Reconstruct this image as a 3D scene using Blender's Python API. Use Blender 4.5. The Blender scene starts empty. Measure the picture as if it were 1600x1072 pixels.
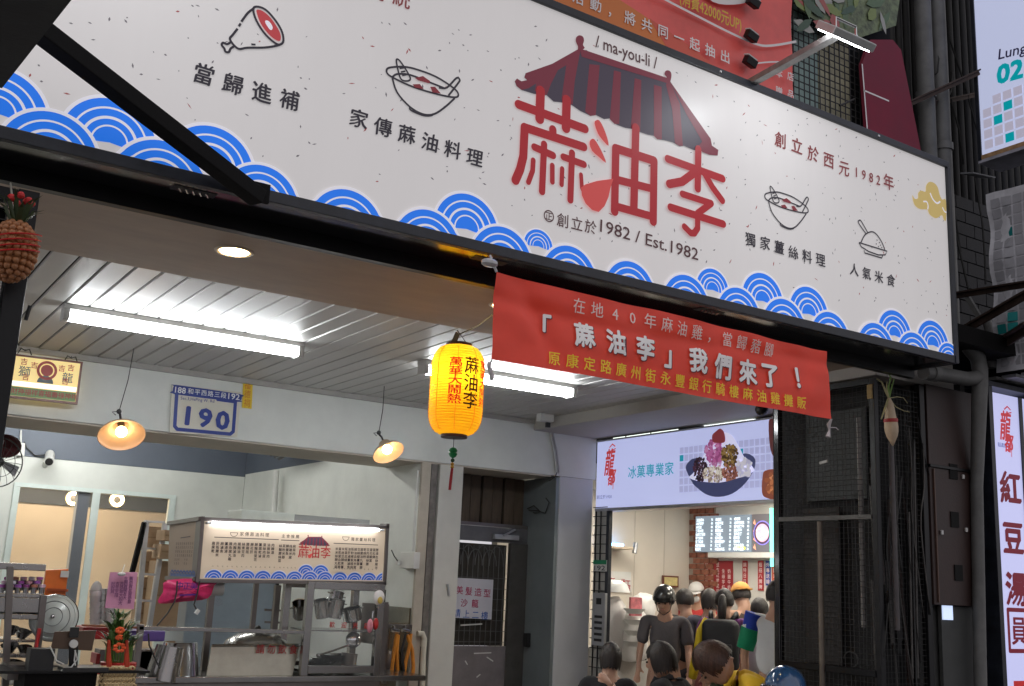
import bpy, bmesh, math, random
from mathutils import Vector, Matrix, noise
random.seed(7)
sc = bpy.context.scene
COL = sc.collection
R = math.radians
PI = math.pi

# ------------------------------------------------------------------ camera
FPX, YAW, PITCH, ROLL = 1689.72, R(32.6164), R(12.5616), R(2.6542)
CAM = Vector((0, 0, 1.65))
fw = Vector((math.sin(YAW)*math.cos(PITCH), math.cos(YAW)*math.cos(PITCH), math.sin(PITCH)))
r0 = Vector((math.cos(YAW), -math.sin(YAW), 0)); u0 = r0.cross(fw)
rt = r0*math.cos(ROLL) + u0*math.sin(ROLL)
up = u0*math.cos(ROLL) - r0*math.sin(ROLL)
cd = bpy.data.cameras.new('camera'); cam = bpy.data.objects.new('camera', cd); COL.objects.link(cam)
M3 = Matrix((rt, up, -fw)).transposed()
cam.matrix_world = Matrix.Translation(CAM) @ M3.to_4x4()
cd.sensor_width = 36; cd.lens = 36*FPX/1600; cd.clip_start = .05; cd.clip_end = 500
sc.camera = cam
# ------------------------------------------------------------------ night sky, exposure
w = bpy.data.worlds.new('World'); sc.world = w; w.use_nodes = True
nt = w.node_tree; bg = nt.nodes['Background']
sky = nt.nodes.new('ShaderNodeTexSky'); sky.sky_type = 'NISHITA'; sky.sun_disc = False
sky.sun_elevation = R(-5); sky.sun_rotation = R(200)
nt.links.new(sky.outputs[0], bg.inputs[0]); bg.inputs[1].default_value = 0.05
bg2 = nt.nodes.new('ShaderNodeBackground'); bg2.inputs[0].default_value = (.98, .95, 1, 1); bg2.inputs[1].default_value = .43   # even city glow of the lit street
ad = nt.nodes.new('ShaderNodeAddShader'); nt.links.new(bg.outputs[0], ad.inputs[0]); nt.links.new(bg2.outputs[0], ad.inputs[1]); nt.links.new(ad.outputs[0], nt.nodes['World Output'].inputs[0])
sc.view_settings.view_transform = 'Standard'; sc.view_settings.look = 'None'
sc.view_settings.exposure = 0.6; sc.view_settings.gamma = 1
sc.view_settings.use_curve_mapping = False
sc.render.engine = 'CYCLES'
cy = sc.cycles
cy.use_denoising = True; cy.max_bounces = 6; cy.diffuse_bounces = 4; cy.glossy_bounces = 3
cy.transmission_bounces = 4; cy.transparent_max_bounces = 12; cy.sample_clamp_indirect = 4
cy.caustics_reflective = False; cy.caustics_refractive = False; cy.blur_glossy = 1.0

# ------------------------------------------------------------------ rays: pixel of the photograph -> point on a real plane
def ray(px, py): return fw + rt*((px-800)/FPX) - up*((py-536)/FPX)
def PX(px, py, x): d = ray(px, py); return CAM + d*(x/d.x)
def PY(px, py, y): d = ray(px, py); return CAM + d*(y/d.y)
def PZ(px, py, z): d = ray(px, py); return CAM + d*((z-CAM.z)/d.z)

# ------------------------------------------------------------------ materials
MATS = {}
def lin(c):
    return tuple((v/12.92 if v <= .04045 else ((v+.055)/1.055)**2.4) for v in [x/255 for x in c])
def mat(name, col, rough=.6, metal=0, var=.12, scale=6, bump=.0, bscale=60, emit=0, ecol=None, spec=.5,
        trans=0, alpha=1, sample=True, coat=0, stretch=None, var2=None):
    """principled material with object-space noise in the colour and a fine bump"""
    if name in MATS: return MATS[name]
    m = bpy.data.materials.new(name); m.use_nodes = True; MATS[name] = m
    n = m.node_tree; b = n.nodes['Principled BSDF']
    b.inputs['Roughness'].default_value = rough; b.inputs['Metallic'].default_value = metal
    b.inputs['Specular IOR Level'].default_value = spec
    b.inputs['Base Color'].default_value = (*col, 1)
    if coat: b.inputs['Coat Weight'].default_value = coat; b.inputs['Coat Roughness'].default_value = .1
    if var > 0 or bump > 0:
        tc = n.nodes.new('ShaderNodeTexCoord'); mp = n.nodes.new('ShaderNodeMapping')
        n.links.new(tc.outputs['Object'], mp.inputs[0])
        if stretch: mp.inputs['Scale'].default_value = stretch
    if var > 0:
        nz = n.nodes.new('ShaderNodeTexNoise'); nz.inputs['Scale'].default_value = scale
        nz.inputs['Detail'].default_value = 5; nz.inputs['Roughness'].default_value = .65
        n.links.new(mp.outputs[0], nz.inputs[0])
        rp = n.nodes.new('ShaderNodeValToRGB')
        lo = [max(0, c*(1-var)) for c in col]; hi = [min(1, c*(1+var*.6)) for c in col]
        if var2: lo = var2
        rp.color_ramp.elements[0].color = (*lo, 1); rp.color_ramp.elements[1].color = (*hi, 1)
        rp.color_ramp.elements[0].position = .32; rp.color_ramp.elements[1].position = .68
        n.links.new(nz.outputs[0], rp.inputs[0]); n.links.new(rp.outputs[0], b.inputs['Base Color'])
        rr = n.nodes.new('ShaderNodeMapRange'); rr.inputs[3].default_value = max(.02, rough*.8); rr.inputs[4].default_value = min(1, rough*1.2)
        n.links.new(nz.outputs[0], rr.inputs[0]); n.links.new(rr.outputs[0], b.inputs['Roughness'])
    if bump > 0:
        nb = n.nodes.new('ShaderNodeTexNoise'); nb.inputs['Scale'].default_value = bscale; nb.inputs['Detail'].default_value = 4
        n.links.new(mp.outputs[0], nb.inputs[0])
        bp = n.nodes.new('ShaderNodeBump'); bp.inputs['Strength'].default_value = bump; bp.inputs['Distance'].default_value = .01
        n.links.new(nb.outputs[0], bp.inputs['Height']); n.links.new(bp.outputs[0], b.inputs['Normal'])
    if emit:
        b.inputs['Emission Color'].default_value = (*(ecol or col), 1); b.inputs['Emission Strength'].default_value = emit
    if not sample: m.cycles.emission_sampling = 'NONE'
    if trans: b.inputs['Transmission Weight'].default_value = trans
    if alpha < 1: b.inputs['Alpha'].default_value = alpha
    return m
def ink(name, c255, emit=0, rough=.4, var=0):   # flat print; emit = share of the light box glow that comes through it
    c = lin(c255)
    return mat(name, c, rough, var=var, emit=emit, sample=False)
def lamp_mat(name, col, s):
    return mat(name, (.8, .8, .8), .5, var=0, emit=s, ecol=col)

# ------------------------------------------------------------------ object helpers
ORG = {}
def link(o): COL.objects.link(o); return o
def props(o, label=None, cat=None, group=None, kind=None):
    if label: o['label'] = label
    if cat: o['category'] = cat
    if group: o['group'] = group
    if kind: o['kind'] = kind
    return o
def thing(name, loc, label, cat, group=None):
    o = link(bpy.data.objects.new(name, None)); o.location = loc; o.empty_display_size = .1
    ORG[o] = Vector(loc); return props(o, label, cat, group)
class MB:
    """collects geometry in world space and links it as ONE mesh object"""
    def __init__(s): s.v = []; s.f = []
    def add(s, vs, fs):
        k = len(s.v); s.v += [Vector(p) for p in vs]; s.f += [tuple(i+k for i in f) for f in fs]; return s
    def box(s, a, b):
        x0, y0, z0 = [min(p, q) for p, q in zip(a, b)]; x1, y1, z1 = [max(p, q) for p, q in zip(a, b)]
        v = [(x0,y0,z0),(x1,y0,z0),(x1,y1,z0),(x0,y1,z0),(x0,y0,z1),(x1,y0,z1),(x1,y1,z1),(x0,y1,z1)]
        return s.add(v, [(0,3,2,1),(4,5,6,7),(0,1,5,4),(1,2,6,5),(2,3,7,6),(3,0,4,7)])
    def cbox(s, c, d, rot=0, tilt=0, rollv=0):
        """box centred at c with size d turned by rot about z, tilt about x, roll about y"""
        M = Matrix.Translation(c) @ Matrix.Rotation(rot, 4, 'Z') @ Matrix.Rotation(tilt, 4, 'X') @ Matrix.Rotation(rollv, 4, 'Y')
        v = [M @ Vector((sx*d[0]/2, sy*d[1]/2, sz*d[2]/2)) for sz in (-1, 1) for sx, sy in ((-1,-1),(1,-1),(1,1),(-1,1))]
        return s.add(v, [(0,3,2,1),(4,5,6,7),(0,1,5,4),(1,2,6,5),(2,3,7,6),(3,0,4,7)])
    def bar(s, p, q, w, h=None, upv=(0, 0, 1)):
        """square bar from p to q"""
        p, q = Vector(p), Vector(q); h = h or w; d = (q-p).normalized(); u_ = Vector(upv)
        if abs(d.dot(u_)) > .98: u_ = Vector((0, 1, 0))
        a = d.cross(u_).normalized()*w/2; b = a.cross(d).normalized()*h/2
        v = [p-a-b, p+a-b, p+a+b, p-a+b, q-a-b, q+a-b, q+a+b, q-a+b]
        return s.add(v, [(0,3,2,1),(4,5,6,7),(0,1,5,4),(1,2,6,5),(2,3,7,6),(3,0,4,7)])
    def tube(s, pts, r, n=8, r2=None, cap=True):
        pts = [Vector(p) for p in pts]; m = len(pts); rings = []
        a = None
        for i, p in enumerate(pts):
            d = (pts[min(i+1, m-1)] - pts[max(i-1, 0)]).normalized()
            if a is None:
                a = d.cross(Vector((0, 0, 1)) if abs(d.z) < .9 else Vector((1, 0, 0))).normalized()
            a = (a - d*a.dot(d)).normalized(); b = d.cross(a)
            rr = r if r2 is None else r + (r2-r)*i/(m-1)
            if isinstance(r, (list, tuple)): rr = r[i]
            rings.append([p + (a*math.cos(2*PI*k/n) + b*math.sin(2*PI*k/n))*rr for k in range(n)])
        vs = [p for g in rings for p in g]; fs = []
        for i in range(m-1):
            for k in range(n): fs.append((i*n+k, i*n+(k+1) % n, (i+1)*n+(k+1) % n, (i+1)*n+k))
        if cap: fs.append(tuple(range(n-1, -1, -1))); fs.append(tuple((m-1)*n+k for k in range(n)))
        return s.add(vs, fs)
    def lathe(s, c, prof, n=24, axis=(0, 0, 1), cap=False):
        """profile [(r, h)] turned round axis through c"""
        c = Vector(c); ax = Vector(axis).normalized()
        a = ax.cross(Vector((0, 1, 0)) if abs(ax.y) < .9 else Vector((1, 0, 0))).normalized(); b = ax.cross(a)
        vs = [c + ax*h + (a*math.cos(2*PI*k/n) + b*math.sin(2*PI*k/n))*max(r, 1e-4) for r, h in prof for k in range(n)]
        fs = []
        for i in range(len(prof)-1):
            for k in range(n): fs.append((i*n+k, i*n+(k+1) % n, (i+1)*n+(k+1) % n, (i+1)*n+k))
        if cap: fs.append(tuple(range(n-1, -1, -1))); fs.append(tuple((len(prof)-1)*n+k for k in range(n)))
        return s.add(vs, fs)
    def ball(s, c, r, n=12, m=8, M=None):
        c = Vector(c); rr = r if isinstance(r, (tuple, list)) else (r, r, r)
        vs = []; fs = []
        for i in range(m+1):
            t = PI*i/m
            for k in range(n):
                p = Vector((rr[0]*math.sin(t)*math.cos(2*PI*k/n), rr[1]*math.sin(t)*math.sin(2*PI*k/n), rr[2]*math.cos(t)))
                if M: p = M @ p
                vs.append(c+p)
        for i in range(m):
            for k in range(n): fs.append((i*n+k, (i+1)*n+k, (i+1)*n+(k+1) % n, i*n+(k+1) % n))
        return s.add(vs, fs)
    def build(s, name, m, parent=None, label=None, smooth=None, bevel=0, kind=None):
        vs = s.v
        lo = Vector([min(p[i] for p in vs) for i in range(3)]); hi = Vector([max(p[i] for p in vs) for i in range(3)])
        c = (lo+hi)/2
        if parent is None: c.z = lo.z
        me = bpy.data.meshes.new(name); me.from_pydata([p-c for p in vs], [], s.f)
        if m: me.materials.append(m)
        bmx = bmesh.new(); bmx.from_mesh(me)
        bmesh.ops.remove_doubles(bmx, verts=bmx.verts, dist=1e-5) if len(vs) < 20000 else None
        bmesh.ops.dissolve_degenerate(bmx, dist=1e-6, edges=bmx.edges) if len(vs) < 20000 else None
        if bevel:
            es = [e for e in bmx.edges if len(e.link_faces) == 2 and e.calc_face_angle(0) > .8]
            bmesh.ops.bevel(bmx, geom=es, offset=bevel, segments=2, affect='EDGES', profile=.6, clamp_overlap=True)
        if kind != 'flat': bmesh.ops.recalc_face_normals(bmx, faces=bmx.faces)
        if smooth is not None:
            for f_ in bmx.faces: f_.smooth = True
            for e in bmx.edges:
                if len(e.link_faces) == 2 and e.calc_face_angle(0) > smooth: e.smooth = False
        bmx.to_mesh(me); bmx.free()
        o = link(bpy.data.objects.new(name, me)); ORG[o] = c
        if parent is not None: o.parent = parent; o.location = c - ORG[parent]
        else: o.location = c
        if label: o['label'] = label
        if kind and kind != 'flat': o['kind'] = kind
        return o
def struct(name, mb, m, bevel=0, smooth=None):
    return mb.build(name, m, None, None, smooth, bevel, 'structure')
def single(name, mb, m, label, cat, group=None, bevel=0, smooth=None):
    return props(mb.build(name, m, None, None, smooth, bevel), label, cat, group)

# ------------------------------------------------------------------ planes that carry print
class Plane:
    def __init__(s, o, u, v):
        s.o = Vector(o); s.u = Vector(u).normalized(); s.v = Vector(v).normalized(); s.n = s.u.cross(s.v)
    def px(s, x, y):
        d = ray(x, y); t = (s.o-CAM).dot(s.n)/d.dot(s.n); p = CAM + d*t - s.o
        return (p.dot(s.u), p.dot(s.v))
    def pt(s, a, b, h=0): return s.o + s.u*a + s.v*b + s.n*h
LAY = [0]
def lay(): LAY[0] += 1; return LAY[0]
class Print:
    """flat print on a plane; each call sits a hair above the last"""
    def __init__(s, pl, h=.0015, step=.00022): s.pl = pl; s.h = h; s.step = step; s.mb = MB(); s.T = lambda p: p
    def nxt(s): s.h += s.step; return s.h
    def poly(s, ab):
        h = s.nxt(); s.mb.add([s.pl.pt(*s.T(p), h) for p in ab], [tuple(range(len(ab)))])
    def ppoly(s, pix): s.poly([s.pl.px(*p) for p in pix])
    def strip(s, A, B):
        h = s.nxt(); n = len(A)
        s.mb.add([s.pl.pt(*s.T(p), h) for p in A] + [s.pl.pt(*s.T(p), h) for p in B], [(i, i+1, n+i+1, n+i) for i in range(n-1)])
    def stroke(s, ab, w, cap=True):
        for i in range(len(ab)-1):
            (x0, y0), (x1, y1) = ab[i], ab[i+1]; d = math.hypot(x1-x0, y1-y0) or 1e-6
            a0 = math.atan2(y1-y0, x1-x0); pts = []
            n = 8 if w > .02 else 4
            for k in range(n+1): t = a0-PI/2+PI*k/n; pts.append((x1+math.cos(t)*w/2, y1+math.sin(t)*w/2))
            for k in range(n+1): t = a0+PI/2+PI*k/n; pts.append((x0+math.cos(t)*w/2, y0+math.sin(t)*w/2))
            s.poly(pts)
    def pstroke(s, pix, w): s.stroke([s.pl.px(*p) for p in pix], w)
    def ring(s, c, r1, r0, a0=0, a1=PI, zmin=-9, n=28, xmax=99, sy=1):
        A = []; B = []
        for k in range(n+1):
            t = a0+(a1-a0)*k/n
            A.append((min(xmax, c[0]+r1*math.cos(t)), max(zmin, c[1]+r1*math.sin(t)*sy)))
            B.append((min(xmax, c[0]+r0*math.cos(t)), max(zmin, c[1]+r0*math.sin(t)*sy)))
        s.strip(A, B)
    def glyph(s, ch, c, size, bold=.01, asp=1.0, rot=0, shear=0, nib=False):
        vs, fs = glyph(ch, 0); co, si = math.cos(rot), math.sin(rot); b = bold
        offs = [(-b, b*.4), (b, -b*.4)] if b < .006 else [(-b, 0), (b, 0), (0, -b), (0, b)] if b < .02 else [(-b, 0), (b, 0), (0, -b), (0, b), (-b*.7, -b*.7), (b*.7, b*.7), (-b*.7, b*.7), (b*.7, -b*.7)]
        if nib: offs = [(-b, -b*.75), (-b*.33, -b*.25), (b*.33, b*.25), (b, b*.75)]
        for ox, oy in offs:
            h = s.nxt(); out = []
            for x, y in vs:
                x, y = (x+ox-.5)*size*asp + shear*(y-.38)*size, (y+oy-.38)*size
                out.append(s.pl.pt(*s.T((c[0]+x*co-y*si, c[1]+x*si+y*co)), h))
            s.mb.add(out, fs)
    def line(s, txt, p0, p1, size, bold=.01, asp=1.0, shear=0, pix=True, jit=0):
        """characters spread from the centre of the first to the centre of the last"""
        a, b = (s.pl.px(*p0), s.pl.px(*p1)) if pix else (p0, p1); n = len(txt)
        for i, ch in enumerate(txt):
            if ch == ' ': continue
            t = i/(n-1) if n > 1 else 0
            s.glyph(ch, (a[0]+(b[0]-a[0])*t, a[1]+(b[1]-a[1])*t + random.uniform(-jit, jit)*size), size, bold, asp, random.uniform(-jit, jit)*.6, shear if not jit else random.uniform(-.03, .10), nib=jit > 0)
    def latin(s, txt, p0, p1, height, bold=.01, pix=True):
        """proportional string fitted between two mid-height points"""
        a, b = (s.pl.px(*p0), s.pl.px(*p1)) if pix else (p0, p1)
        vs, fs = glyph(txt, 0); x0 = min(v[0] for v in vs); x1 = max(v[0] for v in vs)
        L = math.hypot(b[0]-a[0], b[1]-a[1]); rot = math.atan2(b[1]-a[1], b[0]-a[0]); k = L/(x1-x0); ky = height/.70
        co, si = math.cos(rot), math.sin(rot)
        for ox, oy in [(-bold, -bold), (bold, bold), (bold, -bold), (-bold, bold)]:
            h = s.nxt(); out = []
            for x, y in vs:
                x = (x-x0+ox)*k; y = (y-.35+oy)*ky
                out.append(s.pl.pt(*s.T((a[0]+x*co-y*si, a[1]+x*si+y*co)), h))
            s.mb.add(out, fs)
    def build(s, name, m, parent, label=None): return s.mb.build(name, m, parent, label, kind='flat')
TMP = bpy.data.scenes.new('glyphs')
GL = {}
def glyph(ch, bold=0.0):
    k = (ch, round(bold, 3))
    if k in GL: return GL[k]
    c = bpy.data.curves.new('g', 'FONT'); c.body = ch; c.offset = bold; c.resolution_u = 2
    o = bpy.data.objects.new('g', c); TMP.collection.objects.link(o)
    vl = TMP.view_layers[0]; vl.update(); dg = vl.depsgraph
    me = bpy.data.meshes.new_from_object(o.evaluated_get(dg))
    vs = [(v.co.x, v.co.y) for v in me.vertices]; fs = [tuple(p.vertices) for p in me.polygons]
    w_ = max((v[0] for v in vs), default=1)
    if len(ch) == 1 and w_ < .75 and ch not in '「」，！':      # latin digit: centre it in its cell
        mid = (max(v[0] for v in vs)+min(v[0] for v in vs))/2; vs = [(x-mid+.5, y) for x, y in vs]
    bpy.data.objects.remove(o); bpy.data.curves.remove(c); bpy.data.meshes.remove(me)
    GL[k] = (vs, fs); return GL[k]
def evaluate(o_data_mesh, mods):
    """run modifiers on a mesh in the temporary scene and give the result back"""
    o = bpy.data.objects.new('m', o_data_mesh); TMP.collection.objects.link(o); mods(o)
    vl = TMP.view_layers[0]; vl.update()
    me = bpy.data.meshes.new_from_object(o.evaluated_get(vl.depsgraph))
    bpy.data.objects.remove(o); return me

XU, YU, ZU = (1, 0, 0), (0, 1, 0), (0, 0, 1)
def facing_street(y): return Plane((0, y, 0), XU, ZU)          # normal -Y
def facing_left(x): return Plane((x, 0, 0), (0, -1, 0), ZU)     # normal -X
# ------------------------------------------------------------------ shared materials
m_white = mat('painted_wall', (.66, .68, .65), .55, var=.11, scale=1.3, bump=.05, bscale=120)
m_cream = mat('cream_paint', (.52, .47, .40), .6, var=.08, scale=3, bump=.05)
m_soffit = mat('soffit_board', (.40, .32, .25), .7, var=.12, scale=2.2, bump=.06, bscale=40, stretch=(1, 3, 1))
m_bluegrey = mat('slate_blue_paint', (.10, .118, .155), .6, var=.08, scale=3, bump=.04)
m_black = mat('black_steel', (.007, .007, .008), .34, var=.4, scale=9, bump=.04, spec=.3)
m_blackgloss = mat('black_gloss_panel', (.01, .01, .012), .13, var=.4, scale=4, bump=.02, bscale=12, coat=.4)
m_blackmatte = mat('black_matte', (.007, .0065, .0065), .8, var=.4, scale=7, bump=.1, spec=.2)
m_steel = mat('stainless_steel', (.34, .33, .32), .26, metal=1, var=.08, scale=3)
m_steel2 = mat('dull_stainless', (.22, .20, .19), .36, metal=1, var=.12, scale=3)
m_alu = mat('aluminium', (.55, .56, .58), .35, metal=.8, var=.1)
m_chrome = mat('polished_steel', (.62, .62, .62), .12, metal=1, var=.15, scale=8)
m_plastic_w = mat('white_plastic', (.62, .62, .60), .4, var=.05)
m_plastic_b = mat('black_plastic', (.015, .015, .016), .35, var=.2)
m_pvc = mat('grey_pvc_pipe', (.13, .13, .125), .5, var=.3, scale=6, bump=.08)
m_card = mat('cardboard', (.42, .28, .17), .8, var=.12, scale=8, bump=.1)
m_red = mat('red_plastic', (.42, .02, .02), .4, var=.15)
m_glass = mat('clear_glass', (.9, .95, .95), .02, var=0, alpha=.035, spec=.5)
# ================================================================== the ground and the building shell
struct('street', MB().box((-60, -60, -.12), (80, 4.3, -.10)), mat('asphalt', (.05, .05, .052), .55, var=.3, scale=3, bump=.3, bscale=90))
fl = struct('arcade_floor', MB().box((-1.4, 4.3, -.2), (13, 14.2, -.012)), mat('grout', (.12, .11, .1), .7))
m_tile = mat('terrazzo_tile', (.30, .28, .26), .22, var=.25, scale=30)
tile_me = None
for i in range(8):
    for j in range(8):
        x, y = -.9+i*.9, 4.75+j*.9
        o = MB().box((x-.447, y-.447, -.012), (x+.447, y+.447, 0)).build('floor_tile', m_tile, fl) if tile_me is None else None
        if tile_me is None: tile_me = o.data; c0 = ORG[o].copy(); x0_, y0_ = x, y; continue
        o = link(bpy.data.objects.new('floor_tile', tile_me)); o.parent = fl
        o.location = c0 + Vector((x-x0_, y-y0_, 0)) - ORG[fl]
# ceilings
struct('soffit', MB().box((-1.4, 4.50, 3.275), (6.145, 6.02, 3.45)), m_soffit)
ceil = struct('ceiling', MB().box((-1.4, 6.021, 3.325), (6.145, 9.6, 3.45)), mat('dark_joint', (.03, .03, .03), .8, var=0))
m_slat = mat('ceiling_slat_enamel', (.48, .47, .45), .45, metal=.18, var=.02, scale=.8)
sl = None; k = 0; x = .927-.1505*14
while x < 6.1:
    if sl is None:
        mb = MB(); e = .006
        prof = [(0, .012), (e, 0), (.1415-e, 0), (.1415, .012)]
        mb.add([(x+px_, y_, 3.30+pz_) for y_ in (6.022, 9.118) for px_, pz_ in prof], [(0,1,5,4),(1,2,6,5),(2,3,7,6)])
        o = mb.build('ceiling_slat', m_slat, ceil); sl = o.data; s0 = o.location.copy(); xs = x
    else:
        o = link(bpy.data.objects.new('ceiling_slat', sl)); o.parent = ceil; o.location = s0 + Vector((x-xs, 0, random.uniform(-.001, .001)))
    x += .1505
struct('beam', MB().box((6.146, 4.86, 3.195), (7.02, 9.118, 3.46)), mat('beam_paint', (.40, .38, .35), .6, var=.08, bump=.05), bevel=.006)
struct('upper_slab', MB().box((-1.4, 4.56, 3.47), (12, 14.2, 3.6)), m_blackmatte)
# shopfront wall of the arcade
lw = struct('lintel_wall', MB().box((.3, 9.12, 2.76), (6.96, 9.93, 3.324)), m_white, bevel=.004)
MB().box((.3, 9.085, 3.255), (6.14, 9.119, 3.299)).build('cornice_strip', mat('grey_trim', (.33, .32, .30), .5, var=.1), lw)
struct('lintel_underside', MB().box((.32, 9.14, 2.745), (6.4, 9.92, 2.759)), m_cream)
pill = struct('corner_pillar', MB().box((6.5, 9.12, 0), (6.93, 9.6, 2.758)), mat('pillar_paint', (.52, .53, .55), .5, var=.06, scale=2, bump=.04), bevel=.008)
struct('left_wall', MB().box((.1, 9.12, 0), (.75, 14.1, 3.3)), m_white)
# door jamb beside the kitchen: plaster end, steel channel, white post
struct('jamb_wall', MB().box((4.895, 9.13, 0), (4.99, 9.165, 2.744)), mat('tan_plaster', (.47, .42, .35), .6, var=.12, scale=4, bump=.1))
struct('steel_channel', MB().box((5.01, 9.15, 0), (5.075, 9.3, 2.744)), mat('weathered_zinc', (.23, .21, .19), .45, metal=.5, var=.3, scale=12, bump=.1), bevel=.004)
struct('jamb_post', MB().box((5.09, 9.13, 0), (5.352, 9.5, 2.744)), mat('post_paint', (.58, .57, .53), .5, var=.07, scale=3, bump=.06), bevel=.006)
single('metal_clip', MB().cbox(PY(700, 922, 9.125), (.02, .02, .11), 0, 0, R(-14)), m_alu, 'small steel clip screwed to the white post', 'clip')

# ================================================================== kitchen room behind the shopfront
struct('kitchen_floor', MB().box((-1, 9.5, -.011), (5.0, 16.3, -.001)), m_tile)
YB = 14.12
wp = facing_street(YB)
x0, zt0 = wp.px(24, 762); x1, zt1 = wp.px(268, 778)
zt = (zt0+zt1)/2
struct('back_wall', MB().box((x0, YB, zt), (x1, YB+.15, 2.886)).box((.75, YB, 0), (x0, YB+.15, 2.886)).box((x1, YB, 0), (4.90, YB+.15, 2.886)), m_white)
struct('back_wall_band', MB().box((.75, YB-.01, 2.887), (4.89, YB+.15, 3.5)), m_bluegrey)
struct('side_wall', MB().box((4.90, 9.17, 0), (4.97, 9.929, 2.743)).box((4.90, 9.93, 0), (4.97, YB-.011, 2.92)), m_white)
struct('side_wall_band', MB().box((4.895, 9.94, 2.921), (4.97, YB-.011, 3.5)), m_bluegrey)
struct('kitchen_ceiling', MB().box((.3, 9.94, 3.501), (5.0, 16.3, 3.6)), mat('kitchen_ceiling_paint', (.4, .42, .42), .7))
# glazed opening in the back wall
wf = thing('glazed_partition', (x0, YB, 0), 'aluminium framed sliding glass partition in the white kitchen back wall', 'partition')
m_fr = mat('pale_anodised_frame', (.66, .74, .72), .4, metal=.2, var=.05)
MB().box((x0-.02, YB-.03, zt), (x1+.05, YB-.001, zt+.05)).build('top_rail', m_fr, wf)
MB().box((x0-.02, YB-.03, 0), (x0+.05, YB-.001, zt-.001)).build('side_rail', m_fr, wf)
MB().box((x1-.03, YB-.03, 0), (x1+.05, YB-.001, zt-.001)).build('side_rail', m_fr, wf)
xm = wp.px(146, 800)[0]
MB().box((xm-.04, YB-.035, 0), (xm+.05, YB-.001, zt-.001)).build('mullion', m_fr, wf)
MB().box((xm-.19, YB+.04, 0), (xm-.06, YB+.07, zt-.001)).build('sliding_stile', mat('slate_frame', (.10, .11, .14), .4, metal=.4), wf)
MB().box((xm-.22, YB+.042, 0), (xm-.195, YB+.06, zt-.001)).build('stile_edge', m_cream, wf)
MB().box((x0+.051, YB+.02, 0), (xm-.041, YB+.026, zt-.001)).build('glass_pane', m_glass, wf)
MB().box((xm+.051, YB+.02, 0), (x1-.031, YB+.026, zt-.001)).build('glass_pane', m_glass, wf)
# dining room beyond the glass
m_warm = mat('warm_wall', (.60, .50, .37), .6, var=.06, scale=2)
zdb = PY(200, 797, 16.3).z
struct('dining_wall', MB().box((0, 16.3, 0), (6, 16.4, zdb)), m_warm)
struct('dining_wall_band', MB().box((0, 16.28, zdb+.001), (6, 16.4, 3.5)), mat('dark_grey_paint', (.07, .075, .08), .6))
struct('dining_side_wall', MB().box((.45, YB+.16, 0), (.55, 16.27, 3.5)), m_cream)
struct('dining_end_wall', MB().box((5.9, YB+.16, 0), (6, 16.27, 3.5)), m_warm)
m_warm_lamp = lamp_mat('warm_spot_glow', (1, .74, .36), 14)
dp = facing_street(15.4)
for i, (px_, py_) in enumerate(((115, 779), (183, 781))):
    a, b = dp.px(px_, py_); p = dp.pt(a, b)
    t = thing('track_spotlight', p + Vector((0, 0, .06)), ('left' if i == 0 else 'right')+' round warm spotlight shining behind the glass partition', 'spotlight', 'warm spotlights in the back room')
    MB().lathe(p, [(.10, .0), (.105, .02), (.09, .10), (.03, .13)], 20, (0, 1, 0)).build('spotlight_housing', mat('spot_shell', (.5, .46, .36), .4), t, smooth=.7)
    MB().lathe(p - Vector((0, .004, 0)), [(.092, 0), (.05, -.001)], 20, (0, 1, 0)).build('lamp_ring', m_warm_lamp, t)
    MB().lathe(p - Vector((0, .006, 0)), [(.048, 0), (.001, -.004)], 16, (0, 1, 0)).build('lamp_centre', m_cream, t)
    MB().tube([p+Vector((0, .05, .1)), p+Vector((0, .05, 3.5-p.z))], .012).build('stem', m_plastic_w, t)
# ceiling lights of the kitchen and dining room (above the lintel line)
m_cool = lamp_mat('cool_tube_glow', (1, 1, .95), 64)
m_warmp = lamp_mat('warm_panel_glow', (1, .82, .60), 20)
for i, (x, y) in enumerate(((1.4, 11.6), (3.4, 11.6), (2.4, 13.0))):
    t = thing('kitchen_ceiling_light', (x, y, 3.45), ['left', 'right', 'rear'][i]+' white tube light on the kitchen ceiling behind the lintel', 'ceiling light', 'tube lights on the kitchen ceiling')
    MB().box((x-.6, y-.06, 3.46), (x+.6, y+.06, 3.5)).build('light_body', m_plastic_w, t)
    MB().tube([(x-.58, y, 3.43), (x+.58, y, 3.43)], .025, 10).build('light_tube', m_cool, t)
t = thing('dining_ceiling_light', (2.6, 15.2, 3.45), 'warm panel light on the dining room ceiling behind the partition', 'ceiling light')
MB().box((2, 14.9, 3.46), (3.6, 15.5, 3.5)).build('light_body', m_plastic_w, t)
MB().box((2.05, 14.95, 3.445), (3.55, 15.45, 3.459)).build('light_panel', m_warmp, t)

# ================================================================== lamps of the arcade ceiling
m_tube = lamp_mat('fluorescent_glow', (.93, .97, 1), 23)
def batten(x0, x1, y, label):
    t = thing('fluorescent_light', ((x0+x1)/2, y, 3.22), label, 'ceiling light', 'twin tube lights on the arcade ceiling')
    MB().box((x0-.05, y-.055, 3.262), (x1+.05, y+.055, 3.299)).build('light_body', m_plastic_w, t, bevel=.006)
    for e in (x0-.045, x1+.005):
        MB().box((e, y-.06, 3.19), (e+.04, y+.06, 3.261)).build('end_cap', m_plastic_w, t, bevel=.006)
    for dy in (-.033, .033):
        MB().tube([(x0, y+dy, 3.222), (x1, y+dy, 3.222)], .0235, 12).build('light_tube', m_tube, t, smooth=.7)
batten(1.27, 2.84, 7.36, 'long twin fluorescent light at left above the stall')
batten(3.86, 5.22, 7.24, 'twin fluorescent light behind the yellow lantern and red banner')
m_dl = lamp_mat('warm_downlight_glow', (1, .72, .34), 26)
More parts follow.
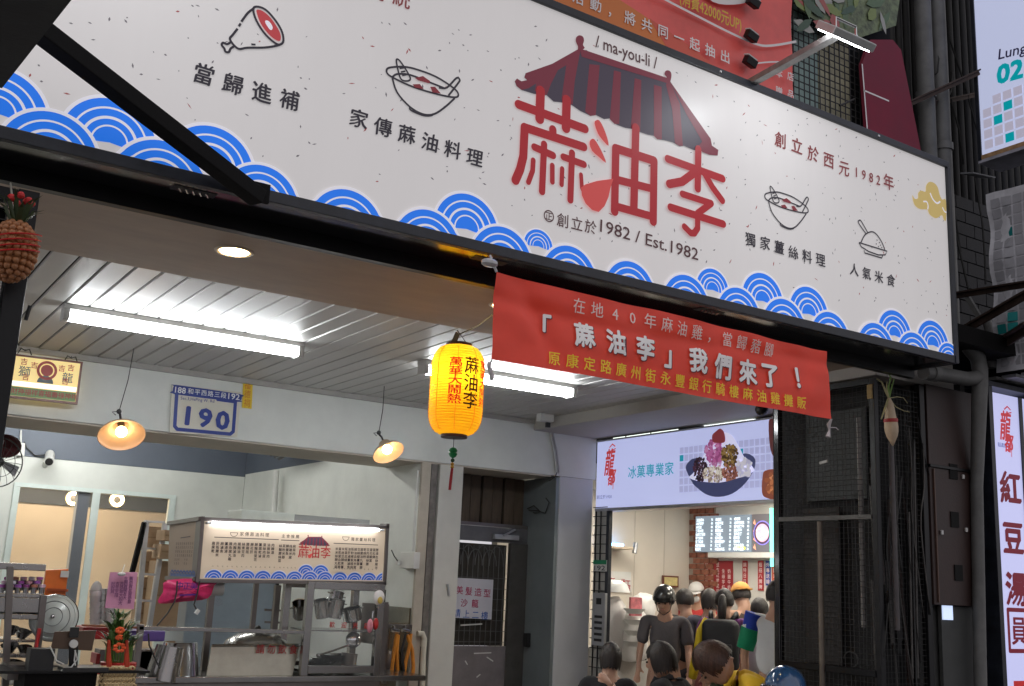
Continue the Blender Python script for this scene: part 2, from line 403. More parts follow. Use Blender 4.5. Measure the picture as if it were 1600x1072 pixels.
for i, (px_, py_) in enumerate(((366, 393), (790, 477), (1108, 545))):
    p = PZ(px_, py_, 3.274)
    if i == 2: p = Vector((4.9, 5.44, 3.274))
    t = thing('downlight', p, ['round warm downlight glowing in the brown soffit at left', 'round warm downlight beside the left edge of the red banner', 'round warm downlight shining behind the red banner'][i], 'downlight', 'warm downlights in the soffit')
    MB().lathe(p, [(.075, .001), (.085, -.006), (.098, -.004), (.102, .0)], 28).build('trim_ring', mat('warm_white_metal', (.6, .5, .36), .4), t, smooth=.6)
    MB().lathe(p + Vector((0, 0, -.003)), [(.0749, 0), (.001, -.0005)], 24).build('diffuser', m_dl, t)
m_bulb = lamp_mat('warm_bulb_glow', (1, .66, .3), 20)
m_shade = mat('enamel_shade_inside', (.42, .30, .22), .35, var=.06)
m_wire = mat('black_wire', (.03, .03, .03), .6, var=0)
def hang(px_, py_, y, top, mid, tilt_px, label, rad):
    c = PY(px_, py_, y)
    t = thing('pendant_lamp', c, label, 'pendant lamp', 'enamel pendant lamps over the stall')
    ax = Vector((tilt_px, .0, 1)).normalized(); ax = (ax + Vector((.16, .72, 0))).normalized()
    MB().lathe(c, [(rad, 0), (rad*.93, .025), (rad*.6, .05), (rad*.42, .075), (rad*.36, .11), (rad*.2, .125), (.02, .13)], 28, ax).build('lamp_shade', m_shade, t, smooth=.8)
    MB().lathe(c, [(rad*1.0, -.004), (rad*1.03, 0), (rad*.99, .006)], 28, ax).build('rim', mat('shade_rim', (.75, .55, .35), .35), t, smooth=.8)
    b = c + ax*.035
    MB().ball(b, .043, 14, 10).build('bulb', m_bulb, t, smooth=1)
    MB().tube([b+ax*.03, b+ax*.085], .028, 12).build('socket', m_plastic_b, t, smooth=1)
    tp = PY(*top, y); md = PY(*mid, y); cp = c + ax*.13
    tp.z = 3.298 if tp.z > 3.1 else tp.z
    MB().tube([cp, cp+ax*.05, md+Vector((.01, 0, -.02)), md], .009, 8).build('lamp_neck', m_wire, t, smooth=1)
    MB().tube([md, (md+tp)/2+Vector((.012, 0, 0)), tp], .0035, 6).build('chain', m_wire, t)
    MB().ball(md, .02, 8, 6).tube([md, md+Vector((-.05, 0, -.01)), md+Vector((-.02, 0, -.03))], .004, 6).build('joint', m_wire, t)
hang(190, 680, 8.5, (207, 562), (186, 643), -.16, 'left warm pendant lamp under the wall, near the blue house number', .172)
hang(607, 707, 8.5, (599, 624), (592, 676), -.34, 'right warm pendant lamp hanging left of the yellow lantern', .140)
# ================================================================== the big illuminated signboard
YS = 4.14
sp = facing_street(YS)
sign = thing('signboard', (2.6, YS, 3.15), 'long white illuminated shop signboard with red roof logo and blue waves along its foot', 'signboard')
SG = .29                                   # share of the light box glow
def sink(n, c, k=1.0): return ink(n, c, emit=SG*k)
XR, XL = 5.985, -1.1
ZB = 3.197
def ztop(x): return 4.512 - (x-2.667)*.0121
m_panel = mat('sign_film', (.64, .61, .595), .34, var=.05, scale=1.2, stretch=(1.5, 1, .25), emit=SG, ecol=(.64, .62, .62), sample=True, bump=.01, bscale=3)
mb = MB(); mb.add([(XL, YS, ZB), (XR, YS, ZB), (XR, YS, ztop(XR)), (XL, YS, ztop(XL)), (XL, YS+.3, ZB), (XR, YS+.3, ZB), (XR, YS+.3, ztop(XR)), (XL, YS+.3, ztop(XL))],
                  [(0,1,2,3),(7,6,5,4),(0,4,5,1),(3,2,6,7),(1,5,6,2),(0,3,7,4)])
mb.build('face_panel', m_panel, sign)
def beamlike(n, p0, p1, m, **k): return MB().bar(p0, p1, *k['wh']).build(n, m, sign, bevel=.003)
m_frame = mat('sign_frame_steel', (.018, .021, .03), .38, var=.5, scale=7, bump=.08)
beamlike('top_frame', (XL, YS+.13, ztop(XL)+.022), (XR+.03, YS+.13, ztop(XR)+.022), m_frame, wh=(.29, .042))
beamlike('bottom_frame', (XL, YS+.005, ZB-.026), (XR+.03, YS+.005, ZB-.026), m_frame, wh=(.035, .05))
beamlike('end_frame', (XR+.02, YS+.15, ZB-.05), (XR+.02, YS+.15, ztop(XR)+.0), m_frame, wh=(.03, .34))
MB().box((XL, YS+.024, ZB-.034), (XR+.035, YS+.31, ZB-.028)).build('underside_panel', m_blackgloss, sign)
MB().box((XL, YS+.312, ZB-.10), (XR+.03, YS+.358, ZB-.002)).build('rear_lip', m_black, sign)
for px_, py_, n_ in ((303, 299, 5), (1108, 486, 5), (765, 407, 4)):
    c = PZ(px_, py_, ZB-.0345)
    MB().box((c.x-.09, c.y-.03, ZB-.037), (c.x+.09, c.y+.03, ZB-.0345)).build('louvre_plate', m_frame, sign)
    for k in range(n_):
        xx = c.x + (k-n_/2+.5)*.028
        MB().cbox((xx, c.y, ZB-.041), (.006, .045, .006), R(-25)).build('louvre_slat', m_chrome, sign)
for px_, py_ in ((1123, 113), (1370, 213)):
    a, b = sp.px(px_, py_); MB().ball((a, YS-.012, ztop(a)+.022), .011, 10, 6).build('bolt', m_chrome, sign)
# waves
P_bg = Print(sp, .0005, .0001)
m_blue = sink('wave_blue', (24, 118, 236), 1.1); m_wwhite = sink('wave_white', (226, 224, 232), 1.0)
waves = [((5,108),(None),(79,165)), ((150,148),(97,170),(250,208)), ((315,193),(262,205),(400,250)),
         ((725,302),(679,322),(780,350)), ((845,360),(818,370),(864,383)), ((1112,420),(1087,430),(1139,447)), ((1190,427),(1158,443),(1224,463)),
         ((1260,448),(1232,466),(1294,482)), ((1395,485),(1370,500),(1424,516)), ((1450,500),(1431,515),(1482,532)),
         ((68,172),(0,187),(158,232)), ((233,215),(178,232),(325,278)), ((395,255),(350,262),(468,308)), ((528,293),(484,310),(601,341)),
         ((655,325),(616,342),(720,372)), ((785,355),(735,372),(832,397)), ((882,383),(846,398),(932,421)), ((980,408),(944,425),(1023,444)),
         ((1070,430),(1035,447),(1107,464)), ((1152,450),(1119,465),(1187,485)), ((1225,468),(1190,485),(1258,503)),
         ((1295,488),(1265,500),(1327,521)), ((1365,505),(1338,520),(1396,540)), ((1425,520),(1400,533),(1453,549)), ((1482,537),(1463,548),(1500,562))]
pw = Print(sp, .0008, .00012); pbl = Print(sp, .0008, .00012)
for ap, l, r_ in waves:
    a = sp.px(*ap); r2 = sp.px(*r_)
    if l: l2 = sp.px(*l); cx_ = (l2[0]+r2[0])/2; rad = (r2[0]-l2[0])/2
    else: rad = (r2[0]-a[0])*1.02; cx_ = a[0]
    rad *= .97; cz = a[1]-rad; c = (cx_, cz)
    pw.h = pbl.h = max(pw.h, pbl.h); pw.ring(c, rad*1.08, 0, 0, PI, ZB+.001, xmax=XR-.002, n=24)
    for q1, q0 in ((1, .81), (.765, .60), (.535, .40), (.36, .0)):
        pbl.h = pw.h; pbl.ring(c, rad*q1, rad*q0, -.12, PI+.12, ZB+.001, xmax=XR-.002, n=30)
    pw.h = pbl.h
pw.build('wave_halo_print', m_wwhite, sign); pbl.build('wave_print', m_blue, sign)
# flecks of colour in the paper
pf = Print(sp, .0006, 0); pg = Print(sp, .0006, 0)
rs = random.Random(3)
for i in range(520):
    a = rs.uniform(XL, XR-.03); b = rs.uniform(3.33, 4.46); g = pf if rs.random() < .22 else pg
    L = rs.uniform(.004, .012)*(1.5 if g is pf else 1); W = rs.uniform(.002, .0045); t = rs.uniform(0, PI)
    g.poly([(a+math.cos(t)*L, b+math.sin(t)*L), (a-math.sin(t)*W, b+math.cos(t)*W), (a-math.cos(t)*L, b-math.sin(t)*L), (a+math.sin(t)*W, b-math.cos(t)*W)])
props(pf.build('red_fleck_print', sink('fleck_red', (150, 70, 70)), sign), kind='stuff'); props(pg.build('grey_fleck_print', sink('fleck_grey', (105, 100, 105)), sign), kind='stuff')
# writing
m_ink = sink('sign_black_ink', (38, 34, 44)); m_brown = sink('sign_brown_ink', (70, 40, 42)); m_rb = sink('sign_red_brown_ink', (120, 50, 52))
def P_(): return Print(sp, .0035, .0001)
def hgt(px_, py_, h): return abs(sp.px(px_, py_-h/2)[1]-sp.px(px_, py_+h/2)[1])
p = P_(); p.line('當歸進補', (318, 117), (452, 157), hgt(380, 135, 34), .022, .94, jit=.05); p.build('lettering', m_ink, sign)
p = P_(); p.line('家傳蔴油料理', (560, 187), (741, 246), hgt(650, 215, 30), .022, 1, jit=.05); p.build('lettering', m_ink, sign)
p = P_(); p.latin('/ ma-you-li /', (930, 64), (1026, 99), hgt(980, 80, 19), .008); p.build('lettering', m_brown, sign)
p = P_(); p.glyph('正', sp.px(857, 338), hgt(857, 338, 14), .01); q = sp.px(857, 338); rr = hgt(857, 338, 17)/2
p.ring(q, rr+.003, rr-.003, 0, 2*PI, n=24); p.line('創立於', (879, 345), (922, 355), hgt(900, 350, 23), .008)
p.latin('1982 / Est.1982', (937, 352.5), (1090, 398), hgt(1000, 370, 19), .006); p.build('lettering', m_brown, sign)
p = P_(); p.line('創立於西元', (1219, 218), (1318, 263), hgt(1300, 250, 25), .018, .95, jit=.07); p.line('1982', (1337, 268), (1371, 281), hgt(1350, 270, 21), .02, .9, jit=.05); p.line('年', (1387, 285), (1387, 285), hgt(1386, 285, 25), .018, .95); p.build('lettering', m_rb, sign)
p = P_(); p.line('獨家薑絲料理', (1172, 375), (1281, 406), hgt(1230, 390, 21.5), .022, 1, jit=.06); p.build('lettering', m_ink, sign)
p = P_(); p.line('人氣米食', (1334, 421), (1391, 438), hgt(1365, 430, 20), .022, 1, jit=.04); p.build('lettering', m_ink, sign)
p = P_(); p.line('傳統', (590, -14), (627, -2), hgt(627, 3, 30), .012, 1); p.build('lettering', m_rb, sign)
# pork leg, bowls and rice drawn in line
def z(o, s): return lambda L: [(o[0]+x/s, o[1]+y/s) for x, y in L]
def smooth_line(pts, n=5, closed=False):
    out = []; m = len(pts); rng = range(m if closed else m-1)
    for i in rng:
        g = lambda k: pts[k % m] if closed else pts[min(max(k, 0), m-1)]
        p0, p1, p2, p3 = g(i-1), g(i), g(i+1), g(i+2)
        for k in range(n):
            t = k/n
            out.append(tuple(.5*((2*p1[c])+(-p0[c]+p2[c])*t+(2*p0[c]-5*p1[c]+4*p2[c]-p3[c])*t*t+(-p0[c]+3*p1[c]-3*p2[c]+p3[c])*t**3) for c in (0, 1)))
    out.append(pts[0] if closed else pts[-1]); return out
def outline(pr, L, w, closed=False, sm=True):
    L = smooth_line(L, 4, closed) if sm else L
    A = []; B = []; ab = [pr.pl.px(*q) for q in L] if pr.T is None or True else L
    h = pr.nxt()
    for i, (x, y) in enumerate(ab):
        q0 = ab[max(i-1, 0)] if not closed else ab[(i-1) % (len(ab)-1)]; q1 = ab[min(i+1, len(ab)-1)] if not closed else ab[(i+1) % (len(ab)-1)]
        d = math.hypot(q1[0]-q0[0], q1[1]-q0[1]) or 1e-6; nx, ny = -(q1[1]-q0[1])/d*w/2, (q1[0]-q0[0])/d*w/2
        A.append(pr.pl.pt(*pr.T((x+nx, y+ny)), h)); B.append(pr.pl.pt(*pr.T((x-nx, y-ny)), h))
    n = len(A); pr.mb.add(A+B, [(i, i+1, n+i+1, n+i) for i in range(n-1)])
Z = z((280, 0), 5.64); p = P_()
outline(p, Z([(650,80),(600,120),(545,195)]), .010); outline(p, Z([(540,210),(522,235)]), .010); outline(p, Z([(512,255),(470,310),(445,340),(455,370),(490,412),(530,435),(600,424),(750,422),(860,405),(905,385)]), .010)
outline(p, Z([(455,372),(420,392),(385,380),(372,400),(395,430),(405,458),(435,462),(452,430),(488,408)]), .010)
outline(p, Z([(680,62),(650,90),(680,190),(760,310),(860,392),(912,375),(905,290),(850,190),(760,90)]), .010, True)
outline(p, Z([(632,394),(670,396)]), .008)
p.build('pork_leg_outline', m_ink, sign)
p = P_(); m_meat = sink('drawing_red', (178, 62, 66)); p.h += .001
p.ppoly(smooth_line(Z([(690,88),(678,110),(720,220),(800,320),(870,365),(892,345),(880,280),(810,170),(740,105)]), 4, True)[:-1]); p.build('pork_leg_meat', m_meat, sign)
p = P_(); p.h += .002; p.ppoly(smooth_line(Z([(760,185),(755,205),(790,260),(812,268),(818,240),(790,195)]), 4, True)[:-1]); p.build('pork_leg_bone', m_wwhite, sign)
def bowl(Z, w, sc_, name):
    p = P_()
    rim = Z([(868,420),(820,430),(818,460),(860,490),(980,545),(1130,590),(1240,610),(1262,590),(1230,550),(1120,480),(1000,435),(930,420)])
    outline(p, rim, w, True)
    outline(p, Z([(850,485),(880,465),(960,470),(1080,515),(1180,555)]), w)
    outline(p, Z([(850,490),(880,580),(960,670),(1040,715),(1110,715),(1180,670),(1240,615)]), w)
    outline(p, Z([(962,668),(965,690),(1040,722),(1090,724),(1108,712)]), w)
    outline(p, Z([(875,378),(892,378),(930,430),(962,490),(945,508),(905,498),(885,440)]), w*.9, True)
    for k in range(3): outline(p, Z([(895+k*8, 430+k*22), (925+k*6, 425+k*22)]), w*.8)
    outline(p, Z([(1140,550),(1190,550),(1250,490),(1270,500),(1262,520),(1200,600)]), w)
    p.build(name+'_outline', m_ink, sign)
    p = P_(); p.h += .002
    for q in ([(990,490),(1040,478),(1085,510),(1080,525),(1010,505)], [(975,530),(1020,528),(1045,560),(990,550)], [(1085,545),(1115,545),(1152,588),(1100,580)]): p.ppoly(Z(q))
    p.build(name+'_meat', sink('drawing_dark_red', (120, 40, 48)), sign)
bowl(z((400, 0), 4), .0095, 1, 'soup_bowl')
def Zb(L):       # second bowl: same drawing seen further along the board
    a0, a1 = sp.px(606, 95), sp.px(716, 181); b0, b1 = sp.px(1195, 294), sp.px(1264, 360); out = []
    for x, y in L:
        a, b = sp.px(400+x/4, y/4); s_ = (b1[0]-b0[0])/(a1[0]-a0[0]); out.append((b0[0]+(a-a0[0])*s_, b0[1]+(b-a0[1])*s_*1.02))
    return out
_px = sp.px
class PlanePass(Plane):
    def px(s, x, y): return (x, y)
spp = PlanePass(sp.o, sp.u, sp.v)
_P = P_
def P_(): return Print(spp, .0035, .0001)
bowl(Zb, .008, 1, 'small_soup_bowl')
P_ = _P
Z = z((1140, 270), 4.706); p = P_()
outline(p, Z([(1000,450),(945,370),(950,352),(965,358),(1012,440)]), .0085); outline(p, Z([(962,515),(990,460),(1030,436),(1060,440),(1090,470),(1120,520),(1140,575)]), .0085)
outline(p, Z([(948,514),(1155,578),(1140,605),(1090,605),(1020,580),(965,545),(948,514)]), .0085, sm=False); outline(p, Z([(985,572),(990,590),(1115,628),(1122,608)]), .0085, sm=False)
for x, y in ((1078,492),(1095,510),(1072,520),(1102,530),(1088,540),(1112,548)): outline(p, Z([(x, y), (x+5, y+8)]), .007, sm=False)
p.build('rice_plate_outline', m_ink, sign)
p = P_(); p.ppoly(smooth_line(Z([(1340,165),(1358,192),(1382,188),(1383,150),(1405,132),(1437,140),(1442,95),(1465,68),(1500,76),(1527,108),(1542,165),(1560,198),(1587,203),(1588,345),(1572,345),(1558,312),(1530,330),(1505,333),(1470,310),(1457,285),(1450,270),(1400,268),(1368,250),(1350,222)]), 3, True)[:-1]); p.build('cloud_print', sink('cloud_gold', (196, 172, 104)), sign)
p = P_(); p.h += .001; outline(p, Z([(1470,150),(1490,195),(1520,225),(1545,212)]), .012); outline(p, Z([(1420,213),(1445,215),(1455,245),(1452,270)]), .010); outline(p, Z([(1560,255),(1575,285),(1590,292)]), .010)
p.build('cloud_line', m_wwhite, sign)
# ------------------------------------------------ the roof and the three great characters
Zr = z((790, 40), 4.571); Z1 = z((790, 130), 4.875); Z2 = z((930, 180), 5.36)
LOGO = []        # (material key, kind, data in sign coordinates)
def lp(key, pix, sm=0): LOGO.append((key, 'poly', [sp.px(*q) for q in (smooth_line(pix, sm, True)[:-1] if sm else pix)]))
def ls(key, pix, w): LOGO.append((key, 'stroke', [sp.px(*q) for q in pix], w))
lp('dark', Zr([(525,165),(330,275),(140,342),(130,372),(150,392),(110,400),(78,380),(62,400),(75,435),(110,462),(200,490),(290,500),(340,545),(390,550),(470,570),(530,612),(600,645),(640,640),(700,670),(740,665),(790,710),(850,732),(900,740),(950,760),(1010,780),(1060,790),(1090,815),(1130,820),(1190,835),(1240,865),(1270,860),(1340,890),(1400,900),(1450,925),(1510,930),(1515,890),(1470,860),(1460,810),(1170,400)]))
lp('maroon', Zr([(525,165),(330,275),(140,342),(130,372),(150,392),(110,400),(78,380),(62,400),(75,435),(110,462),(160,450),(215,415),(205,470),(290,500),(320,420),(370,320),(430,285),(395,530),(475,565),(490,400),(522,225),(530,190)]))
for q in ([(595,278),(668,285),(640,642),(600,648),(565,615)], [(770,322),(820,335),(808,705),(775,705),(740,670)], [(918,378),(965,392),(958,758),(918,752),(890,735)],
          [(1055,425),(1110,440),(1112,815),(1080,815),(1055,790)], [(1170,400),(1240,560),(1262,860),(1235,862),(1205,840),(1185,600),(1140,420)], [(1170,400),(1460,810),(1470,860),(1515,890),(1510,930),(1450,925),(1400,905),(1375,860),(1400,830),(1290,640)],
          [(525,165),(1175,385),(1170,420),(540,225)]): lp('maroon', Zr(q))
lp('maroon', Zr([(515,180),(512,150),(498,118),(500,88),(522,72),(548,82),(556,110),(548,140),(560,165)]), 3); lp('maroon', Zr([(1150,400),(1145,370),(1130,350),(1140,325),(1165,325),(1180,350),(1172,400)]), 3)
sw = lambda w, s: w/s*.00295*1.0
def W1(w): return hgt(870, 230, w/4.875)*.98
def W2(w): return hgt(1040, 260, w/5.36)*.98
for L, w_ in (([(95,165),(600,350)],70), ([(262,60),(255,275)],78), ([(460,130),(455,345)],78), ([(355,355),(355,400)],66), ([(140,340),(590,488)],68), ([(140,340),(130,560),(105,660),(70,742)],70),
             ([(215,490),(355,553)],58), ([(288,468),(272,828)],56), ([(205,590),(200,670),(168,757)],42), ([(350,630),(350,755)],42), ([(435,565),(590,622)],56), ([(500,535),(487,892)],56), ([(425,655),(420,775)],40), ([(568,700),(575,800),(600,860)],36)):
    ls('red', Z1(L), W1(w_))
for L, w_ in (([(165,282),(155,808)],74), ([(165,282),(485,385)],74), ([(485,385),(478,893)],74), ([(160,540),(480,622)],66), ([(160,765),(480,855)],66), ([(332,110),(315,800)],76),
             ([(600,370),(1058,535)],68), ([(855,290),(850,618)],70), ([(835,475),(720,560),(612,580)],72), ([(900,480),(975,610),(1055,718)],64),
             ([(722,664),(962,742)],60), ([(962,742),(850,825)],60), ([(622,775),(1062,915)],66), ([(848,830),(848,950),(820,992),(790,990),(738,938)],58)):
    ls('red', Z2(L), W2(w_))
lp('bright', Z1([(668,310),(680,288),(705,288),(735,340),(765,420),(776,482),(740,450),(695,390)]), 2); lp('bright', Z1([(630,465),(640,435),(665,430),(700,480),(735,550),(756,612),(700,565),(650,520)]), 2)
lp('bright', Z1([(565,800),(600,775),(690,748),(812,732),(790,800),(775,870),(745,940),(700,985),(650,970),(600,920),(572,860)]))
LC = dict(dark=(72, 62, 78), maroon=(128, 44, 62), red=(186, 34, 44), bright=(232, 86, 82))
def draw_logo(pl, T, parent, inkf, h0, step, s=1.0, names=True):
    hh = h0
    for key in ('dark', 'maroon', 'red', 'bright'):
        pr = Print(pl, hh, step); pr.T = T
        for it in LOGO:
            if it[0] != key: continue
            if it[1] == 'poly': pr.poly(it[2])
            else: pr.stroke(it[2], it[3])
        hh = pr.h; pr.build({'dark': 'roof_print', 'maroon': 'roof_rib_print', 'red': 'logo_lettering', 'bright': 'oil_drop_print'}[key], inkf('logo_'+key, LC[key]), parent)
draw_logo(sp, lambda q: q, sign, lambda n, c: sink(n, c, .45), .004, .00012)
# floodlights on outriggers over the board
m_fl = lamp_mat('flood_led_glow', (.92, .96, 1), 20)
def flood(p_in, head, label, tilt):
    t = thing('floodlight', head, label, 'floodlight', 'LED floodlights on arms over the signboard')
    MB().bar(p_in, head, .05, .035).build('arm', mat('galvanised_arm', (.30, .30, .29), .4, metal=.6, var=.3, scale=15), t, bevel=.003)
    d = Vector(head)
    MB().cbox(d+Vector((.05, .0, .0)), (.32, .15, .045), R(0), tilt).build('lamp_body', mat('lamp_casting', (.62, .64, .62), .4, metal=.5, var=.2), t, bevel=.006)
    nrm = Matrix.Rotation(tilt, 3, 'X') @ Vector((0, 0, -1))
    MB().cbox(d+Vector((.05, 0, 0))+nrm*.025, (.29, .12, .004), 0, tilt).build('led_panel', m_fl, t)
    MB().tube([d+Vector((-.03, 0, .0)), d+Vector((-.03, 0, .08)), d+Vector((.13, 0, .08)), d+Vector((.13, 0, .0))], .008, 6).build('bracket', m_chrome, t)
    MB().ball(d+Vector((.14, .02, .03)), .022, 10, 6).build('knob', m_chrome, t, smooth=1)
pa = PY(1165, 131, YS+.05)
d_ = ray(1312, 52); hx = CAM + d_*(pa.x+.0)/d_.x
flood((pa.x, YS+.02, ztop(pa.x)+.045), tuple(hx), 'LED floodlight on a galvanised arm above the right half of the signboard', R(38))
hl = Vector((.6, hx.y, hx.z)); flood((.6, YS+.02, ztop(.6)+.045), tuple(hl), 'LED floodlight on an arm above the left end of the signboard', R(38))
# black strut across the left end
t = thing('bracing_strut', PY(410, 308, 4.1), 'black steel strut rising to the left across the signboard', 'strut')
q0, q1 = PY(404, 310, 4.10), PY(55, 42, 3.72)
MB().bar(q0, q1, .075, .062).build('strut_bar', m_blackmatte, t, bevel=.004)
MB().cbox(PY(58, 20, 3.70), (.06, .1, .075), R(10)).build('strut_bracket', m_blackmatte, t, bevel=.004)
MB().cbox(PY(402, 300, 4.115), (.10, .02, .08)).build('foot_plate', m_blackmatte, t)
# neighbour's dark canopy edge at top left, running out over the street
a = PX(55, 0, .30); b = PX(2, 140, .30)
single('canopy_girder', MB().box((-.9, 2.0, a.z-.8), (.30, YS-.02, a.z+1.2)) if False else MB().add(
    [PX(118, -8, .30)+Vector((0,0,0)), PX(3, 138, .30), PX(3, 138, .30)+Vector((-.5, 0, 0)), PX(118, -8, .30)+Vector((-.5, 0, 0)),
     PX(118, -8, .30)+Vector((0, 0, .5)), PX(3, 138, .30)+Vector((0, .1, .5)), PX(3, 138, .30)+Vector((-.5, .1, .5)), PX(118, -8, .30)+Vector((-.5, 0, .5))],
    [(0,1,2,3),(4,7,6,5),(0,4,5,1),(1,5,6,2),(2,6,7,3),(3,7,4,0)]), m_blackmatte, 'dark steel girder sticking out over the street at the top left', 'girder')

# ================================================================== red banner under the sign
bp_ = facing_street(4.02)
def bz(u, v, AMP=1.7):      # u 0..1 along, v 0..1 down -> point of the cloth
    l = Vector(PY(776, 425, 4.04)).lerp(PY(769, 561, 4.04), v); r = Vector(PY(1292, 549, 4.04)).lerp(PY(1297, 655, 4.04), v)
    p = l.lerp(r, u); p.z -= .012*math.sin(PI*u)*(1-v)*.2
    p.y += .010*math.sin(u*9+v*2.5) + .006*math.sin(u*23+v*6)*(1-.5*v) + .0025*math.sin(u*41-v*9)*math.exp(-v*2.5) + .020*math.exp(-((u-.07-v*.10)/.03)**2)*math.sin(v*3) + .012*math.exp(-((u-.93)/.05)**2)*math.sin(v*7+u*20) + .007*noise.noise(Vector((u*9, v*4, 1)))
    p.y += .01*.8*math.exp(-((v-.28-.08*math.sin(u*5))/.10)**2)
    return p
ban = thing('cloth_banner', bz(.5, 1), 'red cloth banner with white and yellow writing hanging below the signboard', 'banner')
nu, nv = 240, 50
mb = MB(); V = [bz(i/nu, j/nv) for j in range(nv+1) for i in range(nu+1)]
mb.add(V, [(j*(nu+1)+i, j*(nu+1)+i+1, (j+1)*(nu+1)+i+1, (j+1)*(nu+1)+i) for j in range(nv) for i in range(nu)])
m_ban = mat('red_banner_cloth', (.95, .07, .045), .42, var=.10, scale=3, bump=.12, bscale=22)
nd = m_ban.node_tree; bs = nd.nodes['Principled BSDF']
tr = nd.nodes.new('ShaderNodeBsdfTranslucent'); tr.inputs[0].default_value = (.95, .10, .05, 1); mx = nd.nodes.new('ShaderNodeMixShader'); mx.inputs[0].default_value = .32
nd.links.new(bs.outputs[0], mx.inputs[1]); nd.links.new(tr.outputs[0], mx.inputs[2]); nd.links.new(mx.outputs[0], nd.nodes['Material Output'].inputs[0])
mb.build('banner_cloth', m_ban, ban, smooth=3)
class Cloth:           # maps a pixel of the flat banner onto its folds
    def __init__(s): s.q = facing_street(4.04); s.A = s.q.px(776, 425); s.B = s.q.px(769, 561); s.C = s.q.px(1292, 549); s.D = s.q.px(1297, 655)
    def px(s, x, y): return s.q.px(x, y)
    def pt(s, a, b, h=0):
        u = (a-s.A[0])/(s.C[0]-s.A[0]); zt = s.A[1]+(s.C[1]-s.A[1])*u; zb = s.B[1]+(s.D[1]-s.B[1])*u; v = (zt-b)/(zt-zb)
        p = bz(u, v); return Vector((a, p.y-h-.0075, b))
cl = Cloth()
def hb(px_, py_, h): return abs(cl.px(px_, py_-h/2)[1]-cl.px(px_, py_+h/2)[1])
m_bw = ink('banner_white', (246, 222, 214)); m_bw2 = ink('banner_white_bold', (252, 248, 246)); m_by = ink('banner_yellow', (255, 218, 40)); m_bsh = ink('banner_shadow_print', (90, 20, 40))
p = Print(cl, .0012, .00003); p.line('在地40年麻油雞，當歸豬腳', (905, 478), (1203, 546), hb(1050, 510, 24), .004, .96); p.build('lettering', m_bw, ban)
pts = [('「', (858, 507)), ('蔴', (912, 524)), ('油', (960, 535)), ('李', (1005, 545)), ('」', (1043, 562)), ('我', (1089, 563)), ('們', (1129, 573)), ('來', (1169, 581)), ('了', (1203, 586)), ('！', (1243, 590))]
p = Print(cl, .0008, .00003); p2 = Print(cl, .0016, .00003)
for ch, q in pts:
    a = cl.px(*q); h_ = hb(q[0], q[1], 40)*(1.0 if ch not in '「」' else 1.0)
    if ch == '「': a = (a[0]-.07*h_/.11*.5, a[1]-.3*h_*.3)
    if ch == '」': a = (a[0]+.03, a[1]+.02)
    if ch == '！': a = (a[0]+.04, a[1])
    p.glyph(ch, (a[0]+.004, a[1]-.003), h_, .046, .95); p2.glyph(ch, a, h_, .036, .95)
p.build('lettering_shadow', m_bsh, ban); p2.build('lettering', m_bw2, ban)
p = Print(cl, .0012, .00003); p.line('原康定路廣州街永豐銀行騎樓麻油雞攤販', (866, 560), (1248, 630), hb(1050, 590, 21.5), .010, 1.0); p.build('lettering', m_by, ban)
tp = bz(0, 0)
MB().tube([tp, tp+Vector((-.03, .0, .05)), tp+Vector((-.02, .03, .08))], .006, 6).ball(tp+Vector((-.04, .0, .035)), (.045, .03, .02), 8, 5).build('plastic_tie', mat('clear_tie', (.5, .5, .5), .2), ban)
bt = bz(0, 1); MB().tube([bt, bt+Vector((-.01, 0, -.05)), bt+Vector((.0, 0, -.10))], .004, 6).build('cord', m_plastic_w, ban)
for k in range(3): MB().ball(bt+Vector((-.012+.01*k, 0, -.03-.025*k)), (.012, .01, .018), 8, 5).build('knot', mat('white_string', (.55, .5, .5), .6), ban)
br = bz(1, 1); MB().tube([br, br+Vector((.0, .02, -.03)), br+Vector((.005, .02, -.06)), br+Vector((-.008, .02, -.10))], [.006, .012, .005, .014], 7).tube([br+Vector((0, .02, -.045)), br+Vector((.06, .02, -.04)), br+Vector((.08, .02, -.05))], .003, 5).build('string_bow', mat('white_string', (.55, .5, .5), .6), ban)

# ================================================================== yellow lantern
YL = 5.40
lc = PY(713.5, 610, YL); rad = .153; lh = .262
lan = thing('paper_lantern', lc+Vector((0, 0, -lh)), 'glowing yellow cylindrical paper lantern with black and red characters and a tassel', 'lantern')
prof = []; N = 66
def lr(t):      # t -1..1
    a = abs(t); k = .5
    return rad if a < k else .072 + (rad-.072)*math.sqrt(max(0, 1-((a-k)/(1-k))**2))
for i in range(N*2+1):
    t = -1+2*i/(N*2); prof.append((lr(t) + (.0042 if i % 4 == 0 else (-.0030 if i % 4 == 2 else 0)), t*lh))
m_lan = mat('lantern_paper', (.85, .50, .02), .5, var=.06, scale=5, emit=.30, ecol=(1, .46, .01))
nd = m_lan.node_tree; bs = nd.nodes['Principled BSDF']; tr = nd.nodes.new('ShaderNodeBsdfTranslucent'); tr.inputs[0].default_value = (1, .72, .04, 1); mx = nd.nodes.new('ShaderNodeMixShader'); mx.inputs[0].default_value = .5
nd.links.new(bs.outputs[0], mx.inputs[1]); nd.links.new(tr.outputs[0], mx.inputs[2]); nd.links.new(mx.outputs[0], nd.nodes['Material Output'].inputs[0])
MB().lathe(lc, prof, 48).build('lantern_shell', m_lan, lan, smooth=3)
MB().ball(lc+Vector((0, 0, .10)), .038, 12, 8).build('candle_bulb', lamp_mat('lantern_bulb_glow', (1, .85, .4), 34), lan); MB().tube([lc+Vector((0, 0, .135)), lc+Vector((0, 0, lh-.02))], .02, 8).build('lamp_socket', m_plastic_w, lan)
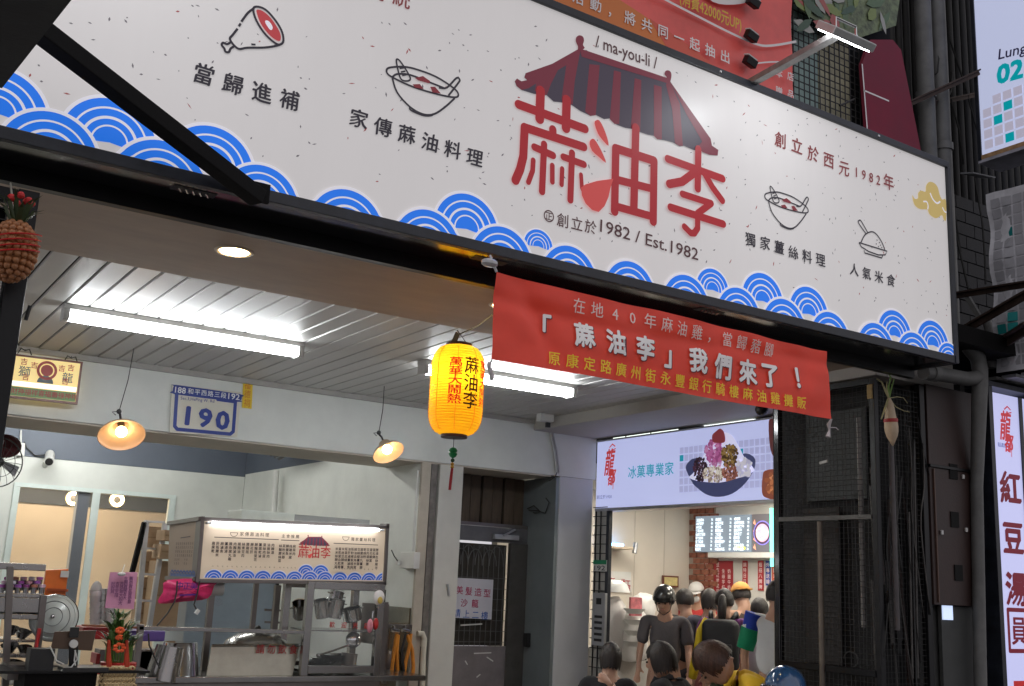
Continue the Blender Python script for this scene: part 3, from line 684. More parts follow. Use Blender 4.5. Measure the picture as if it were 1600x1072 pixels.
for s_ in (1, -1): MB().lathe(lc+Vector((0, 0, s_*lh)), [(.001, -.016), (.077, -.016), (.077, .016), (.001, .016)], 28).build('end_ring', mat('dark_wood_ring', (.05, .018, .01), .4), lan, smooth=.7)
for k in range(8):
    a = 2*PI*k/8+.25; MB().tube([lc+Vector((math.cos(a)*(lr(i/10)+.003), math.sin(a)*(lr(i/10)+.003), i/10*lh)) for i in range(-10, 11)], .0022, 5).build('seam', mat('lantern_seam', (.7, .32, .01), .6, var=0, emit=.25, ecol=(1, .35, .01)), lan)
class Cyl:
    def __init__(s): s.q = facing_street(YL); s.c = s.q.px(713.5, 610)
    def px(s, x, y): return s.q.px(x, y)
    def pt(s, a, b, h=0):      # a = arc length from the angle that faces the camera
        to = Vector((CAM.x-lc.x, CAM.y-lc.y)); th = math.atan2(to.y, to.x) + a/rad
        z_ = b; rr_ = lr(z_/lh)+.004+h
        return lc + Vector((math.cos(th)*rr_, math.sin(th)*rr_, z_))
cyl = Cyl(); cyl.px = None
p = Print(cyl, .001, .00005)
for i, ch in enumerate('萬華大鬧熱'): p.glyph(ch, (-.012, .142-.054*i), .058, .014, 1.45 if False else 1.42)
p.build('lettering', mat('lantern_red_ink', lin((215, 20, 20)), .5, var=0, emit=.35, sample=False), lan)
p = Print(cyl, .001, .00005)
for i, ch in enumerate('蔴油李'): p.glyph(ch, (.085, .128-.102*i), .105, .012, .95)
p.build('lettering', mat('lantern_black_ink', lin((70, 35, 10)), .5, var=0, emit=.12, sample=False), lan)
p = Print(cyl, .001, .00005)
for i, ch in enumerate('萬華大鬧熱'): p.glyph(ch, (.185, .142-.054*i), .058, .014, 1.42)
p.build('lettering', MATS['lantern_red_ink'], lan)
tp = lc+Vector((0, 0, lh+.016)); hk = tp+Vector((0, 0, .06)); an = PY(776, 481, 5.45); an.z = min(an.z, 3.27)
MB().tube([tp+Vector((.06, 0, 0)), hk, tp+Vector((-.06, 0, 0))], .0025, 5).tube([hk, hk+Vector((-.02, 0, .02))], .003, 5).build('hanger_wire', m_wire, lan)
MB().cbox(tp+Vector((-.025, -.0, .035)), (.03, .008, .06), 0, 0, R(20)).build('clip', m_wire, lan)
MB().tube([hk, hk.lerp(an, .5)+Vector((0, 0, -.02)), an, Vector((an.x+.02, an.y, 3.275))], .004, 6).build('power_cord', m_wire, lan)
b_ = lc+Vector((0, 0, -lh-.016))
MB().tube([b_, b_+Vector((0, 0, -.26))], .002, 5).build('tassel_cord', m_wire, lan)
MB().lathe(b_+Vector((0, 0, -.085)), [(.001, -.035), (.018, -.024), (.026, -.008), (.018, .0), (.026, .010), (.018, .024), (.001, .032)], 14).build('jade_bead', mat('jade_green', (.02, .25, .08), .3), lan)
MB().ball(b_+Vector((0, 0, -.13)), .012, 8, 6).build('green_knot', mat('dark_green_cord', (.01, .06, .02), .5), lan)
MB().lathe(b_+Vector((0, 0, -.16)), [(.001, -.02), (.012, -.01), (.006, 0), (.012, .01), (.001, .02)], 10).build('gold_knot', mat('gold_cord', (.6, .32, .03), .5), lan)
MB().tube([b_+Vector((0, 0, -.175)), b_+Vector((-.004, 0, -.23)), b_+Vector((-.008, 0, -.30))], [.007, .009, .008], 8).build('red_tassel', mat('red_cord', (.40, .01, .02), .6), lan)

# ================================================================== things on the lintel wall
YW = 9.085
ww = facing_street(9.118)
def plate(pix, y, d, m, name, parent):
    pl = facing_street(y); q = [pl.px(*a) for a in pix]; n = len(q)
    return MB().add([pl.pt(a, b, 0) for a, b in q]+[pl.pt(a, b, d) for a, b in q], [tuple(range(n)), tuple(range(2*n-1, n-1, -1))]+[(i, (i+1) % n, n+(i+1) % n, n+i) for i in range(n)]).build(name, m, parent)
hn = thing('house_number_plate', PY(320, 680, 9.11), 'blue and white house number plate reading 190 on the lintel wall', 'number plate')
plate([(268,601),(376,613),(370,683),(264,676)], 9.112, .012, mat('plate_cream', (.60, .58, .50), .35, var=.04), 'backing_plate', hn)
hp = facing_street(9.10); m_pb = ink('plate_blue', (20, 48, 130)); m_pw = ink('plate_white', (225, 228, 230))
p = Print(hp, .0004, .0002)
z5 = z((0, 540), 3.81)
p.ppoly(smooth_line(z5([(1035,240),(1050,234),(1425,288),(1440,305),(1432,328),(1410,335),(1040,290),(1027,270)]), 2, True)[:-1])
for L in ([(1052,285),(1040,480)], [(1040,480),(1055,498)], [(1055,498),(1370,527)], [(1370,527),(1388,512)], [(1388,512),(1402,325)]): p.stroke([hp.px(*q) for q in z5(L)], .030)
p.ppoly(z5([(1278,300),(1410,325),(1402,345),(1290,330)])); p.build('blue_border', m_pb, hn)
p = Print(hp, .004, .0001); p.latin('188', z5([(1042, 262)])[0], z5([(1105, 270)])[0], .05, .01); p.line('和平西路三段', z5([(1135, 272)])[0], z5([(1330, 297)])[0], .052, .008); p.latin('192', z5([(1358, 300)])[0], z5([(1425, 308)])[0], .05, .01); p.build('lettering', m_pw, hn)
p = Print(hp, .004, .0001); p.latin('Sec.3,HePing W. Rd', z5([(1075, 312)])[0], z5([(1275, 332)])[0], .026, .004); p.build('lettering', m_pb, hn)
p = Print(hp, .004, .0001)
for ch, q in (('1', (1118, 412)), ('9', (1222, 425)), ('0', (1325, 440))): a = hp.px(*z5([q])[0]); p.glyph(ch, (a[0], a[1]+.0), .215, .038, 1.12)
p.build('lettering', m_pb, hn)
ys = thing('yellow_notice', PY(386, 640, 9.11), 'narrow yellow paper slip on the wall right of the house number', 'notice')
plate([(380,594),(395,595),(393,639),(378,637)], 9.114, .003, mat('yellow_paper', (.75, .55, .03), .6, var=.05), 'paper', ys)
p = Print(facing_street(9.110), .0005, .0001); p.line('福德祠', (387, 602), (386, 630), .075, .008, .8); p.build('lettering', ink('orange_ink', (200, 120, 30)), ys)
# framed gold poster
fp = facing_street(9.0); z6 = z((0, 540), 3.81)
fr = thing('framed_poster', PY(65, 632, 9.0), 'framed gold religious poster with painted reflection strip hanging at the left end of the wall', 'framed poster')
C4 = [fp.px(*q) for q in z6([(80,50),(492,98),(460,352),(32,308)])]; D4 = [fp.px(*q) for q in z6([(92,62),(478,108),(448,338),(50,297)])]
for i in range(4):
    a, b = C4[i], C4[(i+1) % 4]; c, d = D4[(i+1) % 4], D4[i]
    MB().add([fp.pt(*q, .015) for q in (a, b, c, d)]+[fp.pt(*q, -.015) for q in (a, b, c, d)], [(0,1,2,3),(7,6,5,4),(0,4,5,1),(1,5,6,2),(2,6,7,3),(3,7,4,0)]).build('frame_rail', mat('red_wood_frame', (.16, .045, .03), .35, var=.3), fr)
MB().add([fp.pt(*q, .004) for q in D4]+[fp.pt(*q, -.01) for q in D4], [(0,1,2,3),(7,6,5,4),(0,4,5,1),(1,5,6,2),(2,6,7,3),(3,7,4,0)]).build('gold_sheet', mat('gold_sheet', (.72, .55, .20), .4, var=.1, emit=.45, ecol=(.9, .68, .28)), fr)  # glow put into the sheet's emission; the poster holds no lamp
def bil(u, v): return tuple((D4[0][k]*(1-u)+D4[1][k]*u)*(1-v)+(D4[3][k]*(1-u)+D4[2][k]*u)*v for k in (0, 1))
p = Print(fp, .006, .0002); p.poly([bil(*q) for q in ((.01,.62),(.99,.62),(.99,.74),(.01,.74))]); p.build('painted_reflection_strip', ink('strip_white', (250, 250, 250), .5), fr)  # painted reflection: a faintly glowing white band across the poster
p = Print(fp, .006, .0002); p.poly([bil(*q) for q in ((.01,.76),(.99,.76),(.99,.99),(.01,.99))]); p.build('green_field_print', ink('poster_green', (110, 150, 80)), fr)
p = Print(fp, .0065, .0001); rs = random.Random(5)
for k in range(10): a = bil(.07+.1*k, .87); p.glyph(rs.choice('福祿壽喜財神吉祥'), a, .05, .01)
for u, v, s_ in ((.3,.18,.05),(.72,.18,.05),(.14,.12,.05),(.86,.14,.05),(.2,.5,.05),(.8,.5,.05)): p.glyph('吉', bil(u, v), s_*1.1, .01)
for r1, r2 in ((.075, .055), (.045, 0)): p.ring(bil(.5, .28), r1, r2, 0, 2*PI)
p.build('poster_emblem', ink('poster_red', (170, 50, 40)), fr)
p = Print(fp, .0065, .0001); p.glyph('獅', bil(.17, .36), .09, .006); p.glyph('龍', bil(.83, .40), .085, .006); p.ring(bil(.5, .6), .06, .0, 0, PI)
p.build('poster_beasts', ink('poster_grey', (90, 100, 100)), fr)
for q in ((150, 30), (425, 75)):
    c = fp.pt(*fp.px(*z6([q])[0]), 0); MB().tube([c+Vector((-.05, 0, -.03)), c+Vector((-.03, 0, .015)), c, c+Vector((.03, 0, .015)), c+Vector((.05, 0, -.03))], .005, 6).tube([c, Vector((c.x, c.y, 3.26))], .003, 5).build('hanging_hook', m_wire, fr)
# junction box, conduit, dome camera
jb = thing('junction_box', PZ(852, 655, 3.2), 'white junction box with grey conduit in the corner of the arcade ceiling', 'junction box')
c = PZ(852, 653, 3.262); MB().cbox(c, (.15, .09, .075), R(-4)).build('box_body', m_plastic_w, jb, bevel=.006)
c2 = c+Vector((.02, -.02, -.04)); MB().cbox(c2+Vector((0, -.0, -.03)), (.045, .03, .05)).build('adapter', m_plastic_b, jb, bevel=.004)
a, b, c3 = PY(858, 668, 9.10), PY(866, 705, 9.10), PY(870, 738, 9.10)
MB().tube([a, b, c3], .014, 10).tube([a+Vector((.03, 0, 0)), b+Vector((.03, 0, 0)), c3+Vector((.028, 0, 0))], .010, 8).build('conduit', mat('conduit_grey', (.45, .45, .44), .5), jb, smooth=1)
MB().tube([c3, c3+Vector((-.02, 0, -.05)), c3+Vector((-.06, .05, -.09))], .006, 6).build('loose_wire', m_wire, jb)
dc = thing('dome_camera', PZ(884, 662, 3.2), 'white dome security camera under the corner of the arcade ceiling', 'camera')
c = PZ(884, 656, 3.27); MB().lathe(c, [(.001, .03), (.055, .028), (.056, 0), (.05, -.025), (.035, -.05), (.001, -.062)], 20, (0, .12, 1)).build('dome_body', m_plastic_w, dc, smooth=.9)
MB().ball(c+Vector((-.012, -.035, -.035)), .022, 12, 8).build('lens', m_plastic_b, dc, smooth=1)
# inner camera, fan and box at left
bc = thing('bullet_camera', PY(75, 718, YB), 'small white bullet camera on the kitchen back wall', 'camera')
c = PY(76, 716, YB-.18); MB().tube([c+Vector((.03, .12, .06)), c+Vector((-.01, -.12, -.05))], .055, 16).build('camera_body', m_plastic_w, bc, smooth=1)
MB().tube([c+Vector((-.0102, -.121, -.0505)), c+Vector((-.012, -.13, -.055))], .045, 16).build('lens', m_plastic_b, bc)
MB().tube([c+Vector((-.02, .05, -.03)), PY(70, 728, YB)], .03, 10).build('mount', m_plastic_w, bc)
MB().tube([c+Vector((0, .1, .05)), PY(55, 712, YB-.03), PY(42, 700, YB-.03), PY(38, 690, YB-.03)], .008, 6).build('camera_cable', m_wire, bc)
sb = thing('socket_box', PY(31, 700, YB), 'white surface socket box with cable on the blue band', 'socket')
plate([(26,692),(38,693),(37,713),(25,712)], YB-.02, .05, m_plastic_w, 'box_body', sb); MB().tube([PY(32, 692, YB-.03), PY(33, 672, YB-.03)], .012, 6).build('conduit', m_plastic_w, sb)
fn = thing('wall_fan', PY(0, 725, 9.6), 'wall fan with wire guard at the left edge', 'fan')
c = PY(-4, 722, 9.6); ax = Vector((.25, -1, .0)).normalized(); rr_ = .20
for k in range(18):
    a = 2*PI*k/18; e1 = ax.cross(Vector((0, 0, 1))).normalized(); e2 = ax.cross(e1)
    d = e1*math.cos(a)+e2*math.sin(a); MB().tube([c+ax*.07+d*.03, c+ax*.05+d*rr_*.7, c+d*rr_], .0022, 4).build('guard_wire', m_wire, fn)
for r_ in (.6, 1): 
    MB().tube([c+ax*(.05 if r_ < 1 else 0)+(e1*math.cos(2*PI*k/32)+e2*math.sin(2*PI*k/32))*rr_*r_ for k in range(33)], .005 if r_ == 1 else .0025, 6, cap=False).build('guard_ring', m_wire, fn)
MB().ball(c+ax*.05, .035, 12, 8).build('hub', m_plastic_b, fn, smooth=1)
for k in range(3):
    a = 2*PI*k/3+.4; d = e1*math.cos(a)+e2*math.sin(a); s2 = e1*math.cos(a+1.2)+e2*math.sin(a+1.2)
    MB().add([c+d*.03, c+d*rr_*.9+ax*.02, c+(d*.6+s2*.5)*rr_, c+s2*.04-ax*.02], [(0,1,2,3)]).build('fan_blade', mat('fan_blade_grey', (.25, .25, .26), .3), fn)
MB().tube([c, c-ax*.18], .05, 12).tube([c-ax*.18, c-ax*.18+Vector((-.1, .2, -.1))], .025, 8).build('motor', m_plastic_b, fn, smooth=1)
single('red_cloth_bundle', MB().ball(PY(8, 697, 9.9), (.13, .08, .10), 14, 9), mat('dark_red_cloth', (.08, .012, .015), .8, var=.4, bump=.4), 'dark red bundle on the wall above the fan', 'bundle')
# ================================================================== facade above and beside the signboard
m_dark = mat('sooty_wall', (.016, .015, .014), .8, var=.4, scale=3, bump=.2, bscale=14)  # near-black colour with random tone over the whole wall
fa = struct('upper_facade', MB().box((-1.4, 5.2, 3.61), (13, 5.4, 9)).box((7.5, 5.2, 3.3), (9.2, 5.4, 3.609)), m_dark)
m_cor = mat('corrugated_sheet', (.026, .025, .023), .7, metal=.2, var=.4, scale=5, bump=.1)
for k in range(46):      # corrugated sheet in rounded ribs
    x = 5.1+k*.098
    MB().lathe((x, 5.19, 3.62), [(.034, 0), (.034, 5.2)], 8).build('sheet_rib', m_cor, fa, smooth=1)
# printed vinyl banner over the signboard
vb = facing_street(4.60)
vin = thing('vinyl_banner', (3.2, 4.6, 4.3), 'red and orange printed vinyl banner stretched behind the top edge of the signboard', 'banner')
m_vin = mat('vinyl_red', (.85, .12, .10), .35, var=.22, scale=1.6, bump=.15, bscale=5)
mb = MB(); nu, nv = 60, 24
V = [Vector((.5+4.56*i/nu, 4.6+.012*noise.noise(Vector((i*.35, j*.3, 0)))+.02*noise.noise(Vector((i*.1, j*.12, 4))), 4.2+2.0*j/nv)) for j in range(nv+1) for i in range(nu+1)]
mb.add(V, [(j*(nu+1)+i, j*(nu+1)+i+1, (j+1)*(nu+1)+i+1, (j+1)*(nu+1)+i) for j in range(nv) for i in range(nu)])
mb.build('vinyl_sheet', m_vin, vin, smooth=3)
p = Print(vb, .022, .0002)
p.ppoly([(700,-60),(915,-30),(1000,25),(1100,95),(1140,135),(1150,200),(700,60)]); p.build('orange_field_print', ink('vinyl_orange', (214, 120, 50)), vin)
p = Print(vb, .023, .0002); p.ppoly([(1010,30),(1075,75),(1130,120),(1200,180),(1080,130),(1040,80)]); p.build('facet_print', ink('vinyl_coral', (212, 88, 66)), vin)
p = Print(vb, .024, .0002); outline(p, [(1000,-20),(1032,0),(1090,30),(1140,55),(1180,72),(1205,73),(1240,67)], .016); outline(p, [(1165,103),(1200,99),(1240,100)], .010); outline(p, [(1085,-30),(1110,0),(1150,3),(1180,-8)], .05)
p.build('white_line_print', ink('vinyl_white', (235, 228, 226)), vin)
p = Print(vb, .025, .0001); p.line('抽獎活動，將共同一起抽出', (842, -24), (1128, 91), .088, .014); p.line('本店', (1212, 117), (1230, 122), .066, .014); p.line('贈品', (1212, 145), (1230, 150), .066, .014); p.build('lettering', ink('vinyl_white', (235, 228, 226)), vin)
p = Print(vb, .025, .0001); p.latin('(消費42000元UP)', (1058, -2), (1154, 42), .075, .008); p.build('lettering', ink('vinyl_yellow', (225, 190, 50)), vin)
for i, (px_, py_) in enumerate(((1177, 4), (1174, 57), (1172, 97))):
    c = PY(px_, py_, 4.54)
    MB().cbox(c, (.09, .05, .05), 0, R(20), R(12)).build('spot_clamp', m_black, vin, bevel=.005); MB().cbox(c+Vector((0, -.005, .031)), (.085, .045, .008), 0, R(20), R(12)).build('clamp_top', m_plastic_w, vin)
# wire mesh window with blinds behind
mg = thing('mesh_window', (5.38, 4.66, 4.4), 'window behind black wire mesh between the red banner and the maroon board', 'window')
MB().box((5.07, 4.74, 4.3), (5.18, 4.76, 6.2)).build('bamboo_strip', mat('straw_blind', (.45, .42, .26), .7, var=.3), mg)
MB().box((5.185, 4.75, 4.3), (5.215, 4.77, 6.2)).build('white_edge', m_plastic_w, mg)
MB().box((5.22, 4.74, 4.3), (5.46, 4.76, 6.2)).build('green_pane', mat('green_pane', (.28, .40, .36), .35, var=.3), mg)
for k in range(6): MB().box((5.47+k*.055, 4.74+.004*(k % 2), 4.3), (5.47+k*.055+.05, 4.76, 6.2)).build('blind_slat', mat('olive_blind', (.44, .41, .28), .7, var=.4, scale=9), mg)
MB().box((5.80, 4.77, 4.3), (6.3, 4.79, 6.2)).build('dark_backing', m_blackmatte, mg)
m_mw = mat('mesh_wire', (.02, .02, .02), .5, var=0)
mb = MB()
for k in range(16): x = 5.07+k*.052; mb.bar((x, 4.70, 4.3), (x, 4.70, 6.2), .006)
for k in range(36): z_ = 4.3+k*.052; mb.bar((5.06, 4.706, z_), (5.86, 4.706, z_), .006)
mb.build('wire_mesh', m_mw, mg, kind='stuff')
MB().tube([PY(1312, 165, 4.69), PY(1335, 155, 4.69)], .008, 6).build('latch', m_mw, mg)
# leaves and printed sheet at the top behind the lamp
gp = facing_street(4.66)
tp = thing('leafy_poster', PY(1300, 20, 4.66), 'poster with green leaves partly hidden behind the floodlight at the top', 'poster')
q = [gp.px(*a) for a in ((1245,-30),(1410,-30),(1400,40),(1340,60),(1300,50),(1250,15))]
MB().add([gp.pt(*a, 0) for a in q]+[gp.pt(*a, -.004) for a in q], [tuple(range(6)), tuple(range(11, 5, -1))]+[(i, (i+1) % 6, 6+(i+1) % 6, 6+i) for i in range(6)]).build('poster_sheet', mat('poster_dark_green', (.16, .20, .10), .6, var=.7, scale=14), tp)
rs = random.Random(11)
for k in range(30):
    x, y = rs.uniform(1250, 1385), rs.uniform(-5, 42); a, b = gp.px(x, y); pr = Print(gp, .003+k*.0003, 0); t = rs.uniform(0, PI); L, W = rs.uniform(.06, .13), rs.uniform(.02, .05)
    pr.poly([(a+math.cos(t)*L*s1-math.sin(t)*W*s2, b+math.sin(t)*L*s1+math.cos(t)*W*s2) for s1, s2 in ((-1,0),(-.5,.8),(.3,1),(1,0),(.3,-1),(-.5,-.8))])
    pr.build('leaf_print', ink('leaf_%d' % (k % 5), [(120,135,60),(80,105,60),(165,80,70),(160,160,150),(50,80,50)][k % 5]), tp)
# maroon board
mp_ = facing_street(4.64)
mbd = thing('maroon_board', PY(1390, 150, 4.64), 'maroon sign board with a thin white line standing behind the right end of the signboard', 'sign board')
q = [mp_.px(*a) for a in ((1347,100),(1360,62),(1395,62),(1408,78),(1440,240),(1356,215))]
MB().add([mp_.pt(*a, 0) for a in q]+[mp_.pt(*a, -.03) for a in q], [tuple(range(6)), tuple(range(11, 5, -1))]+[(i, (i+1) % 6, 6+(i+1) % 6, 6+i) for i in range(6)]).build('board_face', mat('maroon_paint', (.20, .012, .035), .75, var=.2, scale=2, bump=.05), mbd)
p = Print(mp_, .001, .0002); outline(p, [(1349,141),(1389,158)], .012, sm=False); p.build('white_line_print', ink('vinyl_white', (235, 228, 226)), mbd)
p = Print(mp_, .001, .0002); outline(p, [(1347,100),(1356,215)], .012, sm=False); p.build('white_edge_print', ink('vinyl_white', (235, 228, 226)), mbd)
# drain pipes
def pipe(name, pts, r, label, cat='pipe', group=None, rings=(), m=m_pvc):
    t = thing(name, pts[-1], label, cat, group); MB().tube(pts, r, 16).build('pipe_run', m, t, smooth=1)
    for c, ax in rings: MB().lathe(c, [(r*1.0, -.03), (r*1.16, -.03), (r*1.16, .03), (r*1.0, .03)], 16, ax).build('pipe_collar', m, t, smooth=.7)
    return t
pipe('drain_pipe', [(6.985, 4.97, 8.5), (6.985, 4.97, 4.9), (6.985, 4.97, 3.4)], .068, 'left of two grey drain pipes rising behind the maroon board', 'pipe', 'grey drain pipes', [((6.985, 4.97, 5.6), (0, 0, 1))])
pipe('drain_pipe', [(7.168, 4.97, 8.5), (7.168, 4.97, 4.9), (7.168, 4.97, 3.6)], .072, 'right of two grey drain pipes rising behind the maroon board', 'pipe', 'grey drain pipes', [((7.168, 4.97, 5.2), (0, 0, 1))])
YP = 4.70
a = [PY(1443, 582, YP), PY(1470, 585, YP), PY(1512, 592, YP), PY(1528, 590, YP)]
pipe('elbow_pipe', a, .052, 'grey pipe lying level under the right end of the signboard', 'pipe', None, [(PY(1458, 583, YP), (a[1]-a[0]))])
b = [PY(1502, 530, YP), PY(1518, 548, YP), PY(1528, 560, YP), PY(1531, 578, YP), PY(1531, 600, YP), PY(1526, 760, YP+.1), PY(1532, 1072, YP+.1)]
pipe('bent_drain_pipe', b, [.05, .055, .058, .058, .058, .045, .045], 'grey bent drain pipe running down beside the lit vertical sign', 'pipe', None, [(PY(1530, 573, YP), (0, 0, 1))] and [])
pipe('thin_pipe', [PY(1540, 495, 4.8), PY(1547, 520, 4.8), PY(1549, 575, 4.8)], .035, 'short pale curved pipe below the tiled sheet', 'pipe')
# conduits and steel angles crossing behind the sign end
def angle(px0, px1, y0, y1, w_, label, m=None):
    single('steel_angle', MB().bar(PY(*px0, y0), PY(*px1, y1), w_, w_*.25).bar(PY(*px0, y0)+Vector((0, .0, -w_*.45)), PY(*px1, y1)+Vector((0, 0, -w_*.45)), w_*.2, w_*.8), m or mat('rusty_steel', (.07, .045, .035), .7, metal=.3, var=.5, scale=10, bump=.2), label, 'steel bar', 'rusty steel bars behind the sign')
angle((1495, 458), (1606, 440), 4.9, 4.2, .05, 'rusty steel bar above two others, level across the tiled sheet')
angle((1498, 517), (1606, 455), 4.9, 4.2, .06, 'rusty slotted steel bar slanting up to the right edge')
angle((1553, 540), (1608, 505), 4.8, 4.2, .08, 'dark steel bar lowest of the bars over the tiled sheet')
angle((1408, 165), (1530, 110), 4.95, 4.7, .045, 'rusty bar crossing in front of the two drain pipes')
angle((1455, 160), (1600, 130), 4.95, 5.1, .04, 'dark bar behind the drain pipes at mid height')
single('bracket_arm', MB().bar(PY(1512, 465, 4.8), PY(1533, 500, 4.7), .035), m_pvc, 'short grey bracket arm below the rusty bars', 'bracket')
single('grey_plate', MB().cbox(PY(1528, 274, 4.85), (.28, .12, .01), 0, R(15), R(-6)), mat('pale_plate', (.25, .26, .28), .4), 'pale grey plate lying under the lit sign corner', 'plate')
rs = random.Random(4); m_cab = mat('old_cable', (.03, .03, .028), .7, var=.4)
for k in range(9):
    x0_, y0_ = rs.uniform(1440, 1530), rs.uniform(30, 330); x1_, y1_ = x0_+rs.uniform(-40, 60), y0_+rs.uniform(30, 200)
    yy = rs.uniform(4.95, 5.1); a, b = PY(x0_, y0_, yy), PY(min(x1_, 1540), y1_, yy)
    single('cable', MB().tube([a, a.lerp(b, .35)+Vector((0, -.03, -.08)), a.lerp(b, .7)+Vector((0, -.02, -.08)), b], .008, 5), m_cab, 'old cable slung on the dark facade right of the signboard, one of several', 'cable', 'old cables on the dark facade')
# grey block wall patch
bw = thing('block_wall_patch', (6.9, 5.16, 3.9), 'dark patch of grey block wall between the signboard end and the tiled sheet', 'wall')
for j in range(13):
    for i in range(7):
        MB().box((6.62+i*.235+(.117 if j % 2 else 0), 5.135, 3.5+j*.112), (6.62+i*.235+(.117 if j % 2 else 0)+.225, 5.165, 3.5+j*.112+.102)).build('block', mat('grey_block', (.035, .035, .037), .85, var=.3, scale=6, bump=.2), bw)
# ------------------------------------------------ lit projecting sign with a phone number, tiled sheet under it
XT = 7.3; tpn = facing_left(XT)
ls_ = thing('projecting_sign', (7.42, 3.8, 5.06), 'lit white projecting sign with turquoise numbers at the top right corner', 'sign')
m_lw = mat('lavender_light_face', (.45, .47, .6), .35, var=0, emit=.36, ecol=(.66, .72, 1))
A_ = tpn.px(1535, 249); Yl = -A_[0]
MB().box((XT, 3.0, A_[1]), (XT+.26, Yl, A_[1]+2.4)).build('box_face', m_lw, ls_)
MB().box((XT-.012, Yl, A_[1]-.01), (XT+.27, Yl+.03, A_[1]+2.4)).build('edge_trim', m_frame, ls_)
MB().box((XT-.01, 3.0, A_[1]-.03), (XT+.27, Yl+.03, A_[1]-.001)).build('lower_trim', mat('sign_base_grey', (.45, .45, .52), .5, var=.3), ls_)
m_teal = ink('teal_print', (0, 140, 150), .55); m_tg = ink('tile_grey_print', (190, 186, 205), .35)
p = Print(tpn, .002, .0002); p.latin('Lung', (1561, 85), (1604, 74), .085, .010); p.build('lettering', ink('dark_violet_print', (50, 45, 80), .2), ls_)
p = Print(tpn, .002, .0002); p.latin('02', (1559, 117), (1598, 106), .15, .035); p.build('lettering', m_teal, ls_)
pg_ = Print(tpn, .002, .0001); pt_ = Print(tpn, .002, .0001)
a0, b0 = tpn.px(1536, 240); cell = .088
for i in range(9):
    for j in range(5):
        if j == 4 and i < 1: continue
        c = (a0+.055+i*cell, b0+.06+j*cell); g = pt_ if (i, j) in ((1, 2), (2, 0), (2, 3), (5, 1), (6, 3)) else pg_
        g.poly([(c[0]-.036, c[1]-.036), (c[0]+.036, c[1]-.036), (c[0]+.036, c[1]+.036), (c[0]-.036, c[1]+.036)])
pg_.build('grey_tile_print', m_tg, ls_); pt_.build('teal_tile_print', m_teal, ls_)
MB().box((XT-.011, 3.0, A_[1]-.005), (XT-.006, Yl-.0, A_[1]+.03)).build('orange_edge', mat('worn_orange_edge', (.5, .3, .15), .6, var=.4, scale=20), ls_)
sh = thing('tiled_sheet', (XT, 4.2, 3.36), 'unlit printed sheet of grey and teal squares under the lit projecting sign', 'sign panel')
mb = MB(); nu, nv = 20, 20
tl = tpn.px(1534, 303)
V = [Vector((XT+.05+.012*noise.noise(Vector((i*.4, j*.4, 2)))+(.02*math.sin(j*.9) if i < 2 else 0), Yl+.01-1.5*i/nu, 3.36+(tl[1]-3.36)*j/nv)) for j in range(nv+1) for i in range(nu+1)]
mb.add(V, [(j*(nu+1)+i, j*(nu+1)+i+1, (j+1)*(nu+1)+i+1, (j+1)*(nu+1)+i) for j in range(nv) for i in range(nu)])
mb.build('sheet', mat('grubby_sheet', (.68, .68, .72), .5, var=.3, scale=2), sh)
pn2 = facing_left(XT+.05); pg_ = Print(pn2, .0, .0); pt_ = Print(pn2, .0, .0); rs = random.Random(2)
for i in range(17):
    for j in range(17):
        c = (-Yl+.03+.036+i*.086, 3.40+.036+j*.083); g = pt_ if rs.random() < .12 else pg_
        if c[1] > tl[1]-.04: continue
        g.poly([(c[0]-.036, c[1]-.035), (c[0]+.036, c[1]-.035), (c[0]+.036, c[1]+.035), (c[0]-.036, c[1]+.035)])
for g_ in (pg_, pt_):
    for v in g_.mb.v:
        i_ = (Yl+.01-v.y)/1.5*nu; j_ = (v.z-3.36)/(tl[1]-3.36)*nv; v.x = XT+.05+.012*noise.noise(Vector((i_*.4, j_*.4, 2)))+(.02*math.sin(j_*.9) if i_ < 2 else 0)-.005
pg_.build('grey_tile_print', mat('dull_tile_print', (.40, .40, .43), .6, var=.25, scale=3), sh); pt_.build('teal_tile_print', mat('dull_teal_print', (.005, .24, .24), .6, var=0), sh)
# striped soffit under the sheet (neighbour's awning)
aw = thing('slatted_awning', (8.2, 4.9, 3.28), 'pale slatted awning ceiling over the vertical sign at the right edge', 'awning')
for k in range(14): MB().box((7.5, 4.5+k*.16, 3.345), (10, 4.5+k*.16+.12, 3.37)).build('awning_slat', mat('awning_slat', (.38, .38, .36), .6, var=.3), aw)
MB().box((7.46, 4.42, 3.375), (10.1, 4.49, 3.46)).build('front_beam', m_frame, aw)
# ------------------------------------------------ vertical red-bean soup sign
YR = 4.80; rp = facing_street(YR)
rb = thing('vertical_sign', (7.75, YR, .9), 'tall lit white sign with dark red vertical characters at the right edge', 'sign')
la, lb_ = rp.px(1547, 612), rp.px(1571, 1072)
m_lw2 = mat('lavender_light_face_2', (.45, .46, .6), .3, var=0, emit=.44, ecol=(.60, .62, 1))
xL = la[0]+.0; zT = la[1]
MB().box((xL, YR, .4), (xL+.56, YR+.2, zT)).build('light_face', m_lw2, rb)
MB().box((xL-.05, YR-.02, .4), (xL-.001, YR+.22, zT+.04)).build('side_frame', m_frame, rb, bevel=.003)
MB().box((xL-.05, YR-.02, zT+.041), (xL+.6, YR+.22, zT+.08)).build('top_frame', m_frame, rb, bevel=.003)
MB().box((xL+.352, YR-.012, .4), (xL+.39, YR-.001, zT)).build('side_frame', m_frame, rb)
m_dr = ink('bean_red', (140, 16, 46), .12)
cc = xL+.19
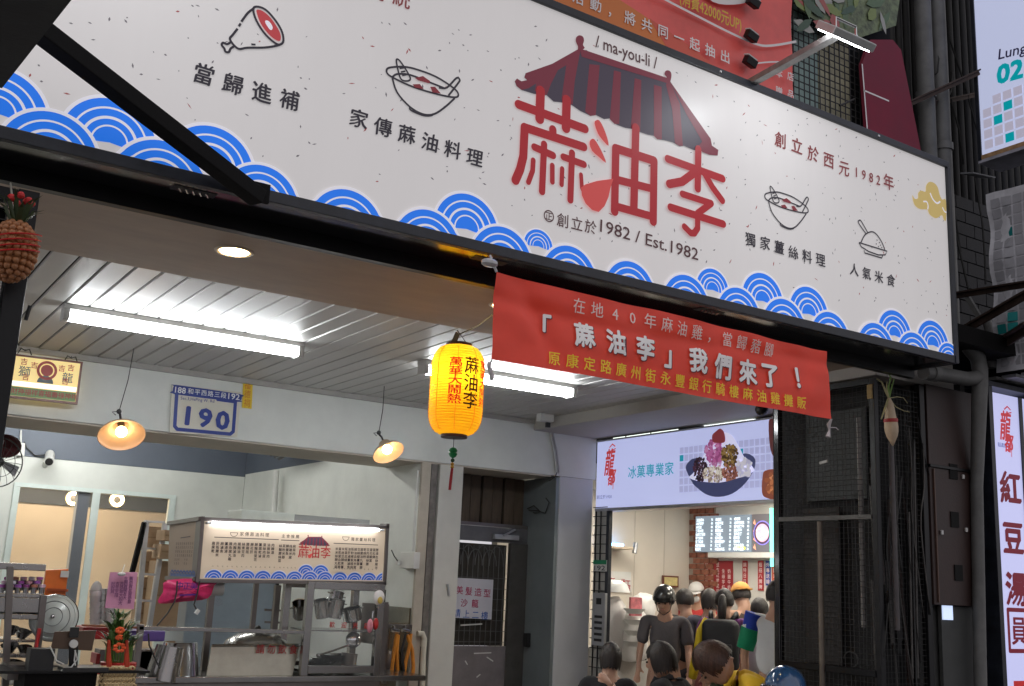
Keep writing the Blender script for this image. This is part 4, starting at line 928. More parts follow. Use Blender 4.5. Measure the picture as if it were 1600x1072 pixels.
def vline(txt, px0, px1, w_, h_, bold): 
    pr = Print(rp, .002, .0001)
    a, b = rp.px(*px0), rp.px(*px1)
    for i, ch in enumerate(txt):
        t = i/(len(txt)-1) if len(txt) > 1 else 0; c = (cc, a[1]+(b[1]-a[1])*t)
        for dx in (-.006, 0, .006):
            pr.glyph(ch, (c[0]+dx, c[1]+dx), h_, bold, w_/h_)
    return pr
pr = vline('紅豆湯', (1575, 762), (1585, 920), .27, .25, .014); pr.build('lettering', m_dr, rb)
c = (cc+.01, rp.px(1588, 985)[1]); pr = Print(rp, .002, .0001)
for s_ in ((-.12, .13), (.12, .13), (.12, -.13), (-.12, -.13)): pass
q = [(c[0]-.125, c[1]+.145), (c[0]+.125, c[1]+.145), (c[0]+.125, c[1]-.145), (c[0]-.125, c[1]-.145), (c[0]-.125, c[1]+.145)]; pr.stroke(q, .03)
for dx in (-.004, .004): pr.glyph('員', (c[0]+dx, c[1]), .215, .012, .9)
pr.build('lettering', m_dr, rb)
pr = Print(rp, .002, .0001); c = (cc, rp.px(1590, 1082)[1]); pr.poly([(c[0]-.09, c[1]-.1), (c[0]+.12, c[1]-.1), (c[0]+.12, c[1]+.08), (c[0]-.09, c[1]+.08)]); pr.build('red_block_print', ink('sign_red_block', (190, 40, 40), .3), rb)
def brush_logo(pl, c, s, ang, m, parent, h=.002, asp=1):
    pr = Print(pl, h, .0001)
    for ch, dy, sz, ax, ay in (('龍', .0, 1.0, .62, 0), ('都', -.62, .62, .8, .16)):
        for dx in (-.006, .006): pr.glyph(ch, (c[0]+ay*s+dx*s*2, c[1]+dy*s), s*sz*1.15, .014, ax*asp*.9, R(ang), .16)
    pr.stroke([(c[0]+.30*s*asp, c[1]-.45*s), (c[0]+.27*s*asp, c[1]-1.1*s)], .035*s)
    pr.stroke([(c[0]-.02*s, c[1]+.60*s), (c[0]+.16*s*asp, c[1]+.72*s), (c[0]+.34*s*asp, c[1]+.62*s)], .05*s); pr.stroke([(c[0]-.05*s, c[1]+.42*s), (c[0]+.38*s*asp, c[1]+.52*s)], .045*s)
    pr.build('brush_lettering', m, parent)
brush_logo(rp, (cc-.02, rp.px(1570, 665)[1]), .21, 0, ink('logo_red_print', (190, 50, 60), .4), rb)
pr = Print(rp, .002, .0001); a = rp.px(1562, 695); pr.latin('龍品鑑賞1920', (cc-.13, a[1]), (cc+.02, a[1]), .025, .004, pix=False); pr.build('small_lettering', ink('small_blue_print', (90, 100, 160), .3), rb)
# ------------------------------------------------ brown board, dark column, door with small lit window
bb = thing('brown_board', (7.0, 4.83, 1.64), 'dark brown wooden board with two square holes beside the wire cage', 'board')
m_bb = mat('dark_brown_board', (.040, .022, .019), .5, var=.3, scale=2.5, bump=.1)
MB().box((6.665, 4.84, 2.62), (7.27, 4.87, 3.2)).build('upper_panel', m_bb, bb, bevel=.004)
MB().box((6.665, 4.84, 1.645), (7.25, 4.87, 2.60)).build('lower_panel', m_bb, bb, bevel=.004)
for x in (6.70, 7.2): MB().box((x, 4.828, 1.66), (x+.012, 4.839, 2.59)).build('edge_strip', mat('edge_brown', (.10, .055, .04), .5), bb)
MB().box((6.66, 4.825, 2.601), (7.27, 4.86, 2.619)).build('rail', m_black, bb)
for q in ((1489, 737), (1491, 812), (1497, 895)):
    c = PY(*q, 4.84); MB().box((c.x-.045, 4.832, c.z-.055), (c.x+.045, 4.8395, c.z+.055)).build('hole_plate', mat('pitch_black', (.003, .003, .003), .9, var=0), bb)
for q in ((1505, 745), (1510, 828), (1472, 832)): c = PY(*q, 4.83); MB().cbox(c, (.022, .012, .03)).build('latch', m_plastic_w, bb, bevel=.003)
sd = thing('grey_service_door', (6.95, 4.9, 0), 'dark grey door with a small lit window under the brown board', 'door')
MB().box((6.79, 4.88, 0), (7.22, 4.91, 1.64)).build('door_leaf', mat('dark_grey_door', (.06, .062, .06), .6, var=.2, bump=.05), sd, bevel=.003)
a, b = PY(1475, 946, 4.86), PY(1491, 969, 4.86); MB().box((a.x, 4.868, b.z), (b.x, 4.879, a.z)).build('lit_window', mat('cold_window_glow', (.6, .7, .9), .3, var=0, emit=.6, ecol=(.60, .72, 1)), sd)
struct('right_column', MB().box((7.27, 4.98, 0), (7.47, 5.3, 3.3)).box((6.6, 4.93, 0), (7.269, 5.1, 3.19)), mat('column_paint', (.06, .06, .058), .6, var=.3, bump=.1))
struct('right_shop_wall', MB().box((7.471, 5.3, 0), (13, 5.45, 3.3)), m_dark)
# ------------------------------------------------ cage round the arcade column
cg = thing('wire_cage', (6.4, 5.3, 0), 'black wire mesh cage with grey pipes and boards inside on the right', 'cage')
XC = 6.13; YN, YF = 4.88, 5.77
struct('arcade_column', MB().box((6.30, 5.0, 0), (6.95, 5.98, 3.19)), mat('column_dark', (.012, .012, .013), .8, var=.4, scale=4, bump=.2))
MB().box((6.25, 5.05, 2.35), (6.27, 5.60, 3.0)).build('grey_board', mat('green_grey_board', (.035, .04, .04), .6, var=.25, scale=3), cg, bevel=.003)
MB().box((6.24, 5.30, 1.2), (6.26, 5.62, 2.3)).build('brown_panel', mat('brown_grey_board', (.03, .025, .022), .7, var=.3), cg, bevel=.003)
mb = MB(); m_cw = mat('cage_wire', (.07, .07, .07), .4, metal=.7, var=.3)
rw = random.Random(77); jt = lambda a: rw.uniform(-a, a)
for k in range(24): y = YN+.03+k*.0365; mb.tube([(XC+jt(.006), y+jt(.005), .9+.37*q) for q in range(7)], .0022, 4)
for k in range(62): z_ = .9+k*.0365; mb.tube([(XC-.003+jt(.005), YN+.02+(YF-YN-.04)*q/5, z_+jt(.004)) for q in range(6)], .0022, 4)
mb.build('side_mesh', m_cw, cg, kind='stuff')
mb = MB()
for k in range(14): x = XC+.06+k*.0365; mb.bar((x, YN-.01, .9), (x, YN-.01, 3.12), .0035)
for k in range(62): z_ = .9+k*.0365; mb.bar((XC+.03, YN-.013, z_), (6.64, YN-.013, z_), .0035)
mb.build('front_mesh', mat('dark_cage_wire', (.025, .025, .025), .5, metal=.5, var=.3), cg, kind='stuff')
for y in (YN, YF): MB().box((XC-.02, y-.022, 0), (XC+.025, y+.022, 3.17)).build('cage_post', m_blackgloss if y == YF else m_black, cg, bevel=.004)
MB().box((6.60, YN-.03, 0), (6.655, YN+.02, 3.19)).build('cage_post', m_black, cg, bevel=.004)
m_rail = mat('grey_rail', (.09, .085, .08), .45, metal=.5, var=.3, scale=12)
c = PX(1222, 812, XC); MB().box((XC-.025, YN+.023, c.z-.015), (XC+.01, YF-.023, c.z+.015)).build('cage_rail', m_rail, cg)
c = PX(1222, 1036, XC); MB().box((XC-.025, YN+.023, c.z-.02), (XC+.01, YF-.023, c.z+.02)).build('cage_rail', m_black, cg)
MB().box((XC-.02, YN+.023, 3.13), (XC+.02, YF-.023, 3.17)).build('cage_rail', m_black, cg)
def vp(px0, px1, x, r, m=None):
    a, b = PX(*px0, x), PX(*px1, x); y = (a.y+b.y)/2; MB().tube([(x, y, a.z), (x, y, b.z)], r, 14).build('vertical_pipe', m or mat('cage_pipe', (.20, .19, .18), .4, metal=.3, var=.3, scale=8), cg, smooth=1)
vp((1283, 815), (1283, 1090), XC-.03, .019, mat('brass_brown_pipe', (.17, .14, .11), .45, var=.3)); vp((1344, 652), (1347, 980), XC+.06, .017)
MB().tube([PY(1392, 690, YN-.05), PY(1402, 985, YN-.05)], .019, 12).build('vertical_pipe', mat('pinkish_pipe', (.08, .07, .072), .45, var=.3), cg, smooth=1)
for q in ((1428, 690), (1420, 800)): MB().tube([PY(q[0], q[1], YN-.03), PY(q[0]+6, 1060, YN-.03)], .008, 8).build('thin_rod', m_rail, cg)
c = PX(1287, 722, XC-.01); MB().cbox(c, (.01, .075, .02), 0, R(-8)).build('label_tag', mat('pale_tag', (.5, .5, .48), .5), cg, bevel=.002)
MB().tube([PX(1330, 1030, XC-.02)+Vector((0, .06*math.cos(t*.5), .05*math.sin(t*.5))) for t in range(10)], .005, 6).build('coiled_wire', m_wire, cg)
rs = random.Random(9)
for k in range(16):
    xx = XC+.08+rs.random()*.42; z0_ = rs.uniform(.9, 2.0); MB().bar((xx, YN+.05+rs.random()*.08, z0_), (xx+rs.uniform(-.03, .03), YN+.08+rs.random()*.08, z0_+rs.uniform(.5, 1.1)), rs.uniform(.01, .035), .012).build('leaning_rod', [m_black, m_rail, m_bb][k % 3], cg)
rs = random.Random(31)
for k in range(9):
    x0_ = XC+.08+.05*k; a = Vector((x0_, YN-.035, rs.uniform(2.2, 3.1))); b = Vector((x0_+rs.uniform(-.12, .12), YN-.04, rs.uniform(.9, 1.9))); m_ = a.lerp(b, .5)+Vector((rs.uniform(-.08, .08), -.01, 0))
    MB().tube(smooth_line([tuple(a.xz), tuple((a.lerp(m_, .5)+Vector((rs.uniform(-.03, .03), 0, 0))).xz), tuple(m_.xz), tuple(b.xz)], 4) and [Vector((q[0], YN-.037, q[1])) for q in smooth_line([tuple(a.xz), tuple((a.lerp(m_, .5)+Vector((rs.uniform(-.03, .03), 0, 0))).xz), tuple(m_.xz), tuple(b.xz)], 4)], rs.uniform(.003, .008), 6).build('tangled_cable', [m_wire, m_black, m_rail][k % 3], cg, smooth=2)
# ------------------------------------------------ hanging white radish
rd = thing('radish', PY(1393, 695, 4.66), 'white radish with green stalks and a red ribbon hanging beside the cage', 'radish')
ct = PY(1389, 620, 4.66); 
def rp_(t): return PY(1389+6*t, 622+75*t, 4.66)
MB().tube([rp_(t/10) for t in range(11)], [.010, .024, .031, .034, .038, .043, .046, .044, .036, .020, .004], 16).build('root', mat('radish_skin', (.62, .48, .33), .5, var=.15, scale=12, bump=.1), rd, smooth=2)
MB().lathe(rp_(.47), [(.0455, -.012), (.0475, 0), (.0455, .012)], 18, rp_(.4)-rp_(.6)).build('red_ribbon', m_red, rd, smooth=1)
m_st = mat('dry_stalk', (.42, .38, .20), .6, var=.3); m_gr = mat('green_stalk', (.16, .28, .06), .6, var=.3)
for L, m_, r_ in (([(1389,622),(1384,612),(1378,597),(1370,592)], m_st, .008), ([(1389,622),(1388,605),(1392,590),(1386,580)], m_gr, .008), ([(1389,622),(1393,606),(1397,592)], m_gr, .007), ([(1389,622),(1382,640),(1377,655)], m_st, .009),
                  ([(1390,622),(1402,620),(1412,622),(1418,630)], m_st, .004), ([(1390,624),(1400,636),(1412,642),(1421,644)], m_st, .004), ([(1389,622),(1385,606),(1386,596)], m_st, .006)):
    MB().tube([PY(*q, 4.66) for q in L], r_, 7, r_*.5).build('stalk', m_, rd, smooth=1)
MB().tube([PY(1389, 622, 4.66), PY(1388, 600, 4.70), PY(1386, 585, 4.8)], .0025, 5).build('hanging_string', m_wire, rd)
single('gold_tag', MB().cbox(PX(1359, 612, XC-.03), (.01, .04, .10)), mat('gold_tag', (.35, .22, .05), .5, var=.4, scale=20), 'small gold paper tag on the top corner of the cage', 'tag')
single('black_camera', MB().ball(PX(1190, 640, 6.5), .055, 14, 9), m_plastic_b, 'black round camera peeping out under the red banner', 'camera', smooth=1)
# ------------------------------------------------ left front post with the pineapple
lp_ = thing('mesh_post', (.5, 4.3, 0), 'black steel post with wire mesh at the left edge of the shop', 'post')
MB().box((.50, 4.27, 0), (.575, 4.36, 3.02)).build('post_bar', m_black, lp_, bevel=.004)
MB().box((.1, 4.35, 2.99), (.58, 4.40, 3.04)).build('top_bar', m_black, lp_)
mb = MB()
for k in range(9): mb.bar((.12+k*.045, 4.36, .8), (.12+k*.045, 4.36, 2.99), .004)
for k in range(49): mb.bar((.1, 4.364, .8+k*.045), (.5, 4.364, .8+k*.045), .004)
mb.build('post_mesh', m_cw, lp_, kind='stuff')
MB().tube([PY(40, 500, 4.3), PY(47, 478, 4.3)], .008, 6).build('tie_end', m_wire, lp_)
MB().box((.1, 4.42, 0), (.49, 4.44, 2.98)).build('back_sheet', m_blackmatte, lp_)
pn = thing('pineapple', PY(22, 435, 4.12), 'hanging pineapple ornament with gold buds, red threads and green leaves', 'pineapple')
pc = PY(20, 392, 4.12); ra, rb_ = .075, .107
MB().ball(pc, (ra, ra, rb_), 20, 14).build('core', mat('pineapple_core', (.30, .11, .03), .6, var=.3), pn, smooth=3)
m_bud = mat('gold_bud', (.46, .19, .075), .45, var=.35, scale=40); bud = None; n = 0
for j in range(13):
    ph = PI*(j+.7)/13.4; cnt = max(5, int(20*math.sin(ph)))
    for i in range(cnt):
        th = 2*PI*(i+(j % 2)/2)/cnt; q = pc+Vector((ra*math.sin(ph)*math.cos(th), ra*math.sin(ph)*math.sin(th), rb_*math.cos(ph)))
        if q.y > pc.y+.03: continue
        s_ = .0125*(.8+.45*random.random())
        if bud is None:
            o = MB().ball(q, (s_, s_, s_), 8, 6).build('bud', m_bud, pn, smooth=3); bud = o.data
        else:
            o = link(bpy.data.objects.new('bud', bud)); o.parent = pn; o.location = q-ORG[pn]; o.rotation_euler = (0, 0, th)
for k in range(4):
    MB().tube([pc+Vector(((ra+.012)*math.sin(t), -(ra+.012)*math.cos(t), .045-.02*k+.018*t)) for t in [x*.3-1.5 for x in range(11)]], .003, 5).build('red_thread', mat('bright_red_thread', (.6, .02, .02), .5, var=0), pn)
for k in range(16):
    a = 2*PI*k/16; L = .09+.03*(k % 3); d = Vector((math.cos(a), math.sin(a), 0)); b0_ = pc+Vector((0, 0, rb_-.01))+d*.015; w_ = Vector((-d.y, d.x, 0))*.010
    MB().add([b0_-w_, b0_+w_, b0_+d*.04+Vector((0, 0, L*.6))+w_*.8, b0_+d*.075+Vector((0, 0, L*.75)), b0_+d*.04+Vector((0, 0, L*.6))-w_*.8], [(0,1,2,3,4)]).build('leaf', mat('pineapple_leaf', (.06, .09, .03), .5, var=.5, scale=30), pn)
for k in range(7):
    a = 2*PI*k/7; MB().ball(pc+Vector((.035*math.cos(a), .035*math.sin(a)-.02, rb_+.075+.012*(k % 2))), .014, 8, 5).build('red_bow', mat('bright_red_thread', (.6, .02, .02), .5, var=0), pn)
MB().tube([pc+Vector((0, 0, rb_)), pc+Vector((-.02, .05, .2)), pc+Vector((-.03, .1, .28))], .004, 5).build('hanging_string', mat('pale_string', (.4, .38, .32), .6), pn)
# ================================================================== ice shop round the corner
XI = 6.95; ip = facing_left(XI)
isg = thing('ice_shop_sign', (XI+.1, 7.6, 2.46), 'long lit lavender sign with a bowl of shaved ice over the side shop', 'sign')
m_li = mat('lavender_light_face_3', (.42, .44, .6), .35, var=0, emit=.42, ecol=(.58, .63, 1))
MB().box((XI, 6.0, 2.462), (XI+.14, 9.09, 3.155)).build('light_face', m_li, isg)
MB().box((XI-.006, 6.0, 2.43), (XI+.15, 9.10, 2.461)).build('lower_frame', m_alu, isg, bevel=.003)
MB().box((XI-.006, 6.0, 3.156), (XI+.15, 9.10, 3.172)).build('upper_frame', m_alu, isg)
brush_logo(ip, ip.px(953, 722), .255, 0, ink('logo_red_print_2', (205, 62, 60), .3), isg, asp=.95)
m_t2 = ink('teal_print_2', (30, 150, 175), .4)
p = Print(ip, .002, .0001); p.line('冰菓專業家', (988, 738), (1046, 732), .135, .012, 1.0); p.build('lettering', m_t2, isg)
p = Print(ip, .002, .0001); p.latin('創立於1920', (933, 777), (956, 776), .030, .003); p.build('small_lettering', ink('small_blue_print_2', (80, 90, 150), .3), isg)
pg_ = Print(ip, .0015, 0); a0, b0 = ip.px(1062, 708); a1_, b1_ = ip.px(1199, 681)
for i in range(26):
    for j in range(6):
        if i > 3 and i < 13 and False: continue
        c = (a0+.03+i*.0655, ip.px(1066, 704)[1]-j*.0735)
        pg_.poly([(c[0]-.027, c[1]-.030), (c[0]+.027, c[1]-.030), (c[0]+.027, c[1]+.030), (c[0]-.027, c[1]+.030)])
pg_.build('grey_tile_print', ink('tile_grey_print_2', (165, 168, 205), .45), isg)
pt_ = Print(ip, .0025, 0)
for i, j in ((0, 1), (12, 1)):
    c = (a0+.03+i*.0655, ip.px(1066, 704)[1]-j*.0735); pt_.poly([(c[0]-.027, c[1]-.030), (c[0]+.027, c[1]-.030), (c[0]+.027, c[1]+.030), (c[0]-.027, c[1]+.030)])
pt_.build('teal_tile_print', m_t2, isg)
Zi = z((920, 640), 5.333)
p = Print(ip, .003, 0); p.ppoly(smooth_line(Zi([(810,480),(830,440),(890,405),(1050,420),(1250,380),(1320,365),(1380,400),(1390,450),(1370,520),(1300,620),(1200,700),(1090,728),(1000,715),(920,665),(860,600),(820,520)]), 3, True)[:-1]); p.build('bowl_print', ink('bowl_blue', (72, 78, 122), .22), isg)
p = Print(ip, .0035, 0); p.ppoly(smooth_line(Zi([(840,570),(880,520),(960,380),(1030,240),(1110,190),(1190,210),(1250,300),(1300,400),(1370,480),(1370,520),(1250,570),(1100,608),(960,605)]), 3, True)[:-1]); p.build('ice_print', ink('ice_white', (206, 206, 236), .5), isg)
rs = random.Random(8)
def heap(cen, rx, ry, n, cols, s_, h, name):
    g = {}
    for k in range(n):
        t = rs.uniform(0, 2*PI); r_ = math.sqrt(rs.random()); x, y = cen[0]+r_*rx*math.cos(t), cen[1]+r_*ry*math.sin(t); c = rs.randrange(len(cols))
        pr = g.setdefault(c, Print(ip, h, 0)); pr.h = h+k*.00002; a = ip.px(*Zi([(x, y)])[0]); L = s_*rs.uniform(.45, .95); W = L*rs.uniform(.55, .9); th = rs.uniform(0, PI)
        pr.poly([(a[0]+math.cos(th)*L*math.cos(q)-math.sin(th)*W*math.sin(q), a[1]+math.sin(th)*L*math.cos(q)+math.cos(th)*W*math.sin(q)) for q in [2*PI*i/8 for i in range(8)]])
    for c, pr in g.items(): props(pr.build(name, ink('%s_%d' % (name, c), cols[c], .25), isg), kind='stuff')
heap((1050, 350), 78, 90, 120, [(196,110,170),(170,80,140),(214,150,196)], .030, .004, 'taro_print')
heap((1060, 430), 60, 60, 40, [(190,120,170),(205,165,200)], .022, .004, 'taro_print_b')
heap((1180, 390), 68, 100, 170, [(112,82,38),(160,130,70),(70,48,24)], .022, .008, 'green_bean_print')
heap((935, 500), 58, 100, 150, [(52,26,44),(84,44,66),(34,16,30)], .020, .008, 'red_bean_print')
heap((1050, 540), 85, 66, 130, [(214,204,190),(160,140,126),(232,226,214)], .022, .012, 'peanut_print')
heap((1185, 525), 66, 70, 110, [(140,84,72),(104,52,44),(176,120,100)], .020, .012, 'kidney_bean_print')
heap((1300, 490), 66, 85, 50, [(226,224,238),(206,204,228)], .036, .012, 'tapioca_print')
p = Print(ip, .017, 0); p.ppoly(smooth_line(Zi([(1040,215),(1075,180),(1105,160),(1135,185),(1148,240),(1140,275),(1090,280),(1045,270)]), 3, True)[:-1]); p.build('red_topping_print', ink('topping_red', (150, 60, 70), .25), isg)
p = Print(ip, .016, 0); p.ppoly(smooth_line(Zi([(880,600),(1100,612),(1250,575),(1330,560),(1290,630),(1195,698),(1090,726),(1000,713),(925,663)]), 3, True)[:-1]); p.build('bowl_front_print', ink('bowl_blue', (72, 78, 122), .22), isg)
p = Print(ip, .003, 0); p.ppoly(smooth_line(Zi([(1450,560),(1470,510),(1560,500),(1600,560),(1580,740),(1480,735),(1445,690)]), 3, True)[:-1]); p.build('side_bowl_print', ink('side_bowl', (150, 80, 60), .25), isg)
heap((1520, 620), 45, 80, 30, [(206,130,84),(170,96,60),(226,160,110)], .036, .004, 'peanut_bowl_print')
p = Print(ip, .003, 0); p.ppoly(smooth_line(Zi([(1500,120),(1520,75),(1600,60),(1600,400),(1540,390),(1510,300)]), 3, True)[:-1]); p.build('side_bowl_print', ink('side_bowl_dark', (110, 60, 60), .2), isg)
# interior shell
struct('ice_shop_floor', MB().box((6.95, 4.9, -.011), (10.6, 11.2, -.001)), m_tile)
m_cw2 = mat('cream_shop_wall', (.64, .58, .50), .6, var=.05, scale=2)
struct('ice_shop_rear_wall', MB().box((6.96, 11.0, 0), (10.15, 11.12, 3.2)), m_cw2)
for x in (9.05, 9.55): MB().box((x, 10.994, 0), (x+.008, 10.9995, 3.2)).build('wall_joint', m_cream, bpy.data.objects['ice_shop_rear_wall'])
iw = struct('ice_shop_menu_wall', MB().box((10.0, 4.9, 0), (10.15, 10.99, 3.2)), mat('shop_grey_wall', (.52, .50, .47), .6, var=.06))
struct('ice_shop_ceiling', MB().box((7.1, 4.9, 2.86), (10.15, 11.1, 2.95)), mat('shop_ceiling', (.5, .5, .48), .7))
m_brick = mat('red_brick', (.28, .10, .06), .8, var=.35, scale=14, bump=.3); bk = None
for j in range(26):
    for i in range(3):
        y = 10.985-.158*i-(.079 if j % 2 else 0); z_ = .95+j*.072
        if z_ > 2.84 or y < 10.58: continue
        q = Vector((9.988, y-.07, z_+.03))
        if bk is None: o = MB().box((9.978, y-.145, z_), (9.999, y, z_+.062)).build('brick', m_brick, iw, bevel=.003); bk = o.data; bo = o.location - q
        else: o = link(bpy.data.objects.new('brick', bk)); o.parent = iw; o.location = q+bo
MB().box((9.992, 10.50, .9), (9.9995, 10.995, 2.85)).build('mortar_bed', mat('mortar', (.35, .30, .26), .9, var=.2), iw)
# menu screens
mp2 = facing_left(9.93)
for i, (xa, xb) in enumerate(((1087, 1116), (1117, 1145), (1146, 1173), (1175, 1212))):
    A1, A2 = mp2.px(xa, 806)[0], mp2.px(xb, 806)[0]; zt_, zb_ = 2.635, 2.175
    sc_ = thing('menu_screen', mp2.pt((A1+A2)/2, zb_), ['first lit menu screen from the brick strip', 'second lit menu screen from the brick strip', 'third lit menu screen, with a yellow line at its foot', 'lit menu screen showing a bowl of shaved ice'][i], 'menu screen', 'menu screens on the ice shop wall')
    MB().add([mp2.pt(a, b, h) for h in (0, -.05) for a, b in ((A1, zb_), (A2, zb_), (A2, zt_), (A1, zt_))], [(0,1,2,3),(7,6,5,4),(0,4,5,1),(1,5,6,2),(2,6,7,3),(3,7,4,0)]).build('screen_panel', mat('screen_grey' if i < 3 else 'screen_dark', (.10, .12, .14), .2, var=0, emit=.8 if i < 3 else .3, ecol=(.17, .21, .25) if i < 3 else (.2, .1, .09)), sc_)
    p = Print(mp2, .003, .0001); rs = random.Random(i)
    if i < 3:
        for k in range(9):
            b = zt_-.05-k*.047; nch = rs.randint(3, 5)
            for q in range(nch): p.glyph(rs.choice('紅豆綠豆花生芋圓湯冰仙草愛玉牛奶布丁'), (A1+.035+q*.036, b), .042, .012)
            p.latin(rs.choice(('50', '60', '65', '70', '80')), (A2-.05, b), (A2-.02, b), .030, .01, pix=False)
        p.build('menu_lettering', mat('screen_letter', (.8, .85, .9), .5, var=0, emit=1.0, ecol=(.8, .92, 1), sample=False), sc_)
        if i == 2: p = Print(mp2, .006, .0001); p.poly([(A1+.03, zb_+.03), (A2-.09, zb_+.03), (A2-.09, zb_+.06), (A1+.03, zb_+.06)]); p.build('yellow_line', mat('screen_yellow', (.8, .8, .05), .5, var=0, emit=.9, sample=False), sc_)
    else:
        c = ((A1+A2)/2-.02, (zt_+zb_)/2)
        for r_, col in ((.15, (120, 110, 190)), (.135, (60, 40, 60)), (.11, (200, 150, 170))): p.h += .001; p.ring(c, r_, 0, 0, 2*PI); p.build('dish_print', mat('dish_%d' % int(r_*1000), lin(col), .5, var=0, emit=.8, sample=False), sc_); h_ = p.h; p = Print(mp2, h_, .0001)
        for k in range(26):
            t = rs.uniform(0, 2*PI); r_ = .10*math.sqrt(rs.random()); p.ring((c[0]+r_*math.cos(t), c[1]+r_*math.sin(t)*.9), .016, 0, 0, 2*PI, n=7)
        p.build('topping_print', mat('dish_topping', lin((225, 190, 180)), .5, var=0, emit=.7, sample=False), sc_)
        p = Print(mp2, .003, .0001)
        for k in range(4): t = k*1.7; p.poly([(A1+.02, zb_+.05+.1*k), (A1+.07, zb_+.02+.1*k), (A1+.05, zb_+.10+.1*k)])
        p.build('petal_print', mat('dish_petal', lin((220, 150, 120)), .5, var=0, emit=.7, sample=False), sc_)
single('green_light_strip', MB().box((9.90, 9.43, 2.0), (9.93, 9.46, 2.7)), mat('green_led_glow', (.1, .7, .5), .5, var=0, emit=1.5, ecol=(.2, .9, .65)), 'green lit vertical strip right of the menu screens', 'light strip')
single('screen_shelf', MB().box((9.86, 5.2, 2.10), (9.995, 10.5, 2.165)), m_plastic_w, 'pale ledge running under the menu screens', 'ledge', bevel=.004)
# red posters
pp = facing_left(9.99)
for i, (xa, xb, yb, col, txt) in enumerate(((1100, 1145, 930, (150, 28, 40), '芋圓紅豆牛奶冰綠豆湯花生湯'), (1160, 1168, 923, (160, 30, 36), '今日特調招牌'), (1184, 1193, 923, (160, 30, 36), '招牌八寶冰'), (1196, 1204, 915, (40, 60, 140), '外送專線'), (1206, 1216, 915, (190, 70, 40), '歡迎內用'))):
    a, b = pp.px(xa, 876), pp.px(xb, yb)
    if i == 0: b = (b[0], pp.px(xb, 935)[1])
    t = thing('wall_poster', pp.pt((a[0]+b[0])/2, b[1]), ['wide dark red poster with rows of white writing below the menu screens', 'narrow red strip poster right of the wide one', 'second narrow red strip poster, beside the blue one', 'narrow blue strip poster on the ice shop wall', 'narrow orange strip poster by the cage edge'][i], 'poster')
    MB().add([pp.pt(x, y, h) for h in (0, -.006) for x, y in ((a[0], b[1]), (b[0], b[1]), (b[0], a[1]), (a[0], a[1]))], [(0,1,2,3),(7,6,5,4),(0,4,5,1),(1,5,6,2),(2,6,7,3),(3,7,4,0)]).build('poster_sheet', mat('poster_%d' % i, lin(col), .5, var=.05), t)
    p = Print(pp, .002, .0001); n_ = 5 if i == 0 else 1; rs = random.Random(i+40)
    for c_ in range(n_):
        xx = a[0]+(b[0]-a[0])*(c_+.5)/n_; s_ = min(.058, (b[0]-a[0])*.75/n_); yy = a[1]-.05-(.0 if c_ in (0,) else .02*rs.randint(0, 4))
        while yy > b[1]+.03: p.glyph(rs.choice(txt), (xx, yy), s_, .014); yy -= s_*1.15
    p.build('poster_lettering', ink('poster_white', (222, 200, 200)), t)
# rear wall items
rp2 = facing_street(10.97)
t = thing('white_notice_poster', PY(970, 920, 10.97), 'white poster with red characters on the cream wall of the ice shop', 'poster')
q = [rp2.px(*a) for a in ((945,892),(986,894),(987,925),(945,925))]
MB().add([rp2.pt(*a, h) for h in (0, -.006) for a in q], [(0,1,2,3),(7,6,5,4)]+[(i, (i+1) % 4, 4+(i+1) % 4, 4+i) for i in range(4)]).build('poster_sheet', m_plastic_w, t)
p = Print(rp2, .002, .0001); p.line('新一代工', (957, 908), (981, 911), .085, .02); p.line('上班', (972, 918), (982, 919), .06, .02); p.build('lettering', ink('notice_red', (170, 30, 50)), t)
t = thing('framed_certificate', PY(1047, 907, 10.97), 'yellow certificate in a dark red frame beside the brick strip', 'framed picture')
q0, q1 = rp2.px(1035, 899), rp2.px(1059, 918)
MB().add([rp2.pt(x, y, h) for h in (.015, -.01) for x, y in ((q0[0], q1[1]), (q1[0], q1[1]), (q1[0], q0[1]), (q0[0], q0[1]))], [(0,1,2,3),(7,6,5,4),(0,4,5,1),(1,5,6,2),(2,6,7,3),(3,7,4,0)]).build('frame_board', mat('red_wood_frame', (.16, .045, .03)), t)
MB().add([rp2.pt(x, y, .017) for x, y in ((q0[0]+.02, q1[1]+.02), (q1[0]-.02, q1[1]+.02), (q1[0]-.02, q0[1]-.02), (q0[0]+.02, q0[1]-.02))], [(0,1,2,3)]).build('certificate_sheet', mat('pale_yellow_sheet', (.65, .55, .25), .5, var=.2, scale=20), t)
t = thing('insect_lamp', PY(973, 845, 10.7), 'wall lamp box glowing blue against the cream wall', 'insect lamp')
a, b = PY(958, 850, 10.75), PY(989, 858, 10.75)
MB().box((a.x-.05, 10.72, b.z-.01), (b.x, 10.99, a.z-.02)).build('lamp_box', mat('lamp_box_beige', (.5, .42, .32), .5), t, bevel=.01)
MB().tube([(b.x+.02, 10.72, b.z+.08), (b.x+.0, 10.72, b.z-.05)], .03, 8).build('end_clip', m_alu, t)
MB().tube([(a.x+.02, 10.88, a.z+.0), (b.x-.06, 10.88, a.z+.0)], .018, 8).build('blue_tube', mat('blue_uv_glow', (.2, .4, 1), .5, var=0, emit=9, ecol=(.12, .42, 1)), t)
